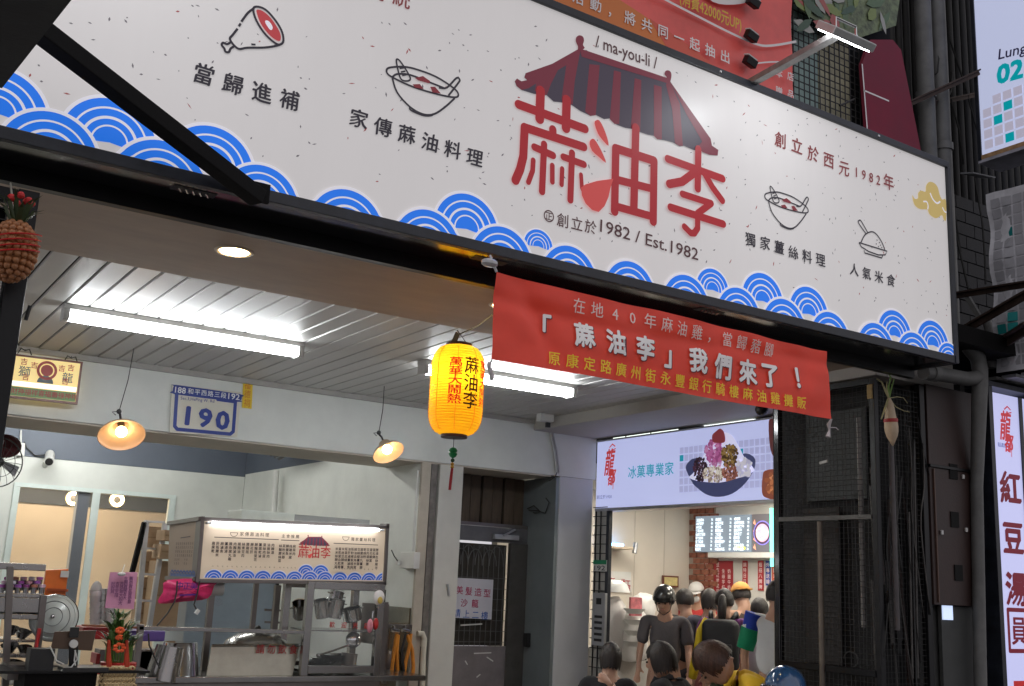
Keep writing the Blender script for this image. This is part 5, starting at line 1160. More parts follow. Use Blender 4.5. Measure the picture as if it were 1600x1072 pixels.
# ceiling panels of the ice shop and the row seen over the sign
m_isl = lamp_mat('shop_panel_glow', (1, .93, .80), 17)
for i, (x, y) in enumerate(((8.2, 6.3), (8.2, 8.1), (8.2, 9.9), (9.3, 7.2), (9.3, 9.2))):
    t = thing('shop_ceiling_panel', (x, y, 2.8), ['nearest', 'second', 'third', 'rear near', 'rear far'][i]+' square ceiling light inside the ice shop', 'ceiling light', 'ceiling lights of the ice shop')
    MB().box((x-.3, y-.3, 2.84), (x+.3, y+.3, 2.858)).build('light_body', m_plastic_w, t); MB().box((x-.27, y-.27, 2.832), (x+.27, y+.27, 2.8395)).build('light_panel', m_isl, t)
m_gl = lamp_mat('corridor_panel_glow', (.90, 1, .88), 1.1)
for i, (a, b) in enumerate((((960, 688), (977, 679)), ((981, 684), (1002, 676)), ((1004, 680), (1016, 673)), ((1020, 678), (1060, 668)))):
    u, v = PX(*a, XI+.5), PX(*b, XI+.5)
    single('corridor_light', MB().box((XI+.48, v.y, u.z), (XI+.5, u.y, v.z)), m_gl, ['first', 'second', 'third', 'fourth'][i]+' small lit panel from the pillar, over the ice shop sign', 'ceiling light', 'small lit panels over the ice shop sign')
u, v = PX(1125, 668, XI+.3), PX(1205, 640, XI+.3)
t = thing('corridor_tube_light', (XI+.3, (u.y+v.y)/2, v.z), 'white tube light fixture over the right half of the ice shop sign', 'ceiling light')
MB().bar((XI+.12, u.y, 3.205), (XI+.12, v.y, 3.205), .10, .02).build('light_body', m_plastic_w, t)
MB().tube([(XI+.10, u.y, 3.185), (XI+.10, v.y, 3.185)], .012, 8).build('light_tube', lamp_mat('dim_tube_glow', (.93, 1, 1), 2.2), t)
# counter with glass display, takeaway bags
ct = thing('service_counter', (9.2, 7.4, 0), 'long white counter with lit glass display in the ice shop', 'counter')
MB().box((8.9, 5.2, 0), (9.35, 9.6, .98)).build('counter_body', mat('tan_counter', (.42, .30, .20), .5, var=.15), ct, bevel=.01)
MB().box((8.86, 5.15, .981), (9.4, 9.65, 1.02)).build('counter_top', m_plastic_w, ct, bevel=.005)
MB().box((8.95, 5.3, 1.35), (9.35, 7.4, 1.42)).build('display_top', mat('display_light', (.9, .95, .95), .3, var=0, emit=1.2, ecol=(.9, 1, .97)), ct)
for y in (5.32, 6.0, 6.7, 7.38): MB().box((8.96, y, 1.021), (8.99, y+.02, 1.349)).build('display_post', m_chrome, ct)
MB().box((8.955, 5.32, 1.021), (8.96, 7.38, 1.349)).build('display_glass', m_glass, ct)
m_bag = mat('white_plastic_bag', (.72, .70, .68), .35, var=.1, scale=5, bump=.3, bscale=18, alpha=.9)
lc_ = thing('side_counter', (8.5, 9.9, 0), 'low white counter at the back left of the ice shop', 'counter')
MB().box((7.6, 9.8, 0), (9.0, 10.4, 1.0)).build('counter_body', mat('pale_counter', (.5, .48, .45), .5), lc_, bevel=.01)
bag = []
for i, (px_, py_, w_, h_, dd, lab) in enumerate(((958, 975, .36, .60, 9.9, 'big clear plastic dispenser tub under a white lid'), (990, 990, .34, .58, 9.75, 'stack of takeaway bowls wrapped in a white plastic bag'), (1004, 948, .30, .32, 10.2, 'white plastic bag on top of the wrapped bowls'))):
    c = PY(px_, py_, dd); mb = MB(); n_ = 14; prof = [(w_/2*q, h_*t) for q, t in ((.75, 0), (.95, .12), (1, .4), (.9, .7), (.8, .85), (.55, .93), (.25, 1.0))]
    mb.lathe(c-Vector((0, 0, h_/2)), prof, 18, cap=True)
    mb.v = [v + Vector((noise.noise(v*7), noise.noise(v*7+Vector((5, 0, 0))), noise.noise(v*6+Vector((0, 9, 0)))))*.035 for v in mb.v]
    single('wrapped_tub' if i == 0 else 'plastic_bag', mb, m_bag, lab, 'bag' if i else 'tub', smooth=1.2)
single('white_tub_lid', MB().lathe(PY(957, 925, 9.85), [(.001, .14), (.10, .13), (.17, .08), (.20, 0), (.001, 0)], 22), m_plastic_w, 'white domed tub lid at the left of the ice shop', 'lid', smooth=.9)
t = thing('bowl_stack', PY(992, 1000, 9.6), 'stack of white bowls showing through the plastic bag', 'bowls')
for k in range(4): MB().lathe(PY(991, 1010-k*17, 9.57), [(.07, 0), (.12, .05), (.125, .055), (.11, .05), (.065, .008)], 18).build('bowl', m_plastic_w, t, smooth=.8)
MB().cbox(PY(993, 948, 9.57), (.16, .03, .2)).build('red_label', mat('pink_red_label', (.55, .16, .18), .5, var=.4, scale=20), t)
# folding grille, intercom, number plate at the shop corner
gr = thing('folding_grille', (6.96, 8.97, 0), 'black square grille folded against the white pillar beside the ice shop', 'grille')
for y in (8.855, ): MB().box((6.93, y-.02, 0), (6.975, y+.025, 2.43)).build('grille_post', m_frame, gr, bevel=.003)
mb = MB()
for y in (9.07, 8.99): MB().bar((6.945, y, 0), (6.945, y, 2.43), .010).build('grille_rod', m_black, gr)
for k in range(26): MB().bar((6.940, 8.88, .12+k*.094), (6.940, 9.115, .12+k*.094), .008).build('grille_rod', m_black, gr)
MB().box((6.96, 8.88, 0), (6.98, 9.115, 2.43)).build('backing_panel', mat('grille_backing', (.42, .41, .38), .6), gr)
ic = thing('intercom', (6.93, 9.0, 1.2), 'silver door intercom panel mounted on the grille', 'intercom')
a, b = PX(929, 926, 6.925), PX(946, 1010, 6.925)
MB().box((6.905, b.y, b.z), (6.935, a.y, a.z)).build('panel', m_alu, ic, bevel=.003)
W_ = a.y-b.y; H_ = a.z-b.z
MB().box((6.902, b.y+W_*.3, a.z-H_*.22), (6.9045, b.y+W_*.7, a.z-H_*.10)).build('screen', m_plastic_b, ic)
for r_ in range(5): MB().box((6.90, b.y+W_*.2, b.z+H_*(.08+.11*r_)), (6.9045, b.y+W_*.8, b.z+H_*(.13+.11*r_))).build('button_row', m_plastic_b, ic)
t = thing('green_number_plate', PX(937, 885, 6.92), 'small green and white plate reading 192 on the grille', 'number plate')
a, b = PX(928, 875, 6.925), PX(948, 893, 6.925)
MB().box((6.92, b.y, b.z), (6.928, a.y, a.z)).build('plate', m_plastic_w, t); gp_ = facing_left(6.919)
p = Print(gp_, .0005, .0001); h_ = a.z-b.z; p.poly([(-a.y, a.z-h_*.38), (-b.y, a.z-h_*.38), (-b.y, a.z), (-a.y, a.z)]); p.build('green_band', ink('plate_green', (20, 130, 90)), t)
p = Print(gp_, .001, .0001); p.latin('192', (-a.y+.02, b.z+h_*.3), (-b.y-.02, b.z+h_*.3), h_*.42, .01, pix=False); p.build('lettering', ink('plate_dark', (50, 50, 60)), t)

# ================================================================== stair door recess
dr = thing('steel_gate_door', (5.9, 9.6, 0), 'dark steel door with ornamental grille and hand-lettered sheet, right of the white post', 'door')
m_dg = mat('gate_grey', (.16, .16, .17), .5, metal=.4, var=.25, scale=5, bump=.08)
DY = 9.56
dpn = facing_street(DY); dz = dpn.px(790, 822)[1]
MB().box((5.36, DY+.02, dz-.17), (6.44, DY+.06, dz-.02)).build('top_rail', m_dg, dr, bevel=.004)
g0 = dpn.px(780, 851)[1]; g1 = dpn.px(780, 1010)[1]; gx1 = dpn.px(795, 940)[0]
MB().box((5.36, DY+.02, 0), (gx1+.0, DY+.05, g1)).build('lower_panel', mat('door_panel_grey', (.19, .17, .18), .5, var=.3, scale=3, bump=.05), dr)
MB().box((gx1+.001, DY+.01, 0), (6.44, DY+.06, dz-.171)).build('side_rail', mat('door_stile', (.065, .062, .058), .5, var=.3), dr, bevel=.003)
MB().box((5.36, DY+.09, g1), (gx1, DY+.1, g0)).build('dark_pane', mat('dark_pane', (.045, .04, .035), .3, var=.3), dr)
for k in range(15): x = 5.42+k*.062; MB().tube([(x, DY+.03, g1), (x, DY+.03, g0-.02)], .004, 6).build('grille_rod', mat('grille_grey', (.13, .13, .13), .5, metal=.5), dr) if x < gx1 else None
for k in range(9): MB().tube([(5.40, DY+.025, g1+.04+k*.105), (gx1, DY+.025, g1+.04+k*.105)], .0035, 6).build('grille_rod', MATS['grille_grey'], dr) if g1+.04+k*.105 < g0-.25 else None
for k in range(4):
    x = 5.47+k*.17; MB().tube([(x+.085*math.cos(t), DY+.02, g0-.22+.16*math.sin(t)) for t in [PI*q/10 for q in range(11)]], .005, 6).build('grille_arch', MATS['grille_grey'], dr)
    MB().tube([(x+.085+.085*math.cos(t), DY+.022, g0-.22+.20*math.sin(t)) for t in [PI*q/10 for q in range(11)]], .004, 6).build('grille_arch', MATS['grille_grey'], dr)
# transom boards above the door
tr_ = thing('transom_boards', (5.9, 9.62, dz), 'upright dark brown boards filling the transom above the steel door', 'boards')
for k in range(8):
    x = 5.37+k*.135; zb_ = dz-.015+(.25 if k == 1 else 0)
    MB().box((x, 9.66+.02*(k % 2), zb_), (x+.118, 9.69+.02*(k % 2), 2.742)).build('board', mat('transom_brown', (.09, .065, .045), .7, var=.45, scale=4, stretch=(3, 1, .6), bump=.1), tr_)
MB().box((5.36, 9.72, dz), (6.45, 9.74, 2.742)).build('backing', m_blackmatte, tr_)
MB().box((5.36, 9.60, dz-.015), (6.45, 9.70, dz+.02)).build('sill_rail', m_steel2, tr_)
single('door_closer', MB().box((6.0, DY-.03, dz-.14), (6.3, DY+.015, dz-.09)).bar((6.1, DY-.04, dz-.1), (6.25, DY-.02, dz-.03), .02), m_alu, 'grey door closer on the head of the steel door', 'door closer', bevel=.004)
struct('recess_side_wall', MB().box((6.462, 9.13, 0), (6.499, 9.95, 2.744)), mat('grey_blue_steel', (.21, .24, .25), .45, metal=.3, var=.15, scale=2))
lk = thing('lock_box', PX(822, 1002, 6.45), 'black lock box with a steel bolt on the grey reveal beside the door', 'lock')
c = PX(823, 1000, 6.43); MB().cbox(c, (.05, .07, .14)).build('lock_body', m_plastic_b, lk, bevel=.008); MB().tube([c+Vector((0, .03, -.03)), c+Vector((0, .11, -.03))], .012, 8).build('bolt', m_chrome, lk)
sgn = thing('lettered_sheet', PY(735, 960, DY-.01), 'white sheet with red and blue hand-cut characters on the door grille', 'notice')
sgp = facing_street(DY-.012)
q = [sgp.px(*a) for a in ((702,902),(771,906),(768,968),(700,965))]
MB().add([sgp.pt(*a, h) for h in (0, -.006) for a in q], [(0,1,2,3),(7,6,5,4)]+[(i, (i+1) % 4, 4+(i+1) % 4, 4+i) for i in range(4)]).build('sheet', mat('lavender_white_sheet', (.55, .55, .62), .5, var=.04), sgn)
p = Print(sgp, .001, .0001); p.line('美髮造型', (718, 922), (761, 927), .088, .006); p.line('沙龍', (725, 942), (736, 943) and (742, 943), .085, .006); p.build('lettering', ink('magenta_ink', (170, 40, 90)), sgn)
p = Print(sgp, .001, .0001); p.line('請上二樓', (714, 958), (757, 962), .085, .006); p.build('lettering', ink('blue_ink', (60, 100, 180)), sgn)
p = Print(facing_street(DY+.019), .001, .0001)
for a, b in (((741, 1021), (767, 1020)), ((761, 1027), (770, 1033)), ((727, 1033), (730, 1038)), ((745, 1058), (750, 1054))): p.pstroke([a, b], .012)
p.build('tape_scrap', m_plastic_w, dr)
single('tape_strip', MB().bar(PY(720, 977, DY), PY(753, 975, DY), .012), m_plastic_w, 'strip of white tape on the door grille under the lettered sheet', 'tape')
single('coiled_cable', MB().tube([PX(824, 795, 6.44), PX(834, 790, 6.44), PX(845, 800, 6.44), PX(836, 802, 6.44), PX(826, 797, 6.44), PX(840, 798, 6.44), PX(852, 802, 6.44), PX(858, 785, 6.44), PX(853, 778, 6.44)], .006, 6), m_wire, 'black cable looped on the reveal above the door', 'cable', smooth=1)
# ================================================================== people
m_skin = mat('skin', (.50, .29, .20), .5, var=.06, scale=9)
m_eye = mat('eye_dark', (.02, .015, .012), .2, var=0); m_lip = mat('lip', (.35, .12, .10), .5, var=0)
def hairm(n, c): return mat('hair_'+n, c, .45, var=.5, scale=60, bump=.4, bscale=160, stretch=(1, 1, .12))
def skin_mesh(V, E, rad, sub=1, root=0):
    me = bpy.data.meshes.new('s'); me.from_pydata(V, E, [])
    o = bpy.data.objects.new('m', me); TMP.collection.objects.link(o)
    m = o.modifiers.new('s', 'SKIN'); m.branch_smoothing = .4
    sv = me.skin_vertices[0].data
    for i, r_ in enumerate(rad): sv[i].radius = r_ if isinstance(r_, tuple) else (r_, r_)
    sv[root].use_root = True
    if sub: s_ = o.modifiers.new('u', 'SUBSURF'); s_.levels = s_.render_levels = sub
    vl = TMP.view_layers[0]; vl.update(); out = bpy.data.meshes.new_from_object(o.evaluated_get(vl.depsgraph)); bpy.data.objects.remove(o)
    return out
def remesh(mb, vox):
    me = bpy.data.meshes.new('r'); me.from_pydata(mb.v, [], mb.f); me.update()
    o = bpy.data.objects.new('m', me); TMP.collection.objects.link(o); m = o.modifiers.new('r', 'REMESH'); m.mode = 'VOXEL'; m.voxel_size = vox
    s_ = o.modifiers.new('s', 'SMOOTH'); s_.factor = .5; s_.iterations = 3
    vl = TMP.view_layers[0]; vl.update(); out = bpy.data.meshes.new_from_object(o.evaluated_get(vl.depsgraph)); bpy.data.objects.remove(o)
    return out
def add_mesh(mb, me, M=None):
    mb.add([(M @ v.co) if M else v.co.copy() for v in me.vertices], [tuple(p.vertices) for p in me.polygons]); return mb
def person(px_, py_top, X_, face, label, shirt, hair, sit=False, lean=0, headp=0, heady=0, arms=None, pants=None, sleeve=.5, scale=1, hair_kind='short', group='customers at the ice shop', tank=False, ztop_=None, Y_=None):
    p = PX(px_, py_top, X_) if Y_ is None else PY(px_, py_top, Y_)
    H = 1.70; dz_ = -.47 if sit else 0
    # joints in the body frame: x right, y forward, z up
    pel = Vector((0, 0, .93+dz_)); T = Matrix.Translation(pel) @ Matrix.Rotation(-lean, 4, 'X') @ Matrix.Translation(-pel)
    J = lambda x, y, z_: T @ Vector((x, y, z_+dz_))
    nb, nk, hc = J(0, .0, 1.43), J(0, .015, 1.49), None
    HM = Matrix.Translation(nk) @ Matrix.Rotation(-lean*.3, 4, 'X') @ Matrix.Rotation(heady, 4, 'Z') @ Matrix.Rotation(-headp, 4, 'X')
    hc = HM @ Vector((0, .02, .085))
    top = (HM @ Vector((0, 0, .205))).z
    s = scale*(p.z/top) if ztop_ is None else scale
    W = Matrix.Translation((p.x, p.y, 0)) @ Matrix.Rotation(face, 4, 'Z') @ Matrix.Scale(s, 4) @ Matrix.Translation((-hc.x, -hc.y, 0))
    V = [pel, J(0, 0, 1.08), J(0, .0, 1.26), nb, nk, HM @ Vector((0, .01, .05))]; E = [(0,1),(1,2),(2,3),(3,4),(4,5)]; rad = [.12, .115, .125, .085, .074, .066]
    A = arms or [None, None]; hands = []
    SH = []
    for k, sx in enumerate((-1, 1)):
        a = A[k] or ((.012, -.01, -.28), (-.01, .06, -.25))
        sh = J(sx*.185, 0, 1.395); R_ = T.to_3x3()
        el = sh + (R_ @ Vector((sx*a[0][0], a[0][1], a[0][2]))); wr = el + (R_ @ Vector((sx*a[1][0], a[1][1], a[1][2])))
        i0 = len(V); V += [J(sx*.09, 0, 1.37), sh, sh.lerp(el, .5), el, el.lerp(wr, .5), wr]; E += [(2, i0)]+[(i0+q, i0+q+1) for q in range(5)]; rad += [.085, .062, .048, .040, .036, .024]
        d = (wr-el).normalized(); sd = d.cross(Vector((0, 1, 0))); sd = (sd if sd.length > .2 else d.cross(Vector((0, 0, 1)))).normalized(); nn = sd.cross(d)
        palm = wr + d*.075; iw_ = i0+5; ip_ = len(V); V += [palm]; E += [(iw_, ip_)]; rad += [(.036, .018)]
        for f_, (off, L) in enumerate(((-.03, .062), (-.010, .075), (.011, .070), (.030, .055))):
            b = palm + sd*off; V += [b + d*.022, b+d*(.022+L*.55)+nn*.006, b+d*(.022+L)+nn*.022]; n0 = len(V)-3; E += [(ip_, n0), (n0, n0+1), (n0+1, n0+2)]; rad += [.010, .0095, .008]
        b = wr + d*.03 - sd*.02; V += [b-sd*.025+nn*.006, b-sd*.045+d*.03+nn*.012]; n0 = len(V)-2; E += [(iw_, n0), (n0, n0+1)]; rad += [.013, .010]
        SH.append((i0, sh, el, wr))
    for sx in (-1, 1):
        hp_ = Vector((sx*.09, 0, .90+dz_)) + (Vector((0, .0, -.0)))
        kn = Vector((sx*.12, .42, .50)) if sit else Vector((sx*.11, .02, .49)); an = Vector((sx*.12, .40, .09)) if sit else Vector((sx*.12, 0, .09))
        i0 = len(V); V += [hp_, hp_.lerp(kn, .5), kn, kn.lerp(an, .4), an, an+Vector((0, .13, -.045))]; E += [(0, i0)]+[(i0+q, i0+q+1) for q in range(5)]; rad += [.10, .085, .06, .055, .04, .034]
    body = skin_mesh(V, E, rad, 1)
    mb = MB(); add_mesh(mb, body)
    hm = HM @ Matrix.Translation((0, .02, .085))
    mb.ball(hm @ Vector((0, 0, 0)), (.073, .092, .108), 16, 12, hm.to_3x3()); mb.ball(hm @ Vector((0, .035, -.055)), (.048, .05, .052), 12, 8, hm.to_3x3())
    mb.ball(hm @ Vector((0, .098, -.015)), (.013, .018, .024), 8, 6, hm.to_3x3())
    for sx in (-1, 1): mb.ball(hm @ Vector((sx*.076, -.005, -.01)), (.010, .018, .030), 8, 6, hm.to_3x3())
    Ti = T.inverted()
    def flat(v, zt_=9):
        q = Ti @ v; w_ = max(0, min(1, (.24-abs(q.x))/.06))*max(0, min(1, (1.44+dz_-q.z)/.04) if zt_ < 9 else 1); q.y *= 1-.30*w_; return T @ q
    mb.v = [flat(v, 1) if (Ti @ v).z > .80+dz_ and (Ti @ v).z < 1.44+dz_ and abs((Ti @ v).y) < .16 else v for v in mb.v]
    bd = remesh(mb, .011)
    base = Vector((p.x, p.y, 0))
    root = thing('person', base, label, 'person', group)
    def put(name, mb_, m, sm=3): mb2 = MB(); mb2.v = [W @ v for v in mb_.v]; mb2.f = mb_.f; return mb2.build(name, m, root, smooth=sm)
    mb = MB(); add_mesh(mb, bd); put('body', mb, m_skin)
    # shirt
    Vs = [J(0, 0, .92), J(0, 0, 1.08), J(0, 0, 1.26), J(0, .0, 1.455)]; Es = [(0,1),(1,2),(2,3)]; rs_ = [.185, .180, .195, .105]
    for (i0, sh, el, wr), sx in zip(SH, (-1, 1)):
        if tank: n0 = len(Vs); Vs += [J(sx*.09, 0, 1.37)]; Es += [(2, n0)]; rs_ += [.075]; continue
        n0 = len(Vs); L = [J(sx*.09, 0, 1.37), sh, sh.lerp(el, min(1, sleeve*2))]
        rr_ = [.095, .080, .070]
        if sleeve > .5: L += [el.lerp(wr, (sleeve-.5)*2)]; rr_ += [.05]
        Vs += L; Es += [(2, n0)]+[(n0+q, n0+q+1) for q in range(len(L)-1)]; rs_ += rr_
    sm_ = skin_mesh(Vs, Es, rs_, 2); mb = MB(); add_mesh(mb, sm_)
    mb.v = [v + Vector((noise.noise(v*6), noise.noise(v*6+Vector((3, 0, 0))), 0))*.018 + Vector((noise.noise(v*19), noise.noise(v*17+Vector((9, 0, 0))), 0))*.010 for v in mb.v]; 
    mb.v = [flat(v) for v in mb.v]; put('shirt', mb, shirt)
    Vs = [Vector((0, 0, .97+dz_)), Vector((0, 0, .88+dz_))]; Es = [(0, 1)]; rs_ = [.135, .135]
    for sx in (-1, 1):
        hp_ = Vector((sx*.09, 0, .84+dz_)); kn = Vector((sx*.12, .42, .50)) if sit else Vector((sx*.11, .02, .49)); an = Vector((sx*.12, .40, .12)) if sit else Vector((sx*.12, 0, .12))
        n0 = len(Vs); Vs += [hp_, hp_.lerp(kn, .5), kn, an]; Es += [(1, n0), (n0, n0+1), (n0+1, n0+2), (n0+2, n0+3)]; rs_ += [.11, .10, .08, .065]
    mb = MB(); add_mesh(mb, skin_mesh(Vs, Es, rs_, 1)); put('trousers', mb, pants or mat('dark_trousers', (.03, .03, .035), .8, var=.2))
    mb = MB()
    for sx in (-1, 1): an = Vector((sx*.12, .40, .09)) if sit else Vector((sx*.12, 0, .09)); mb.ball(an+Vector((0, .06, -.045)), (.048, .13, .045), 12, 8)
    put('shoes', mb, m_plastic_b)
    # face
    R3 = hm.to_3x3()
    for sx in (-1, 1):
        mb = MB().ball(hm @ Vector((sx*.031, .087, .008)), (.012, .008, .007), 8, 6, R3); put('eye', mb, m_eye)
        mb = MB().ball(hm @ Vector((sx*.031, .090, .028)), (.018, .006, .004), 8, 5, R3); put('eyebrow', mb, m_eye)
    put('mouth', MB().ball(hm @ Vector((0, .080, -.055)), (.022, .008, .006), 8, 5, R3), m_lip)
    if hair is not None:
        mb = MB().ball((0, 0, 0), (.083, .102, .113), 24, 18)
        out = []
        for v in mb.v:
            q = v.copy()
            if q.y > .035 and q.z < .05: q *= .80
            elif q.z < -.05: q *= .86
            out.append(hm @ (q + Vector((0, -.010, .010))))
        mb.v = out; rh = random.Random(int(px_*7+py_top))
        drop = dict(short=.0, bun=.0, bob=.075, pony=.02).get(hair_kind, 0)
        for k in range(420):
            th = rh.uniform(0, 2*PI); front = math.sin(th)      # +1 = forehead
            ph0 = rh.uniform(.05, .9); ph1 = (1.05 if front > .75 else 1.35 if front > .45 else 1.95 if hair_kind == 'short' else 1.7) + rh.uniform(-.12, .1)
            if ph0 > ph1-.3: continue
            e = 1.03+rh.uniform(0, .075); w_ = rh.uniform(.004, .010); th2 = th+rh.uniform(-.25, .25); L = []
            for q in range(6):
                t = q/5; ph = ph0+(ph1-ph0)*t; tt = th+(th2-th)*t
                L.append((Vector((.083*e*math.sin(ph)*math.cos(tt), .102*e*math.sin(ph)*math.sin(tt)-.010, .113*e*math.cos(ph)+.010)), tt))
            if drop and front < .45:
                for q in (1, 2): L.append((L[5][0]+Vector((-.006*q*math.cos(th2), -.004*q*math.sin(th2), -drop*q/2*rh.uniform(.8, 1.1))), th2))
            vs = []
            for n_, (c_, tt) in enumerate(L):
                tn = Vector((-math.sin(tt), math.cos(tt), 0))*w_*(1 if n_ < len(L)-1 else .3); vs += [hm @ (c_-tn), hm @ (c_+tn)]
            mb.add(vs, [(2*n_, 2*n_+1, 2*n_+3, 2*n_+2) for n_ in range(len(L)-1)])
        if hair_kind == 'pony':
            mb.tube([hm @ Vector(q) for q in ((0, -.10, .05), (0, -.14, .03), (0, -.15, -.06), (0, -.135, -.15), (0, -.13, -.21))], [.02, .035, .042, .032, .008], 12)
            for k in range(40):
                a_ = rh.uniform(0, 2*PI); d_ = Vector((math.cos(a_)*.032, math.sin(a_)*.026, 0)); mb.tube([hm @ (Vector(q)+d_*s_) for q, s_ in (((0, -.13, .04), .6), ((0, -.15, -.04), 1.25), ((0, -.14, -.14), 1.1), ((0, -.13, -.23+rh.uniform(-.03, .03)), .6))], .004, 4)
        if hair_kind == 'bun': mb.ball(hm @ Vector((0, -.14, -.03)), (.05, .05, .05), 10, 8)
        put('hair', mb, hair)
    return root, W, hm, put, T
sh_grey = mat('charcoal_tee', (.11, .10, .105), .85, var=.15, scale=14, bump=.3, bscale=25); sh_black = mat('black_tee', (.012, .012, .014), .85, var=.3, bump=.6, bscale=18)
sh_red = mat('red_uniform', (.45, .03, .03), .8, var=.1, bump=.2); sh_pur = mat('purple_print_tee', (.22, .05, .25), .8, var=.7, scale=22); sh_dgrey = mat('slate_shirt', (.09, .09, .12), .85, var=.15, bump=.3)
sh_yel = mat('mustard_shirt', (.80, .50, .02), .75, var=.08, bump=.3, bscale=20); sh_tank = mat('brown_tank_top', (.05, .03, .025), .8, var=.2); sh_pale = mat('pale_grey_shirt', (.45, .46, .50), .8, var=.1, bump=.3)
sh_polo = mat('white_polo', (.62, .64, .66), .8, var=.06, bump=.2)
hb_ = hairm('black', (.028, .021, .018)); hbr = hairm('brown', (.075, .035, .022))
FC = R(-45)      # faces away from the camera
def toward(deg): return R(deg)
def cap_parts(put, hm, col, brim_dir=1, name='cap'):
    m_ = mat(name+'_cloth', col, .8, var=.08)
    R3 = hm.to_3x3(); mb = MB().ball((0, 0, 0), (.097, .112, .10), 20, 14); keep = []
    mb.v = [hm @ (Vector((v.x, v.y, max(v.z, -.0)))+Vector((0, -.008, .048))) for v in mb.v]; put(name+'_crown', mb, m_)
    mb = MB(); n = 12; pts = [Vector((.088*math.cos(PI*k/n), brim_dir*(.075+.085*math.sin(PI*k/n)), .046-.012*math.sin(PI*k/n))) for k in range(n+1)]; lo = [q-Vector((0, 0, .006)) for q in pts]
    mb.add([hm @ q for q in pts+lo], [tuple(range(n+1)), tuple(range(2*n+1, n, -1))]+[(i, i+1, n+2+i, n+1+i) for i in range(n)]); put(name+'_brim', mb, m_)
def helmet_parts(put, hm, m_):
    mb = MB().ball((0, 0, 0), (.112, .135, .125), 26, 18); mb.v = [hm @ (Vector((v.x, v.y, max(v.z, -.02-.05*(v.y < .03))))+Vector((0, -.015, .045))) for v in mb.v]; put('helmet_shell', mb, m_)
    mb = MB(); n = 14; mb.add([hm @ Vector((.108*math.cos(t), .02+.118*math.sin(t), .075+z_)) for z_ in (0, -.035) for t in [PI*(.1+.8*k/n) for k in range(n+1)]], [(i, i+1, n+2+i, n+1+i) for i in range(n)]); put('helmet_visor', mb, mat('smoked_visor', (.02, .02, .02), .1, var=0))
    mb = MB()
    for sx in (-1, 1): mb.tube([hm @ Vector((sx*.085, .01, .0)), hm @ Vector((sx*.06, .04, -.08)), hm @ Vector((0, .05, -.118))], .005, 6)
    put('chin_strap', mb, m_plastic_b)
m_helm = mat('charcoal_helmet', (.05, .048, .045), .22, metal=.2, var=.3, scale=3, coat=.6)
# standing, far to near
r = person(1088, 912, 9.75, R(120), 'person in a white cap, face mask and red uniform behind the counter', sh_red, hb_, headp=.25, group='staff'); cap_parts(r[3], r[2], (.60, .58, .56), 1, 'white_cap')
mb = MB().ball((0, 0, 0), (.060, .04, .048), 14, 8); mb.v = [r[2] @ (v+Vector((0, .068, -.045))) for v in mb.v]; r[3]('face_mask', mb, m_plastic_w)
r = person(1158, 913, 8.7, R(-10), 'person in a brown tank top and orange cap worn backwards', sh_tank, hb_, headp=.35, tank=True, arms=[((.06, .08, -.27), (-.02, .2, -.1)), ((.06, .08, -.27), (-.02, .2, -.1))]); cap_parts(r[3], r[2], (.72, .36, .10), -1, 'orange_cap')
r = person(1187, 935, 8.1, R(-60), 'person in a pale grey shirt between the black backpack and the striped polo', sh_pale, hb_, headp=.2)
r = person(1069, 921, 7.95, R(-25), 'person in a black tee with short hair right behind the helmeted one', sh_black, hb_, headp=.1, heady=.5, sleeve=.45)
r = person(1109, 921, 8.0, FC, 'person with dark hair in a slate grey shirt seen from behind', sh_dgrey, hb_, headp=.15, hair_kind='bob', pants=mat('dusty_pink_shorts', (.35, .13, .13), .8))
r = person(1038, 921, 7.25, R(140), 'person in a charcoal tee and dark motorcycle helmet looking down', sh_grey, hb_, headp=.3, heady=-.25, hair_kind='bun', arms=[((.05, -.02, -.27), (.0, .12, -.20)), ((.05, .0, -.27), (.02, .10, -.2))], sleeve=.48); helmet_parts(r[3], r[2], m_helm)
r = person(1132, 921, 7.55, R(-52), 'person with a ponytail, purple tee and black backpack seen from behind', sh_pur, hb_, headp=.12, hair_kind='pony', pants=mat('olive_trousers', (.08, .09, .05), .8), sleeve=.42)
W_, put, T_ = r[1], r[3], r[4]
mb = MB().cbox((0, -.20, 1.17), (.34, .19, .50)); me_ = bpy.data.meshes.new('b'); me_.from_pydata(mb.v, [], mb.f)
bmx = bmesh.new(); bmx.from_mesh(me_); bmesh.ops.bevel(bmx, geom=bmx.edges[:], offset=.07, segments=5, affect='EDGES', profile=.5); bmx.to_mesh(me_); bmx.free()
bpk = thing('backpack', W_ @ Vector((0, -.2, .9)), 'black backpack worn over a purple tee', 'backpack')
mb = MB(); add_mesh(mb, me_, W_); m_bp = mat('black_nylon', (.013, .013, .015), .6, var=.3, bump=.4, bscale=16); mb.v = [v+Vector((noise.noise(v*8), noise.noise(v*8+Vector((2, 2, 2))), 0))*.02 for v in mb.v]; mb.build('pack_body', m_bp, bpk, smooth=2)
mb = MB().cbox((0, -.31, 1.08), (.24, .05, .24)); MB.build(add_mesh(MB(), (lambda m: (m.from_pydata(mb.v, [], mb.f), m)[1])(bpy.data.meshes.new('c')), W_), 'front_pocket', m_bp, bpk, bevel=.015)
mb = MB()
for sx in (-1, 1): mb.tube([W_ @ Vector(q) for q in ((sx*.10, -.14, 1.42), (sx*.12, -.02, 1.475), (sx*.125, .12, 1.36), (sx*.13, .12, 1.1))], .022, 8)
mb.build('shoulder_strap', m_bp, bpk, smooth=2)
MB().cbox(W_ @ Vector((.08, -.345, 1.16)), (.03, .012, .012)).build('small_logo', m_plastic_w, bpk)
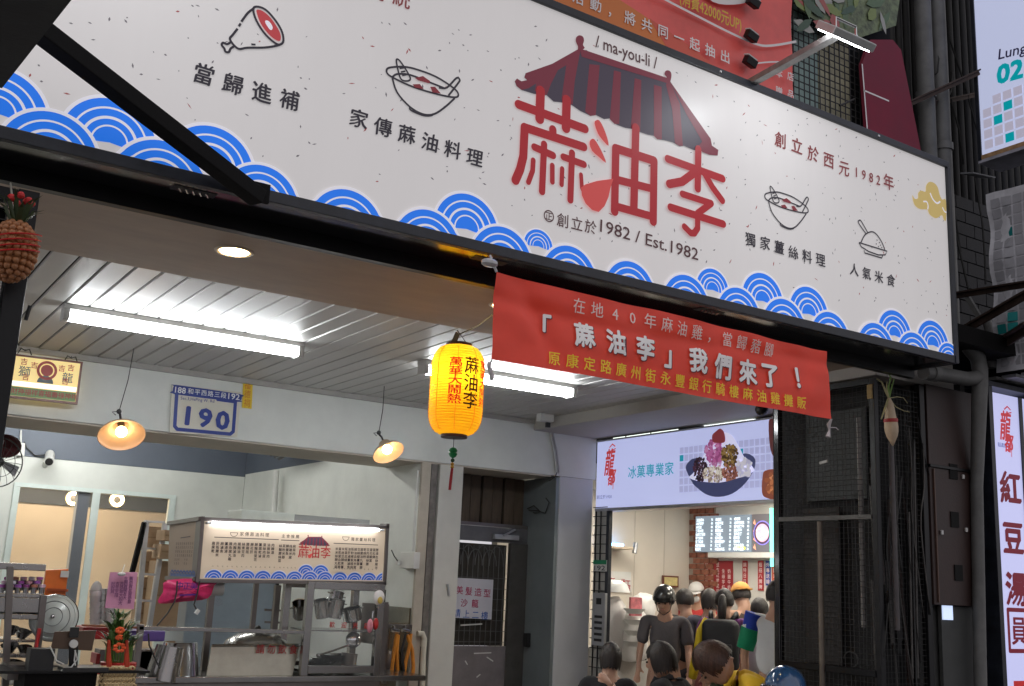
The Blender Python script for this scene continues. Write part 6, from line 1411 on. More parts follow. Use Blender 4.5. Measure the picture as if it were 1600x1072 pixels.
single('yellow_sling', MB().tube([W_ @ Vector(q) for q in ((-.16, -.05, 1.42), (-.21, -.08, 1.30), (-.23, -.06, 1.12), (-.27, 0, .98), (-.30, .04, .86))], [.020, .035, .045, .05, .04], 10), mat('bright_yellow_cloth', (.80, .58, .02), .7, var=.05), 'bright yellow sling bag strap beside the black backpack', 'bag strap', smooth=2)
r = person(1215, 908, 7.05, R(-62), 'person in a white polo with blue and green shoulder stripes partly behind the cage', sh_polo, hb_, headp=.1, arms=[((.08, .0, -.27), (.0, .06, -.25)), None], pants=mat('white_shorts', (.5, .5, .48), .8), sleeve=.47)
W_ = r[1]; put = r[3]
for (z0, z1, c_, n_) in ((1.30, 1.42, (.01, .04, .36), 'blue_sleeve_band'), (1.14, 1.30, (.0, .22, .10), 'green_sleeve_band')):
    a = Vector((-.185, 0, 1.395)); b = Vector((-.265, 0, 1.125)); f = lambda z_: a.lerp(b, (1.385-z_)/.27)
    put(n_, MB().tube([f(z1), f((z0+z1)/2), f(z0)], [.079, .074, .069], 18), mat(n_, c_, .8, var=.1), 1)
# seated in front of the shop, lower edge of the picture
r = person(955, 1005, 5.7, R(-48), 'seated person with dark hair and black shirt, leftmost at the table', sh_black, hb_, sit=True, lean=.15, headp=.1, hair_kind='bob', group='seated diners')
r = person(1032, 1004, 5.6, R(25), 'seated person in black raising a hand to the mouth', sh_black, hb_, sit=True, scale=1.0, lean=.4, headp=.15, heady=.1, hair_kind='bob', arms=[((.10, .20, -.16), (.06, .06, .22)), ((.06, .12, -.24), (-.02, .2, -.05))], sleeve=.4, group='seated diners')
r = person(1117, 1014, 5.7, R(62), 'seated person with brown hair in a mustard yellow shirt bending forward', sh_yel, hbr, sit=True, scale=1.0, lean=.8, headp=.8, heady=-.2, arms=[((.10, .22, -.14), (.0, .10, .18)), ((.08, .18, -.2), (-.02, .18, .05))], sleeve=.85, group='seated diners')
tb = thing('dining_table', (6.55, 6.55, 0), 'white table among the seated diners in front of the ice shop', 'table')
MB().box((6.3, 5.95, .72), (6.85, 7.4, .75)).build('table_top', m_plastic_w, tb, bevel=.006)
for x, y in ((6.36, 6.03), (6.79, 6.03), (6.36, 7.32), (6.79, 7.32)): MB().tube([(x, y, 0), (x, y, .719)], .018, 10).build('table_leg', m_steel2, tb)
for i, (px_, py_, X_) in enumerate(((957, 1006, 5.7), (1036, 1005, 5.6), (1122, 1012, 5.3))):
    q = PX(px_, py_, X_); t = thing('stool', (q.x-.02, q.y-.05, 0), ['stool under the leftmost seated diner', 'stool under the diner in black raising a hand', 'stool under the diner in yellow'][i], 'stool', 'stools at the white table')
    MB().lathe((q.x-.02, q.y-.05, .36), [(.001, .04), (.15, .04), (.16, .02), (.15, 0), (.001, 0)], 20).build('seat', m_red, t, smooth=.8)
    for k in range(4): a = PI/4+PI/2*k; MB().tube([(q.x-.02+.11*math.cos(a), q.y-.05+.11*math.sin(a), .36), (q.x-.02+.16*math.cos(a), q.y-.05+.16*math.sin(a), 0)], .012, 8).build('leg', m_steel2, t)
# blue helmet at the lower edge
c = PX(1227, 1072, 5.7)
hl_ = thing('blue_helmet', c-Vector((0, 0, .12)), 'shiny blue motorcycle helmet at the bottom edge by the cage', 'helmet')
mb = MB().ball((0, 0, 0), (.135, .155, .135), 28, 20); mb.v = [c+Matrix.Rotation(R(-70), 3, 'Z') @ Vector((v.x, v.y, max(v.z, -.07))) for v in mb.v]; mb.build('helmet_shell', mat('blue_gloss_shell', (.03, .10, .24), .12, var=.4, scale=4, coat=1), hl_, smooth=2)
MB().lathe(c+Vector((0, 0, -.06)), [(.152, -.01), (.158, 0), (.150, .012)], 24).build('rim_band', m_plastic_b, hl_, smooth=1)
MB().tube([c+Matrix.Rotation(R(100), 3, 'Z') @ Vector((.139*math.cos(t), .15*math.sin(t), -.02)) for t in [PI*(.15+.7*k/10) for k in range(11)]], .03, 10).build('visor', mat('smoked_visor', (.02, .02, .02), .1, var=0), hl_, smooth=2)
sct = thing('motor_scooter', (c.x, c.y, 0), 'parked dark scooter seat carrying the blue helmet, mostly below the frame', 'scooter')
MB().cbox(c+Vector((0, 0, -.20)), (.30, .62, .12)).build('saddle', m_plastic_b, sct, bevel=.04); MB().cbox(c+Vector((0, 0, -.45)), (.26, .7, .36)).build('body_shell', mat('scooter_grey', (.1, .1, .11), .3), sct, bevel=.06)
for dy in (-.45, .45):
    MB().lathe((c.x, c.y+dy, .22), [(.12, -.05), (.21, -.045), (.22, 0), (.21, .045), (.12, .05)], 24, (1, 0, 0)).build('wheel', m_plastic_b, sct, smooth=.8)
    MB().bar((c.x, c.y+dy, .22), (c.x, c.y+dy*.5, c.z-.5), .06).build('fork', m_steel2, sct)
# ================================================================== the food stall and the kitchen clutter
def bars(t, L, w_, m, name='frame_bar', bevel=.002):
    for p, q in L: MB().bar(p, q, w_, w_).build(name, m, t, bevel=bevel)
YFk = 8.6; YBk = 9.35
# lit menu box on posts
A0, A1_, B0, B1 = PY(319, 811, YFk), PY(311, 905, YFk), PY(612, 823, YFk), PY(603, 909, YFk)
uu = (B0-A0).normalized(); 
mpn = Plane(A1_, (B1-A1_), (A0-A1_))
W_m = (B1-A1_).length; H_m = (A0-A1_).length
mbx = thing('menu_light_box', A1_, 'lit cream menu box with red roof logo and blue waves over the food stall', 'menu board')
m_mface = mat('menu_box_face', (.52, .42, .32), .4, var=.03, emit=.12, ecol=(.9, .72, .52))
back = Vector((0, .12, 0))
MB().add([mpn.pt(a, b, 0)+o_ for o_ in (Vector(), back) for a, b in ((0, 0), (W_m-.03, 0), (W_m-.03, H_m), (0, H_m))], [(0,1,2,3),(7,6,5,4),(0,4,5,1),(1,5,6,2),(2,6,7,3),(3,7,4,0)]).build('front_panel', m_mface, mbx)
fy = Vector((0, -.006, 0))
for a, b in (((-.02, -.012), (W_m, -.012)), ((-.02, H_m+.0), (W_m, H_m+.0)), ((-.014, -.02), (-.014, H_m+.02)), ((W_m-.015, -.03), (W_m-.015, H_m+.03))):
    MB().bar(mpn.pt(*a)+Vector((0, .05, 0)), mpn.pt(*b)+Vector((0, .05, 0)), .13 if a[0] != b[0] else .03, .03 if a[0] != b[0] else .13, (0, 0, 1) if a[0] != b[0] else (0, 1, 0)).build('box_frame', m_steel2, mbx, bevel=.003)
mpl = Plane(PX(264, 903, A0.x-.02), (0, -1, 0), ZU)
L0, L1, L2, L3 = PX(265, 818, A0.x-.02), PX(262, 903, A0.x-.02), A1_+Vector((-.02, 0, 0)), A0+Vector((-.02, 0, 0))
MB().add([L1, L2, L3, L0]+[q+Vector((.02, 0, 0)) for q in (L1, L2, L3, L0)], [(0,1,2,3),(7,6,5,4),(0,4,5,1),(1,5,6,2),(2,6,7,3),(3,7,4,0)]).build('side_panel', mat('menu_side_face', (.36, .27, .20), .45, var=.05), mbx)
for a, b in ((L0, L3), (L1, L2)): MB().bar(a+Vector((-.01, 0, 0)), b+Vector((-.01, 0, 0)), .03).build('box_frame', m_steel2, mbx)
MB().tube([mpn.pt(.05, H_m-.03, .045), mpn.pt(W_m-.12, H_m-.03, .045)], .014, 10).build('light_tube', lamp_mat('menu_tube_glow', (.92, .95, 1), 9), mbx, smooth=1)
for a in (.02, W_m-.1): MB().tube([mpn.pt(a, H_m-.03, .0), mpn.pt(a, H_m-.03, .05), mpn.pt(a+.03, H_m-.03, .05)], .010, 6).build('tube_holder', m_alu, mbx)
m_mi = ink('menu_ink', (60, 45, 50)); rs = random.Random(21)
dish = '麻油雞當歸豬腳麵線薑絲腰花肝湯米血飯乾粉絲青菜滷蛋豆腐魚丸松阪肉'
p = Print(mpn, .001, .00005)
def cols(a0, a1, n, top, lens):
    for i in range(n):
        a = a0+(a1-a0)*(i+.5)/n; s_ = .020*H_m/.45*1.15; b = H_m*top
        for k in range(rs.randint(*lens)): p.glyph(rs.choice(dish), (a, b), s_*1.15, .02); b -= s_*1.25
cols(.045*W_m, .365*W_m, 15, .60, (3, 5)); cols(.385*W_m, .475*W_m, 5, .59, (3, 5)); cols(.69*W_m, .93*W_m, 14, .57, (3, 6))
for a0, a1, n in ((.05, .36, 14), (.39, .47, 5), (.68, .80, 9), (.83, .92, 5)):
    for i in range(n): a = (a0+(a1-a0)*i/(n-1))*W_m; p.glyph(rs.choice('五六七八九十'), (a, H_m*.22), .014, .01)
p.line('家傳蔴油料理', (.18*W_m, H_m*.77), (.31*W_m, H_m*.77), .034, .01, pix=False); p.line('主食推薦', (.395*W_m, H_m*.76), (.47*W_m, H_m*.76), .032, .01, pix=False); p.line('獨家薑絲料理', (.775*W_m, H_m*.75), (.895*W_m, H_m*.75), .032, .01, pix=False)
p.stroke([(.045*W_m, H_m*.70), (.37*W_m, H_m*.695)], .006); p.stroke([(.385*W_m, H_m*.69), (.48*W_m, H_m*.688)], .006); p.stroke([(.67*W_m, H_m*.665), (.92*W_m, H_m*.66)], .006)
for a in (.14, .735): p.ring((a*W_m, H_m*.785), .032, .028, PI, 2*PI, n=10); p.stroke([(a*W_m-.032, H_m*.785), (a*W_m+.032, H_m*.785)], .004)
p.build('menu_lettering', m_mi, mbx)
pw = Print(mpn, .0008, .00005); pb_ = Print(mpn, .0008, .00005)
def mwave(a, b, r_):
    pw.h = pb_.h = max(pw.h, pb_.h); pw.ring((a, b), r_*1.12, 0, 0, PI, .012, n=12, xmax=W_m-.04)
    for q1, q0 in ((1, .78), (.70, .5), (.42, 0)): pb_.h = pw.h; pb_.ring((a, b), r_*q1, r_*q0, 0, PI, .012, n=14, xmax=W_m-.04)
    pw.h = pb_.h
for a in (.44, .515, ): pass
for a in (.545, .625): mwave(a*W_m, .055, .072)
for i in range(12): mwave((.07+i*.083)*W_m, .0, .072)
pw.build('wave_halo_print', ink('menu_wave_white', (220, 215, 225)), mbx); pb_.build('wave_print', ink('menu_wave_blue', (40, 100, 200), .08), mbx)
ab = [q for it in LOGO for q in it[2]]; lx0, lx1 = min(q[0] for q in ab), max(q[0] for q in ab); lz0, lz1 = min(q[1] for q in ab), max(q[1] for q in ab)
sc_l = .175*W_m/(lx1-lx0)
LOGO_S = [tuple(list(it[:3])+[it[3]]) if len(it) > 3 else it for it in LOGO]
_lg = LOGO; LOGO = [(it[0], it[1], [(q[0]*sc_l, q[1]*sc_l) for q in it[2]])+((it[3]*sc_l,) if len(it) > 3 else ()) for it in LOGO]
draw_logo(mpn, lambda q: (q[0]-lx0*sc_l+.495*W_m, q[1]-lz1*sc_l+H_m*.80), mbx, lambda n, c: ink('m'+n, c), .002, .00005)
LOGO = _lg
p = Print(mpl, .001, .00003)      # side panel print
oy, oz = PX(264, 903, A0.x-.02).y, PX(264, 903, A0.x-.02).z; SL = L1.y-L2.y; SH_ = L0.z-L1.z
for i in range(9):
    b = SH_*.62
    for k in range(rs.randint(3, 6)): p.glyph(rs.choice(dish), (SL*(.16+.075*i), b), .024, .012); b -= .032
p.stroke([(SL*.3, SH_*.72), (SL*.65, SH_*.74)], .008); p.build('menu_lettering', m_mi, mbx)
pb_ = Print(mpl, .002, .00003)
for i in range(8): pb_.ring((SL*(.1+.11*i), .01), .06, .045, 0, PI, n=10); pb_.ring((SL*(.1+.11*i), .01), .035, 0, 0, PI, n=10)
pb_.build('wave_print', ink('menu_wave_blue_dim', (60, 90, 160)), mbx)
# stall frame
st = thing('food_stall', (3.4, 9.0, 0), 'stainless steel food stall with glass cabinet and counter rail', 'food stall')
def V3(px_, py_, y=YFk): return PY(px_, py_, y)
def vpost(px_, y, z0, z1, w_, m=m_steel2, name='post'):
    q = PY(px_, 960, y); MB().box((q.x-w_/2, y-w_/2, z0), (q.x+w_/2, y+w_/2, z1)).build(name, m, st, bevel=.003)
zr = V3(220, 980).z
zt = A1_.z-.03
vpost(222, YFk, 0, zr+.02, .045); vpost(327, YBk-.2, 0, zt, .05); vpost(430, YBk, 0, zt, .05); vpost(596, YBk-.3, 0, zt, .04, m_blackmatte)
MB().bar(V3(216, 981), V3(478, 988), .045, .03).build('front_rail', m_steel, st, bevel=.003)
MB().box((V3(216, 980).x-.02, YFk, .30), (V3(600, 980).x, YBk, .80)).build('lower_body', m_steel2, st, bevel=.01)
MB().box((V3(205, 980).x, YFk-.03, .80), (V3(668, 980).x, YBk+.1, .845)).build('counter_top', m_steel, st, bevel=.006)
for x in (V3(225, 1000).x, V3(590, 1000).x):
    for y in (YFk+.05, YBk-.05): MB().tube([(x, y, 0), (x, y, .30)], .025, 10).build('leg', m_steel2, st)
# glass cabinet
xa, xb, xc = V3(481, 960).x, V3(592, 960).x, V3(447, 960).x
zc0, zc1 = V3(480, 1046).z, V3(480, 914).z
for x in (xa, xb):
    for y in (YFk, YBk-.25): MB().box((x-.03, y-.03, .846), (x+.03, y+.03, zc1+.03)).build('cabinet_post', m_steel, st, bevel=.004)
for z_ in (zc1, zc0):
    MB().box((xa+.031, YFk-.03, z_-.03), (xb-.031, YFk+.03, z_+.03)).build('cabinet_rail', m_steel, st, bevel=.004)
    MB().box((xa+.031, YBk-.28, z_-.03), (xb-.031, YBk-.22, z_+.03)).build('cabinet_rail', m_steel, st, bevel=.004)
MB().box((xa-.03, YFk+.031, zc0-.02), (xb+.03, YBk-.28, zc0+.0)).build('cabinet_floor', m_steel, st)
MB().box((xa+.031, YFk-.0, zc0+.031), (xb-.031, YFk+.004, zc1-.031)).build('cabinet_glass', m_glass, st)
MB().box((xa+.04, YFk+.08, V3(500, 985).z-.012), (xb-.04, YBk-.30, V3(500, 985).z+.0)).build('cabinet_shelf', m_steel, st)
MB().box((xc-.02, YBk-.02, .846), (xc+.02, YBk+.02, zc1+.05)).build('cabinet_post', m_steel2, st); MB().box((xc, YBk-.02, zc1-.0), (xa, YBk+.02, zc1+.04)).build('cabinet_rail', m_steel2, st)
sg = facing_street(YFk-.002); p = Print(sg, .001, .0001); p.line('歡迎光臨', (519, 976), (573, 978), .052, .012); p.build('red_lettering', ink('red_glass_print', (170, 30, 25)), st)
MB().box((V3(598, 1000).x, YFk+.02, .846), (V3(605, 1000).x, YFk+.05, 1.45)).build('side_post', m_steel2, st)
MB().box((V3(604, 960).x, 8.75, V3(604, 1010).z), (V3(604, 960).x+.1, 9.1, V3(604, 945).z)).build('side_locker', m_steel2, st, bevel=.006)
def pot(c, r_, h_, ax, label, handle=True, m=m_chrome):
    t = thing('cooking_pot', c, label, 'pot', 'pots in the glass cabinet'); ax = Vector(ax).normalized()
    MB().lathe(c, [(.001, -h_/2), (r_*.92, -h_/2), (r_, -h_/2+.012), (r_, h_/2-.006), (r_*1.06, h_/2), (r_*.97, h_/2-.004), (r_*.96, -h_/2+.02), (.001, -h_/2+.02)], 26, ax).build('pot_body', m, t, smooth=.8)
    if handle:
        e = ax.cross(Vector((0, 1, .2))).normalized()
        for s_ in (1, -1): MB().tube([c+e*s_*r_+ax*h_*.3-Vector((0, .03, 0)), c+e*s_*(r_+.03)+ax*h_*.32, c+e*s_*r_+ax*h_*.3+Vector((0, .03, 0))], .005, 6).build('handle', m, t)
    return t
pot(PY(468, 953, 9.1), .06, .15, (-.3, -.5, .8), 'small pot tipped on its side behind the cabinet frame at left')
pot(PY(503, 951, 8.85), .062, .155, (-.25, -.1, 1), 'narrow pot at the left of the cabinet shelf')
pot(PY(524, 938, 9.0), .060, .15, (.25, .1, 1), 'dark pot stacked highest in the cabinet')
pot(PY(524, 951, 8.82), .068, .16, (.12, -.1, 1), 'tall ribbed pot in the middle of the cabinet')
pot(PY(550, 960, 8.82), .082, .11, (-.3, -.05, 1), 'wide low pot at the right of the cabinet shelf')
pot(PY(545, 1030, 8.9), .07, .10, (.1, 0, 1), 'square grey container on the cabinet floor', False, m_steel2)
t = thing('strainer_ladle', PY(552, 1000, 8.75), 'round steel ladle with a long handle leaning in the cabinet', 'ladle')
MB().ball(PY(552, 1000, 8.75), (.072, .05, .068), 20, 12).build('ladle_bowl', m_chrome, t, smooth=2); MB().tube([PY(545, 1008, 8.73), PY(520, 1017, 8.72), PY(497, 1024, 8.71)], .008, 8).build('handle', m_chrome, t); MB().ball(PY(497, 1024, 8.71), .018, 10, 6).build('handle_knob', m_chrome, t)
t = thing('shallow_pans', PY(505, 1035, 8.9), 'shallow steel pans on the cabinet floor', 'pans')
for k in range(3): MB().lathe(PY(500+k*12, 1040-k*5, 8.9+.05*k), [(.001, 0), (.11, .003), (.15, .04), (.155, .042), (.11, .008), (.001, .006)], 24).build('pan', m_chrome, t, smooth=.8)
# domed lid, splash tray with red letters, bucket
t = thing('domed_pot', PY(405, 998, 9.0), 'large round pot with a shiny domed lid on the stall', 'pot'); c = PY(400, 1012, 9.05)
MB().lathe(c, [(.26, -.30), (.27, 0), (.275, .01), (.25, .06), (.17, .11), (.06, .135), (.001, .14)], 36).build('lid_and_pot', m_steel, t, smooth=.8); MB().ball(c+Vector((0, 0, .155)), .028, 12, 8).build('lid_knob', m_plastic_b, t, smooth=2)
t = thing('splash_tray', PY(395, 1040, 8.72), 'steel splash tray with red characters along its upper edge', 'tray')
q = [PY(331, 1009, 8.70), PY(468, 1008, 8.70), PY(455, 1063, 8.66), PY(322, 1061, 8.66)]
MB().add(q+[v+Vector((0, .02, 0)) for v in q], [(0,1,2,3),(7,6,5,4),(0,4,5,1),(1,5,6,2),(2,6,7,3),(3,7,4,0)]).build('tray_face', mat('brushed_tray', (.42, .40, .33), .34, metal=.9, var=.2, scale=3), t)
MB().tube([q[0], q[1]], .012, 8).build('rolled_edge', m_steel, t)
p = Print(facing_street(8.675), .001, .0001); p.line('請勿飲食', (407, 1014), (458, 1015), .075, .012); p.build('red_lettering', ink('red_tray_print', (170, 25, 30)), t)
bk_ = thing('steel_bucket', PY(268, 1066, 8.75), 'stainless bucket turned upside down on the stall counter', 'bucket')
c = PY(277, 1063, 8.78); MB().lathe(c, [(.165, 0), (.172, .004), (.165, .012), (.128, .285), (.124, .29), (.001, .29)], 34, (-.02, 0, 1)).build('bucket_shell', m_chrome, bk_, smooth=.8)
c = PY(252, 1064, 8.68); MB().lathe(c, [(.13, 0), (.135, .006), (.105, .26), (.001, .262)], 30, (.16, 0, 1)).build('inner_bucket', m_steel, bk_, smooth=.8)
t = thing('water_heater', PY(390, 905, 9.5), 'pale rectangular box standing on top of the menu box', 'box')
a, b = PY(378, 796, 8.75), PY(460, 816, 8.75); MB().box((a.x, 8.75, b.z-.02), (b.x, 9.1, a.z)).build('box_body', mat('pale_box', (.62, .66, .60), .4, var=.1), t, bevel=.01)
a, b = PY(461, 801, 9.0), PY(577, 822, 9.0); t = thing('flat_panel', b, 'flat grey panel lying behind the menu box', 'panel'); MB().box((a.x, 9.0, b.z-.06), (b.x, 9.05, a.z-.015)).build('panel_body', mat('grey_panel', (.33, .35, .35), .5), t)
# pink bag, paper roll, cables
m_pk = mat('pink_plastic_bag', (.62, .03, .14), .3, var=.3, scale=12, bump=.5, bscale=20)
t = thing('pink_bag', PY(290, 940, 8.7), 'bright pink plastic bag hanging under the menu box', 'bag')
mb = MB(); q = [PY(x, y, 8.62) for x, y in ((264,906),(340,906),(336,915),(326,935),(290,940),(249,943),(256,925))]
pts = smooth_line([(v.x, v.z) for v in q], 3, True)[:-1]; n = len(pts); cx_ = sum(a for a, b in pts)/n; cz_ = sum(b for a, b in pts)/n
for s_ in (1, -1):
    V = [Vector((cx_, 8.64-s_*.05, cz_))]+[Vector((cx_+(a-cx_)*.6, 8.64-s_*(.045+.012*math.sin(i*2.3)), cz_+(b-cz_)*.6)) for i, (a, b) in enumerate(pts)]+[Vector((a, 8.64, b)) for a, b in pts]
    mb.add(V, [(0, 1+i, 1+(i+1) % n) for i in range(n)]+[(1+i, 1+n+i, 1+n+(i+1) % n, 1+(i+1) % n) for i in range(n)])
mb.build('bag_body', m_pk, t, smooth=1)
p = Print(facing_street(8.585), .001, .0001); p.line('中正美', (281, 915), (303, 916), .062, .01); p.pstroke([(281, 930), (308, 929)], .012); p.build('purple_lettering', ink('bag_purple', (90, 30, 130)), t)
t = thing('paper_roll', PY(333, 925, 8.8), 'white paper roll beside the pink bag', 'paper roll'); c = PY(333, 920, 8.75); MB().lathe(c, [(.001, -.075), (.055, -.075), (.055, .075), (.001, .075)], 22, (1, 0, .06)).build('roll', m_plastic_w, t, smooth=.8)
t = thing('clear_bag', PY(342, 945, 8.72), 'small clear bag below the paper roll', 'bag'); MB().ball(PY(341, 941, 8.72), (.04, .03, .03), 10, 7).build('bag_body', m_glass, t, smooth=2); MB().tube([PY(344, 917, 8.7), PY(352, 912, 8.7), PY(353, 906, 8.7)], .004, 5).build('bag_tie', m_plastic_w, t)
for i, L in enumerate(([(277, 908), (276, 925), (273, 940), (262, 958), (245, 978)], [(312, 908), (308, 928), (303, 945), (308, 954)], [(232, 990), (233, 1008), (243, 1030), (250, 1045)])):
    single('hanging_cable', MB().tube([PY(*q, 8.58) for q in L], .006, 6), m_wire, ['black cable hanging from the left end of the menu box', 'black cable with a white plug beside the pink bag', 'black cable hanging inside the stall counter frame'][i], 'cable', smooth=1)
single('white_plug', MB().cbox(PY(308, 956, 8.57), (.03, .02, .04), 0, 0, R(30)), m_plastic_w, 'white plug on the end of a hanging cable', 'plug', bevel=.004)
# fridge wall between the posts
fg = thing('fridge', PY(380, 960, 11.5), 'pale blue grey fridge standing behind the stall', 'fridge'); a, b = PY(296, 906, 11.6), PY(424, 1060, 11.6)
MB().box((a.x, 11.6, 0), (b.x, 12.3, a.z+.12)).build('fridge_body', mat('fridge_blue_grey', (.30, .36, .42), .35, var=.06), fg, bevel=.02); MB().box((b.x-.05, 11.57, 1.0), (b.x-.02, 11.599, 1.6)).build('handle', m_plastic_b, fg)
t = thing('wall_shelf', PY(440, 955, 10.5), 'narrow steel shelf bracket behind the stall', 'shelf')
for y in (953, 972): MB().bar(PY(414, y, 10.4), PY(440, y+1, 10.4), .03, .02).build('shelf_bar', m_steel2, t)
# splash back, hoses, pvc pipe, outlet
sx = 4.895
def W(px_, py_, x=sx-.01): return PX(px_, py_, x)
sbk = thing('steel_splashback', (4.6, 9.9, 0), 'stainless splashback and open steel cupboard at the right of the stall', 'cupboard')
q = W(662, 952); r_ = W(600, 948); MB().box((4.88, 9.18, .8), (4.8945, r_.y, q.z)).build('splash_sheet', mat('warm_stainless', (.50, .45, .36), .25, metal=1, var=.3, scale=2), sbk)
cb0, cb1 = PY(604, 978, 9.15), PY(650, 1066, 9.15)
MB().box((cb0.x, 9.35, .6), (4.879, 9.37, cb0.z+.02)).build('cupboard_back', MATS['warm_stainless'], sbk)
for a, b in (((604, 978), (652, 979)), ((652, 979), (648, 1068)), ((604, 978), (600, 1068))): MB().bar(PY(*a, 9.15), PY(*b, 9.15), .035).build('cupboard_frame', m_steel2, sbk, bevel=.003)
MB().ball(PY(612, 1035, 9.3), (.10, .04, .12), 16, 10).build('dark_basin', m_steel2, sbk, smooth=2)
gh = thing('gas_valves', PY(630, 1055, 9.10), 'orange gas hoses hanging from two brass valves', 'gas hoses'); m_or = mat('orange_hose', (.62, .22, .02), .4, var=.15)
for L in ([(620,990),(616,1015),(613,1040),(611,1062)], [(622,992),(620,1020),(621,1045),(626,1062)], [(642,990),(640,1010),(634,1035),(630,1060)], [(636,992),(644,1015),(646,1040),(645,1060)]):
    MB().tube([PY(*q, 9.08) for q in L], .017, 10).build('hose', m_or, gh, smooth=1)
MB().tube([PY(634, 990, 9.08), PY(628, 1015, 9.07), PY(630, 1040, 9.07), PY(633, 1062, 9.07)], .012, 8).build('black_hose', m_plastic_b, gh, smooth=1)
for px_ in (619, 636): c = PY(px_, 986, 9.08); MB().tube([c+Vector((-.05, 0, .01)), c+Vector((.03, 0, 0))], .02, 10).bar(c+Vector((-.05, 0, .04)), c+Vector((.03, 0, .015)), .015, .008).tube([c+Vector((-.02, 0, 0)), c+Vector((-.02, 0, .05))], .012, 8).build('valve', m_chrome, gh, smooth=1)
pipe('white_pvc_pipe', [PY(652, 990, 9.10), PY(660, 990, 9.10), PY(663, 998, 9.10), PY(661, 1030, 9.10), PY(660, 1075, 9.10)], .026, 'cream pvc pipe bending down at the right of the stall', 'pipe', None, [(PY(662, 1005, 9.10), (0, 0, 1))], mat('cream_pvc', (.62, .58, .48), .4, var=.06))
ob = thing('outlet_box', W(645, 890), 'white outlet box with conduit on the kitchen side wall', 'socket')
a, b = W(634, 863), W(654, 889); MB().box((4.83, b.y, b.z), (4.894, a.y, a.z)).build('box_body', m_plastic_w, ob, bevel=.006)
MB().tube([W(648, 862)+Vector((-.02, 0, 0)), W(652, 800)+Vector((-.02, 0, 0)), W(656, 735)+Vector((-.02, 0, 0))], .012, 8).build('conduit', m_plastic_w, ob)
c = W(632, 880)+Vector((-.06, 0, 0)); MB().cbox(c, (.05, .05, .04)).build('plug', m_plastic_w, ob, bevel=.005); MB().tube([c, c+Vector((-.08, -.05, .06)), PY(612, 860, 8.7)], .006, 6).build('plug_cable', m_wire, ob, smooth=1)
pipe('water_pipes', [PY(432, 735, 12.6), PY(428, 800, 12.6), PY(425, 900, 12.6)], .035, 'pair of white pipes running down the kitchen side wall', 'pipe', None, [], m_plastic_w)
t = thing('black_pipes', W(425, 715), 'cluster of black pipes under the kitchen side wall band', 'pipes')
for k in range(4): a = W(418+k*6, 708+k*3, 4.6); MB().tube([a, a+Vector((-.02, -.35-.05*k, .06)), a+Vector((-.02, -.8, .10))], .02, 8).build('pipe_run', m_plastic_b, t, smooth=1)
# small bags hanging on the cabinet side
t = thing('yellow_white_bag', PY(595, 935, 8.56), 'small white bag with yellow label hanging on the cabinet post', 'bag'); mb = MB().ball(PY(592, 934, 8.54), (.055, .03, .065), 12, 9); mb.build('bag_body', m_bag, t, smooth=2); MB().ball(PY(594, 938, 8.51), (.025, .01, .03), 8, 6).build('yellow_label', mat('yellow_label', (.5, .36, .08), .5), t)
t = thing('pink_slipper_bag', PY(580, 985, 8.52), 'pink and red scrubbing pad bag hanging from the cabinet corner', 'bag'); MB().ball(PY(578, 978, 8.5), (.028, .02, .058), 12, 8).build('pink_pad', mat('pink_pad', (.62, .22, .27), .5), t, smooth=2); MB().ball(PY(587, 975, 8.52), (.026, .02, .05), 12, 8).build('red_pad', m_red, t, smooth=2); MB().tube([PY(582, 966, 8.5), PY(583, 955, 8.5)], .008, 6).build('clip', m_chrome, t)
# ladder and cardboard
ld = thing('step_ladder', PY(225, 980, 11.5), 'aluminium step ladder leaning behind the lucky bamboo', 'ladder')
def LQ(x, y): return PY(x, y, 11.2)
for a, b in (((229, 813), (213, 985)), ((258, 818), (232, 985)), ((226, 816), (205, 900))): MB().bar(LQ(*a), LQ(*b), .045, .06).build('side_rail', m_alu if a[0] > 228 else m_blackmatte, ld, bevel=.003)
for k, (x0_, x1_, y) in enumerate(((228, 257, 815), (226, 252, 857), (222, 244, 897), (217, 238, 938))): MB().bar(LQ(x0_, y), LQ(x1_, y+1), .05, .02).build('step', m_alu, ld)
for i, (x0_, y0_, x1_, y1_, dd) in enumerate(((231, 822, 254, 858, 11.6), (228, 861, 246, 896, 11.6), (224, 902, 242, 938, 11.6), (219, 942, 237, 975, 11.6), (258, 828, 282, 846, 11.0), (252, 850, 270, 874, 11.0), (246, 876, 275, 985, 11.3))):
    a, b = PY(x0_, y0_, dd), PY(x1_, y1_, dd); t = thing('cardboard_box', (a.x, dd, b.z), ['topmost cardboard box behind the ladder', 'second cardboard box from the top behind the ladder', 'third cardboard box from the top behind the ladder', 'lowest cardboard box behind the ladder', 'small cardboard box beside the menu box, upper one', 'small cardboard box beside the menu box, lower one', 'tall upright cardboard sheet between the ladder and the fridge'][i], 'cardboard box', 'cardboard boxes behind the stall')
    MB().box((a.x, dd, b.z), (b.x, dd+.3, a.z)).build('box_body', m_card, t, bevel=.004); MB().box((a.x+.01, dd-.004, (a.z+b.z)/2-.008), (b.x-.01, dd-.0005, (a.z+b.z)/2+.008)).build('tape', mat('parcel_tape', (.30, .19, .10), .3), t)
# white cup stack
t = thing('wrapped_cup_stack', PY(155, 975, 9.6), 'stack of white cups in clear wrap behind the pink card', 'cups')
for k, px_ in enumerate((148, 160, 172)): 
    mb = MB()
    for j in range(6): mb.lathe(PY(px_, 975-j*9-(0 if k else -2), 9.6+.05*(k % 2)), [(.035, 0), (.05, .05), (.054, .052), (.048, .05)], 16)
    mb.build('cup_column', m_plastic_w, t, smooth=.8)
MB().ball(PY(150, 925, 9.6), (.05, .05, .09), 12, 8).build('wrap', m_bag, t, smooth=2)
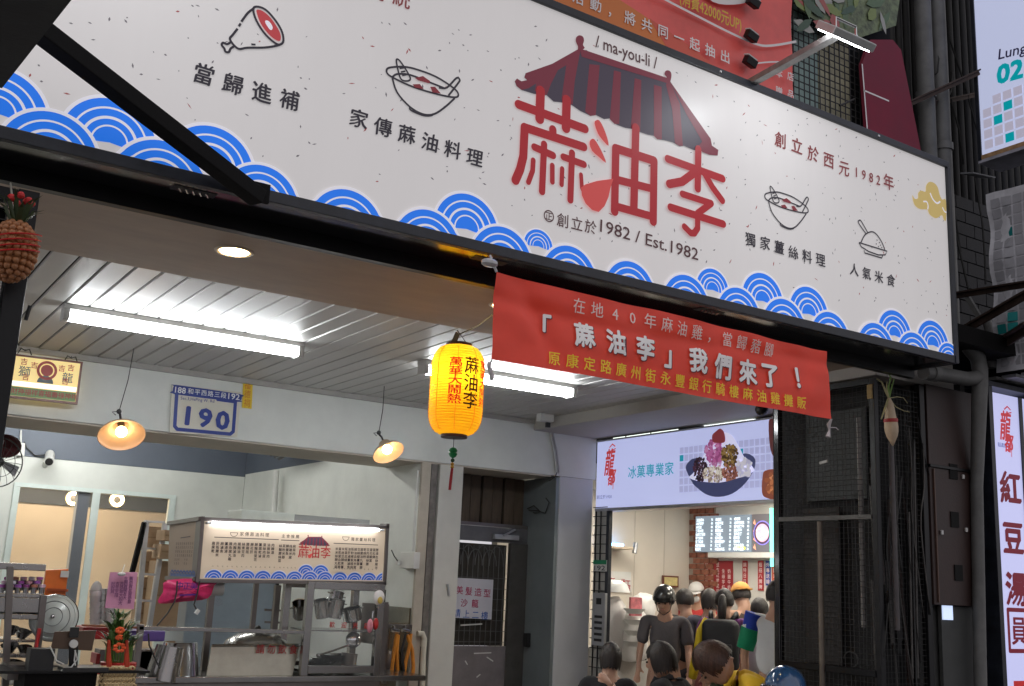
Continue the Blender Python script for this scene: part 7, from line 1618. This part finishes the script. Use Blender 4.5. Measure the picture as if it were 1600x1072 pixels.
# basket
t = thing('plastic_basket', PY(180, 1000, 9.0), 'red and purple plastic basket behind the lucky bamboo', 'basket')
a, b = PY(130, 980, 9.1), PY(218, 1000, 9.1)
MB().box((a.x, 9.1, b.z), ((a.x+b.x)/2+.05, 9.4, a.z)).build('red_half', m_red, t, bevel=.01); MB().box(((a.x+b.x)/2+.051, 9.1, b.z-.01), (b.x+.2, 9.4, a.z-.02)).build('purple_half', mat('purple_plastic', (.12, .07, .30), .4), t, bevel=.01)
MB().bar(PY(128, 977, 9.08), PY(220, 981, 9.08), .03, .015).build('rim', mat('copper_rim', (.30, .10, .05), .4), t)
t = thing('glass_rack', PY(150, 1040, 9.3), 'grey rack with red boxes under the basket', 'rack')
for px_, py_, w_, h_, m_ in ((200, 1030, .5, .16, m_steel2), (162, 1028, .16, .08, m_red), (150, 1046, .2, .06, m_red), (225, 1035, .25, .2, m_steel2)): MB().cbox(PY(px_, py_, 9.4), (w_, .2, h_)).build('rack_box', m_, t, bevel=.006)
# lucky bamboo with pink card and gold base
lb = thing('lucky_bamboo', PY(182, 1072, 8.3), 'lucky bamboo tower with red ribbons standing on a gold braided base', 'plant')
m_lf = mat('bamboo_leaf', (.05, .12, .025), .4, var=.5, scale=12); m_stk = mat('bamboo_stalk', (.10, .20, .04), .4, var=.3); rs = random.Random(6)
for tier, (y0_, y1_, n_, r_) in enumerate(((1035, 1005, 26, .085), (1005, 985, 20, .06), (985, 968, 10, .03))):
    for k in range(n_):
        a = 2*PI*k/n_; c = PY(184, y0_, 8.3)+Vector((r_*math.cos(a), r_*math.sin(a), 0)); h_ = (PY(184, y1_, 8.3).z-PY(184, y0_, 8.3).z)
        MB().tube([c, c+Vector((0, 0, h_))], .009, 6).build('stalk', m_stk, lb)
        for q in range(3):
            aa = a+rs.uniform(-.7, .7); d = Vector((math.cos(aa), math.sin(aa), 0)); L = rs.uniform(.06, .13); e = Vector((-d.y, d.x, 0))*.008; b0_ = c+Vector((0, 0, h_*rs.uniform(.7, 1.1)))
            MB().add([b0_, b0_+d*L*.4+Vector((0, 0, L*.55))+e, b0_+d*L*.9+Vector((0, 0, L*.75)), b0_+d*L*.4+Vector((0, 0, L*.55))-e], [(0,1,2,3)]).build('leaf', m_lf, lb)
for px_, py_, r_ in ((186, 1012, .05), (187, 985, .03), (186, 996, .02)):
    c = PY(px_, py_, 8.18)
    for k in range(7): a = 2*PI*k/7; MB().ball(c+Vector((r_*.6*math.cos(a), -.01, r_*.5*math.sin(a))), (.018, .008, .012), 8, 5).build('ribbon_loop', mat('orange_red_ribbon', (.75, .10, .02), .4), lb)
for px_ in (170, 198): 
    MB().tube([PY(px_, 1042, 8.18), PY(px_, 1000, 8.18)], .022, 8, .01).build('ribbon_tail', mat('deep_red_ribbon', (.45, .04, .01), .4, var=.3), lb)
MB().lathe(PY(184, 1046, 8.3), [(.001, -.01), (.12, -.01), (.125, .05), (.10, .055), (.001, .055)], 24).build('red_tray', m_red, lb, smooth=.8)
gb = thing('gold_braid_base', PY(184, 1075, 8.3), 'gold braided knots covering the base under the lucky bamboo', 'ornament')
m_gd = mat('gold_braid', (.58, .44, .24), .4, metal=.3, var=.4, scale=30)
for j in range(4):
    for k in range(9):
        c = PY(160+k*5.6+(2 if j % 2 else 0), 1046+j*9, 8.17); pts = [c+Vector((.022*math.cos(t)*(1+.3*math.sin(2*t)), -.006*math.sin(3*t), .020*math.sin(t))) for t in [2*PI*q/10 for q in range(11)]]
        MB().tube(pts, .0075, 6, cap=False).build('braid_loop', m_gd, gb, smooth=2)
MB().lathe(PY(184, 1060, 8.33), [(.10, -.15), (.125, -.06), (.12, .06)], 20).build('base_pot', mat('gold_base', (.35, .25, .12), .5, var=.3), gb)
pc_ = thing('pink_card', PY(188, 950, 8.2), 'pink card with grey handwriting clipped above the lucky bamboo', 'card')
cp = facing_street(8.2); q = [cp.px(*a) for a in ((172,894),(215,894),(209,952),(164,950))]
MB().add([cp.pt(*a, h) for h in (0, -.005) for a in q], [(0,1,2,3),(7,6,5,4)]+[(i, (i+1) % 4, 4+(i+1) % 4, 4+i) for i in range(4)]).build('card_sheet', mat('pink_card_paper', (.58, .26, .40), .5, var=.12, scale=6), pc_)
p = Print(cp, .001, .0001)
for i, (x, n_) in enumerate(((205, 7), (197, 6), (190, 6), (183, 4), (176, 3))):
    for k in range(n_): a = cp.px(x-k*.5, 904+k*6+(8 if i > 1 else 0)); p.glyph(rs.choice('恭賀開幕大吉生意興隆友祝'), a, .030, .01)
p.build('card_lettering', ink('card_grey_ink', (110, 60, 110)), pc_)
MB().ball(PY(190, 897, 8.17), (.03, .015, .015), 10, 6).tube([PY(190, 896, 8.18), PY(195, 882, 8.2)], .004, 5).build('card_clip', m_plastic_w, pc_)
# point of sale stand, black box, bench
ps = thing('card_terminal', PY(112, 1045, 8.25), 'tablet till on a stand seen from its brown back with white cables', 'till')
q = [PY(x, y, 8.2) for x, y in ((85,987),(150,985),(143,1017),(79,1013))]
MB().add(q+[v+Vector((.01, .03, 0)) for v in q], [(0,1,2,3),(7,6,5,4),(0,4,5,1),(1,5,6,2),(2,6,7,3),(3,7,4,0)]).build('tablet_back', mat('bronze_shell', (.10, .065, .045), .35, metal=.4, var=.1), ps, bevel=.003)
MB().cbox(PY(116, 988, 8.17), (.06, .03, .07)).build('scanner_head', m_plastic_b, ps, bevel=.006); MB().lathe(PY(115, 1006, 8.17), [(.001, -.02), (.028, -.02), (.028, .01), (.001, .012)], 16, (0, -1, 0)).build('round_mount', m_plastic_w, ps)
MB().tube([PY(115, 1008, 8.19), PY(114, 1046, 8.22)], .03, 12).build('stand_post', m_plastic_b, ps)
for L in ([(117,1016),(121,1030),(112,1042),(95,1048)], [(118,1016),(116,1032),(118,1040)], [(78,1010),(84,1022),(88,1032),(100,1038)]): MB().tube([PY(*q, 8.14) for q in L], .005, 6).build('white_cable', m_plastic_w, ps, smooth=1)
MB().cbox(PY(130, 1045, 8.2), (.30, .2, .03)).build('base_plate', m_plastic_b, ps, bevel=.004)
single('black_speaker_box', MB().cbox(PY(62, 1032, 8.25), (.16, .14, .165)), m_plastic_b, 'small square black box left of the tablet till', 'box', bevel=.004)
bn = thing('cash_bench', (1.75, 8.35, 0), 'black cash bench carrying the tablet till at the lower left', 'bench')
a, b = PY(40, 1052, 8.2), PY(152, 1054, 8.2)
MB().box((a.x, 8.2, .2), (b.x, 8.6, a.z)).build('bench_body', m_blackmatte, bn, bevel=.004); MB().box((a.x-.3, 8.15, a.z+.001), (b.x+.35, 8.65, a.z+.02)).build('bench_top', m_black, bn, bevel=.003)
for x in (a.x+.03, b.x-.03): MB().box((x-.02, 8.22, 0), (x+.02, 8.58, .199)).build('bench_foot', m_blackmatte, bn)
# steel shelving with coloured jars, orange box, wok lid at far left
rk = thing('steel_rack', (1.55, 9.0, 0), 'steel rack with trays and jars at the left edge of the stall', 'rack')
YK = 8.75
for a, b in (((16, 885), (8, 1072)), ((68, 930), (52, 1072))): MB().bar(PY(*a, YK), PY(*b, YK), .045).build('rack_post', m_steel2, rk, bevel=.003)
for (x0_, x1_, y, h_) in ((-10, 72, 884, .05), (-10, 70, 929, .03), (-10, 72, 944, .11), (-10, 62, 962, .04), (-10, 55, 1000, .02), (-10, 52, 1023, .03), (-10, 50, 1046, .05)):
    a, b = PY(x0_, y, YK), PY(x1_, y+3, YK); MB().box((a.x, YK, (a.z+b.z)/2-h_/2), (b.x, YK+.35, (a.z+b.z)/2+h_/2)).build('rack_shelf', m_steel, rk, bevel=.006)
MB().cbox(PY(48, 1048, 8.6), (.35, .3, .10)).build('rack_shelf', m_steel2, rk)
cols_ = [(.35,.08,.35),(.6,.4,.5),(.25,.05,.2),(.5,.25,.3),(.6,.55,.6),(.4,.15,.1),(.3,.1,.4)]
for k in range(16):
    c = PY(3+k*4.2, 918-(k % 3)*6, YK+.05+.04*(k % 3)); t = thing('jar', c, ['small jar with a dark purple lid','small jar with a pink lid','small jar with a plum lid','small jar with a rose lid','small jar with a pale lid','small jar with a brown red lid','small jar with a violet lid'][k % 7]+' on the top rack shelf, '+['front row','middle row','back row'][k % 3]+(', left side' if k < 8 else ', right side'), 'jar', 'jars with coloured lids on the rack')
    MB().lathe(c, [(.001, -.05), (.02, -.05), (.022, .0), (.001, .001)], 12).build('jar_glass', m_chrome, t, smooth=.8); MB().lathe(c+Vector((0, 0, .001)), [(.001, 0), (.024, 0), (.024, .018), (.012, .022), (.001, .022)], 12).build('jar_lid', mat('lid_%d' % (k % 7), cols_[k % 7], .3, var=0), t, smooth=.8)
for i, (px_, py_, r_) in enumerate(((18, 985, .05), (35, 990, .06), (15, 1012, .06), (38, 1015, .05), (25, 1040, .07), (20, 1062, .06))):
    t = thing('steel_bowl', PY(px_, py_, 8.85), ['bowl', 'wide bowl', 'tilted bowl', 'small bowl', 'large bowl', 'lowest bowl'][i]+(' on the %s shelf of the steel rack at the left edge' % ['upper', 'upper', 'middle', 'middle', 'lower', 'bottom'][i]), 'bowl', 'steel bowls on the rack')
    MB().lathe(PY(px_, py_, 8.85), [(.001, -.03), (r_*.5, -.03), (r_, .02), (r_*1.05, .022), (r_*.95, .015), (.001, -.02)], 20, (.2*math.sin(i*2), -.3, 1)).build('bowl_shell', m_chrome, t, smooth=.8)
ox = thing('orange_crate', PY(88, 935, 9.3), 'orange crate with a white sticker hanging behind the rack', 'crate')
q = [PY(x, y, 9.3) for x, y in ((72,891),(107,889),(102,933),(65,936))]; MB().add(q+[v+Vector((.03, .2, 0)) for v in q], [(0,1,2,3),(7,6,5,4),(0,4,5,1),(1,5,6,2),(2,6,7,3),(3,7,4,0)]).build('crate_body', mat('orange_plastic', (.72, .16, .02), .4, var=.15), ox, bevel=.004)
MB().cbox(PY(101, 897, 9.28), (.06, .01, .05)).build('sticker', m_plastic_w, ox); MB().cbox(PY(90, 922, 9.285), (.16, .01, .02)).build('handle_slot', mat('dark_orange', (.35, .06, .01), .5), ox)
wl = thing('wok_lid', PY(84, 997, 8.95), 'large round white enamel lid leaning behind the till', 'lid'); c = PY(84, 965, 8.95)
MB().lathe(c, [(.168, .012), (.172, 0), (.155, -.012), (.15, -.010), (.12, -.03), (.115, -.028), (.07, -.045), (.065, -.042), (.02, -.05), (.001, -.05)], 44, (.35, 1, -.2)).build('lid_disc', mat('white_enamel', (.55, .58, .55), .2, var=.05), wl, smooth=.5)
MB().lathe(c, [(.168, .014), (.178, .006), (.172, -.004)], 44, (.35, 1, -.2)).build('lid_rim', m_steel, wl, smooth=.8); MB().ball(c-Vector((.35, 1, -.2)).normalized()*.055, .016, 12, 8).build('lid_knob', m_chrome, wl, smooth=2)
for r_ in (.118, .067): MB().lathe(c-Vector((.35, 1, -.2)).normalized()*(.0295 if r_ > .1 else .0435), [(r_+.004, 0), (r_+.002, -.004), (r_-.003, 0)], 40, (.35, 1, -.2)).build('lid_ring', mat('enamel_grey_ring', (.25, .27, .26), .3), wl)
single('red_rod', MB().tube([PY(62, 982, 8.6), PY(56, 1015, 8.6)], .014, 8), m_red, 'red handle standing beside the steel rack', 'handle')
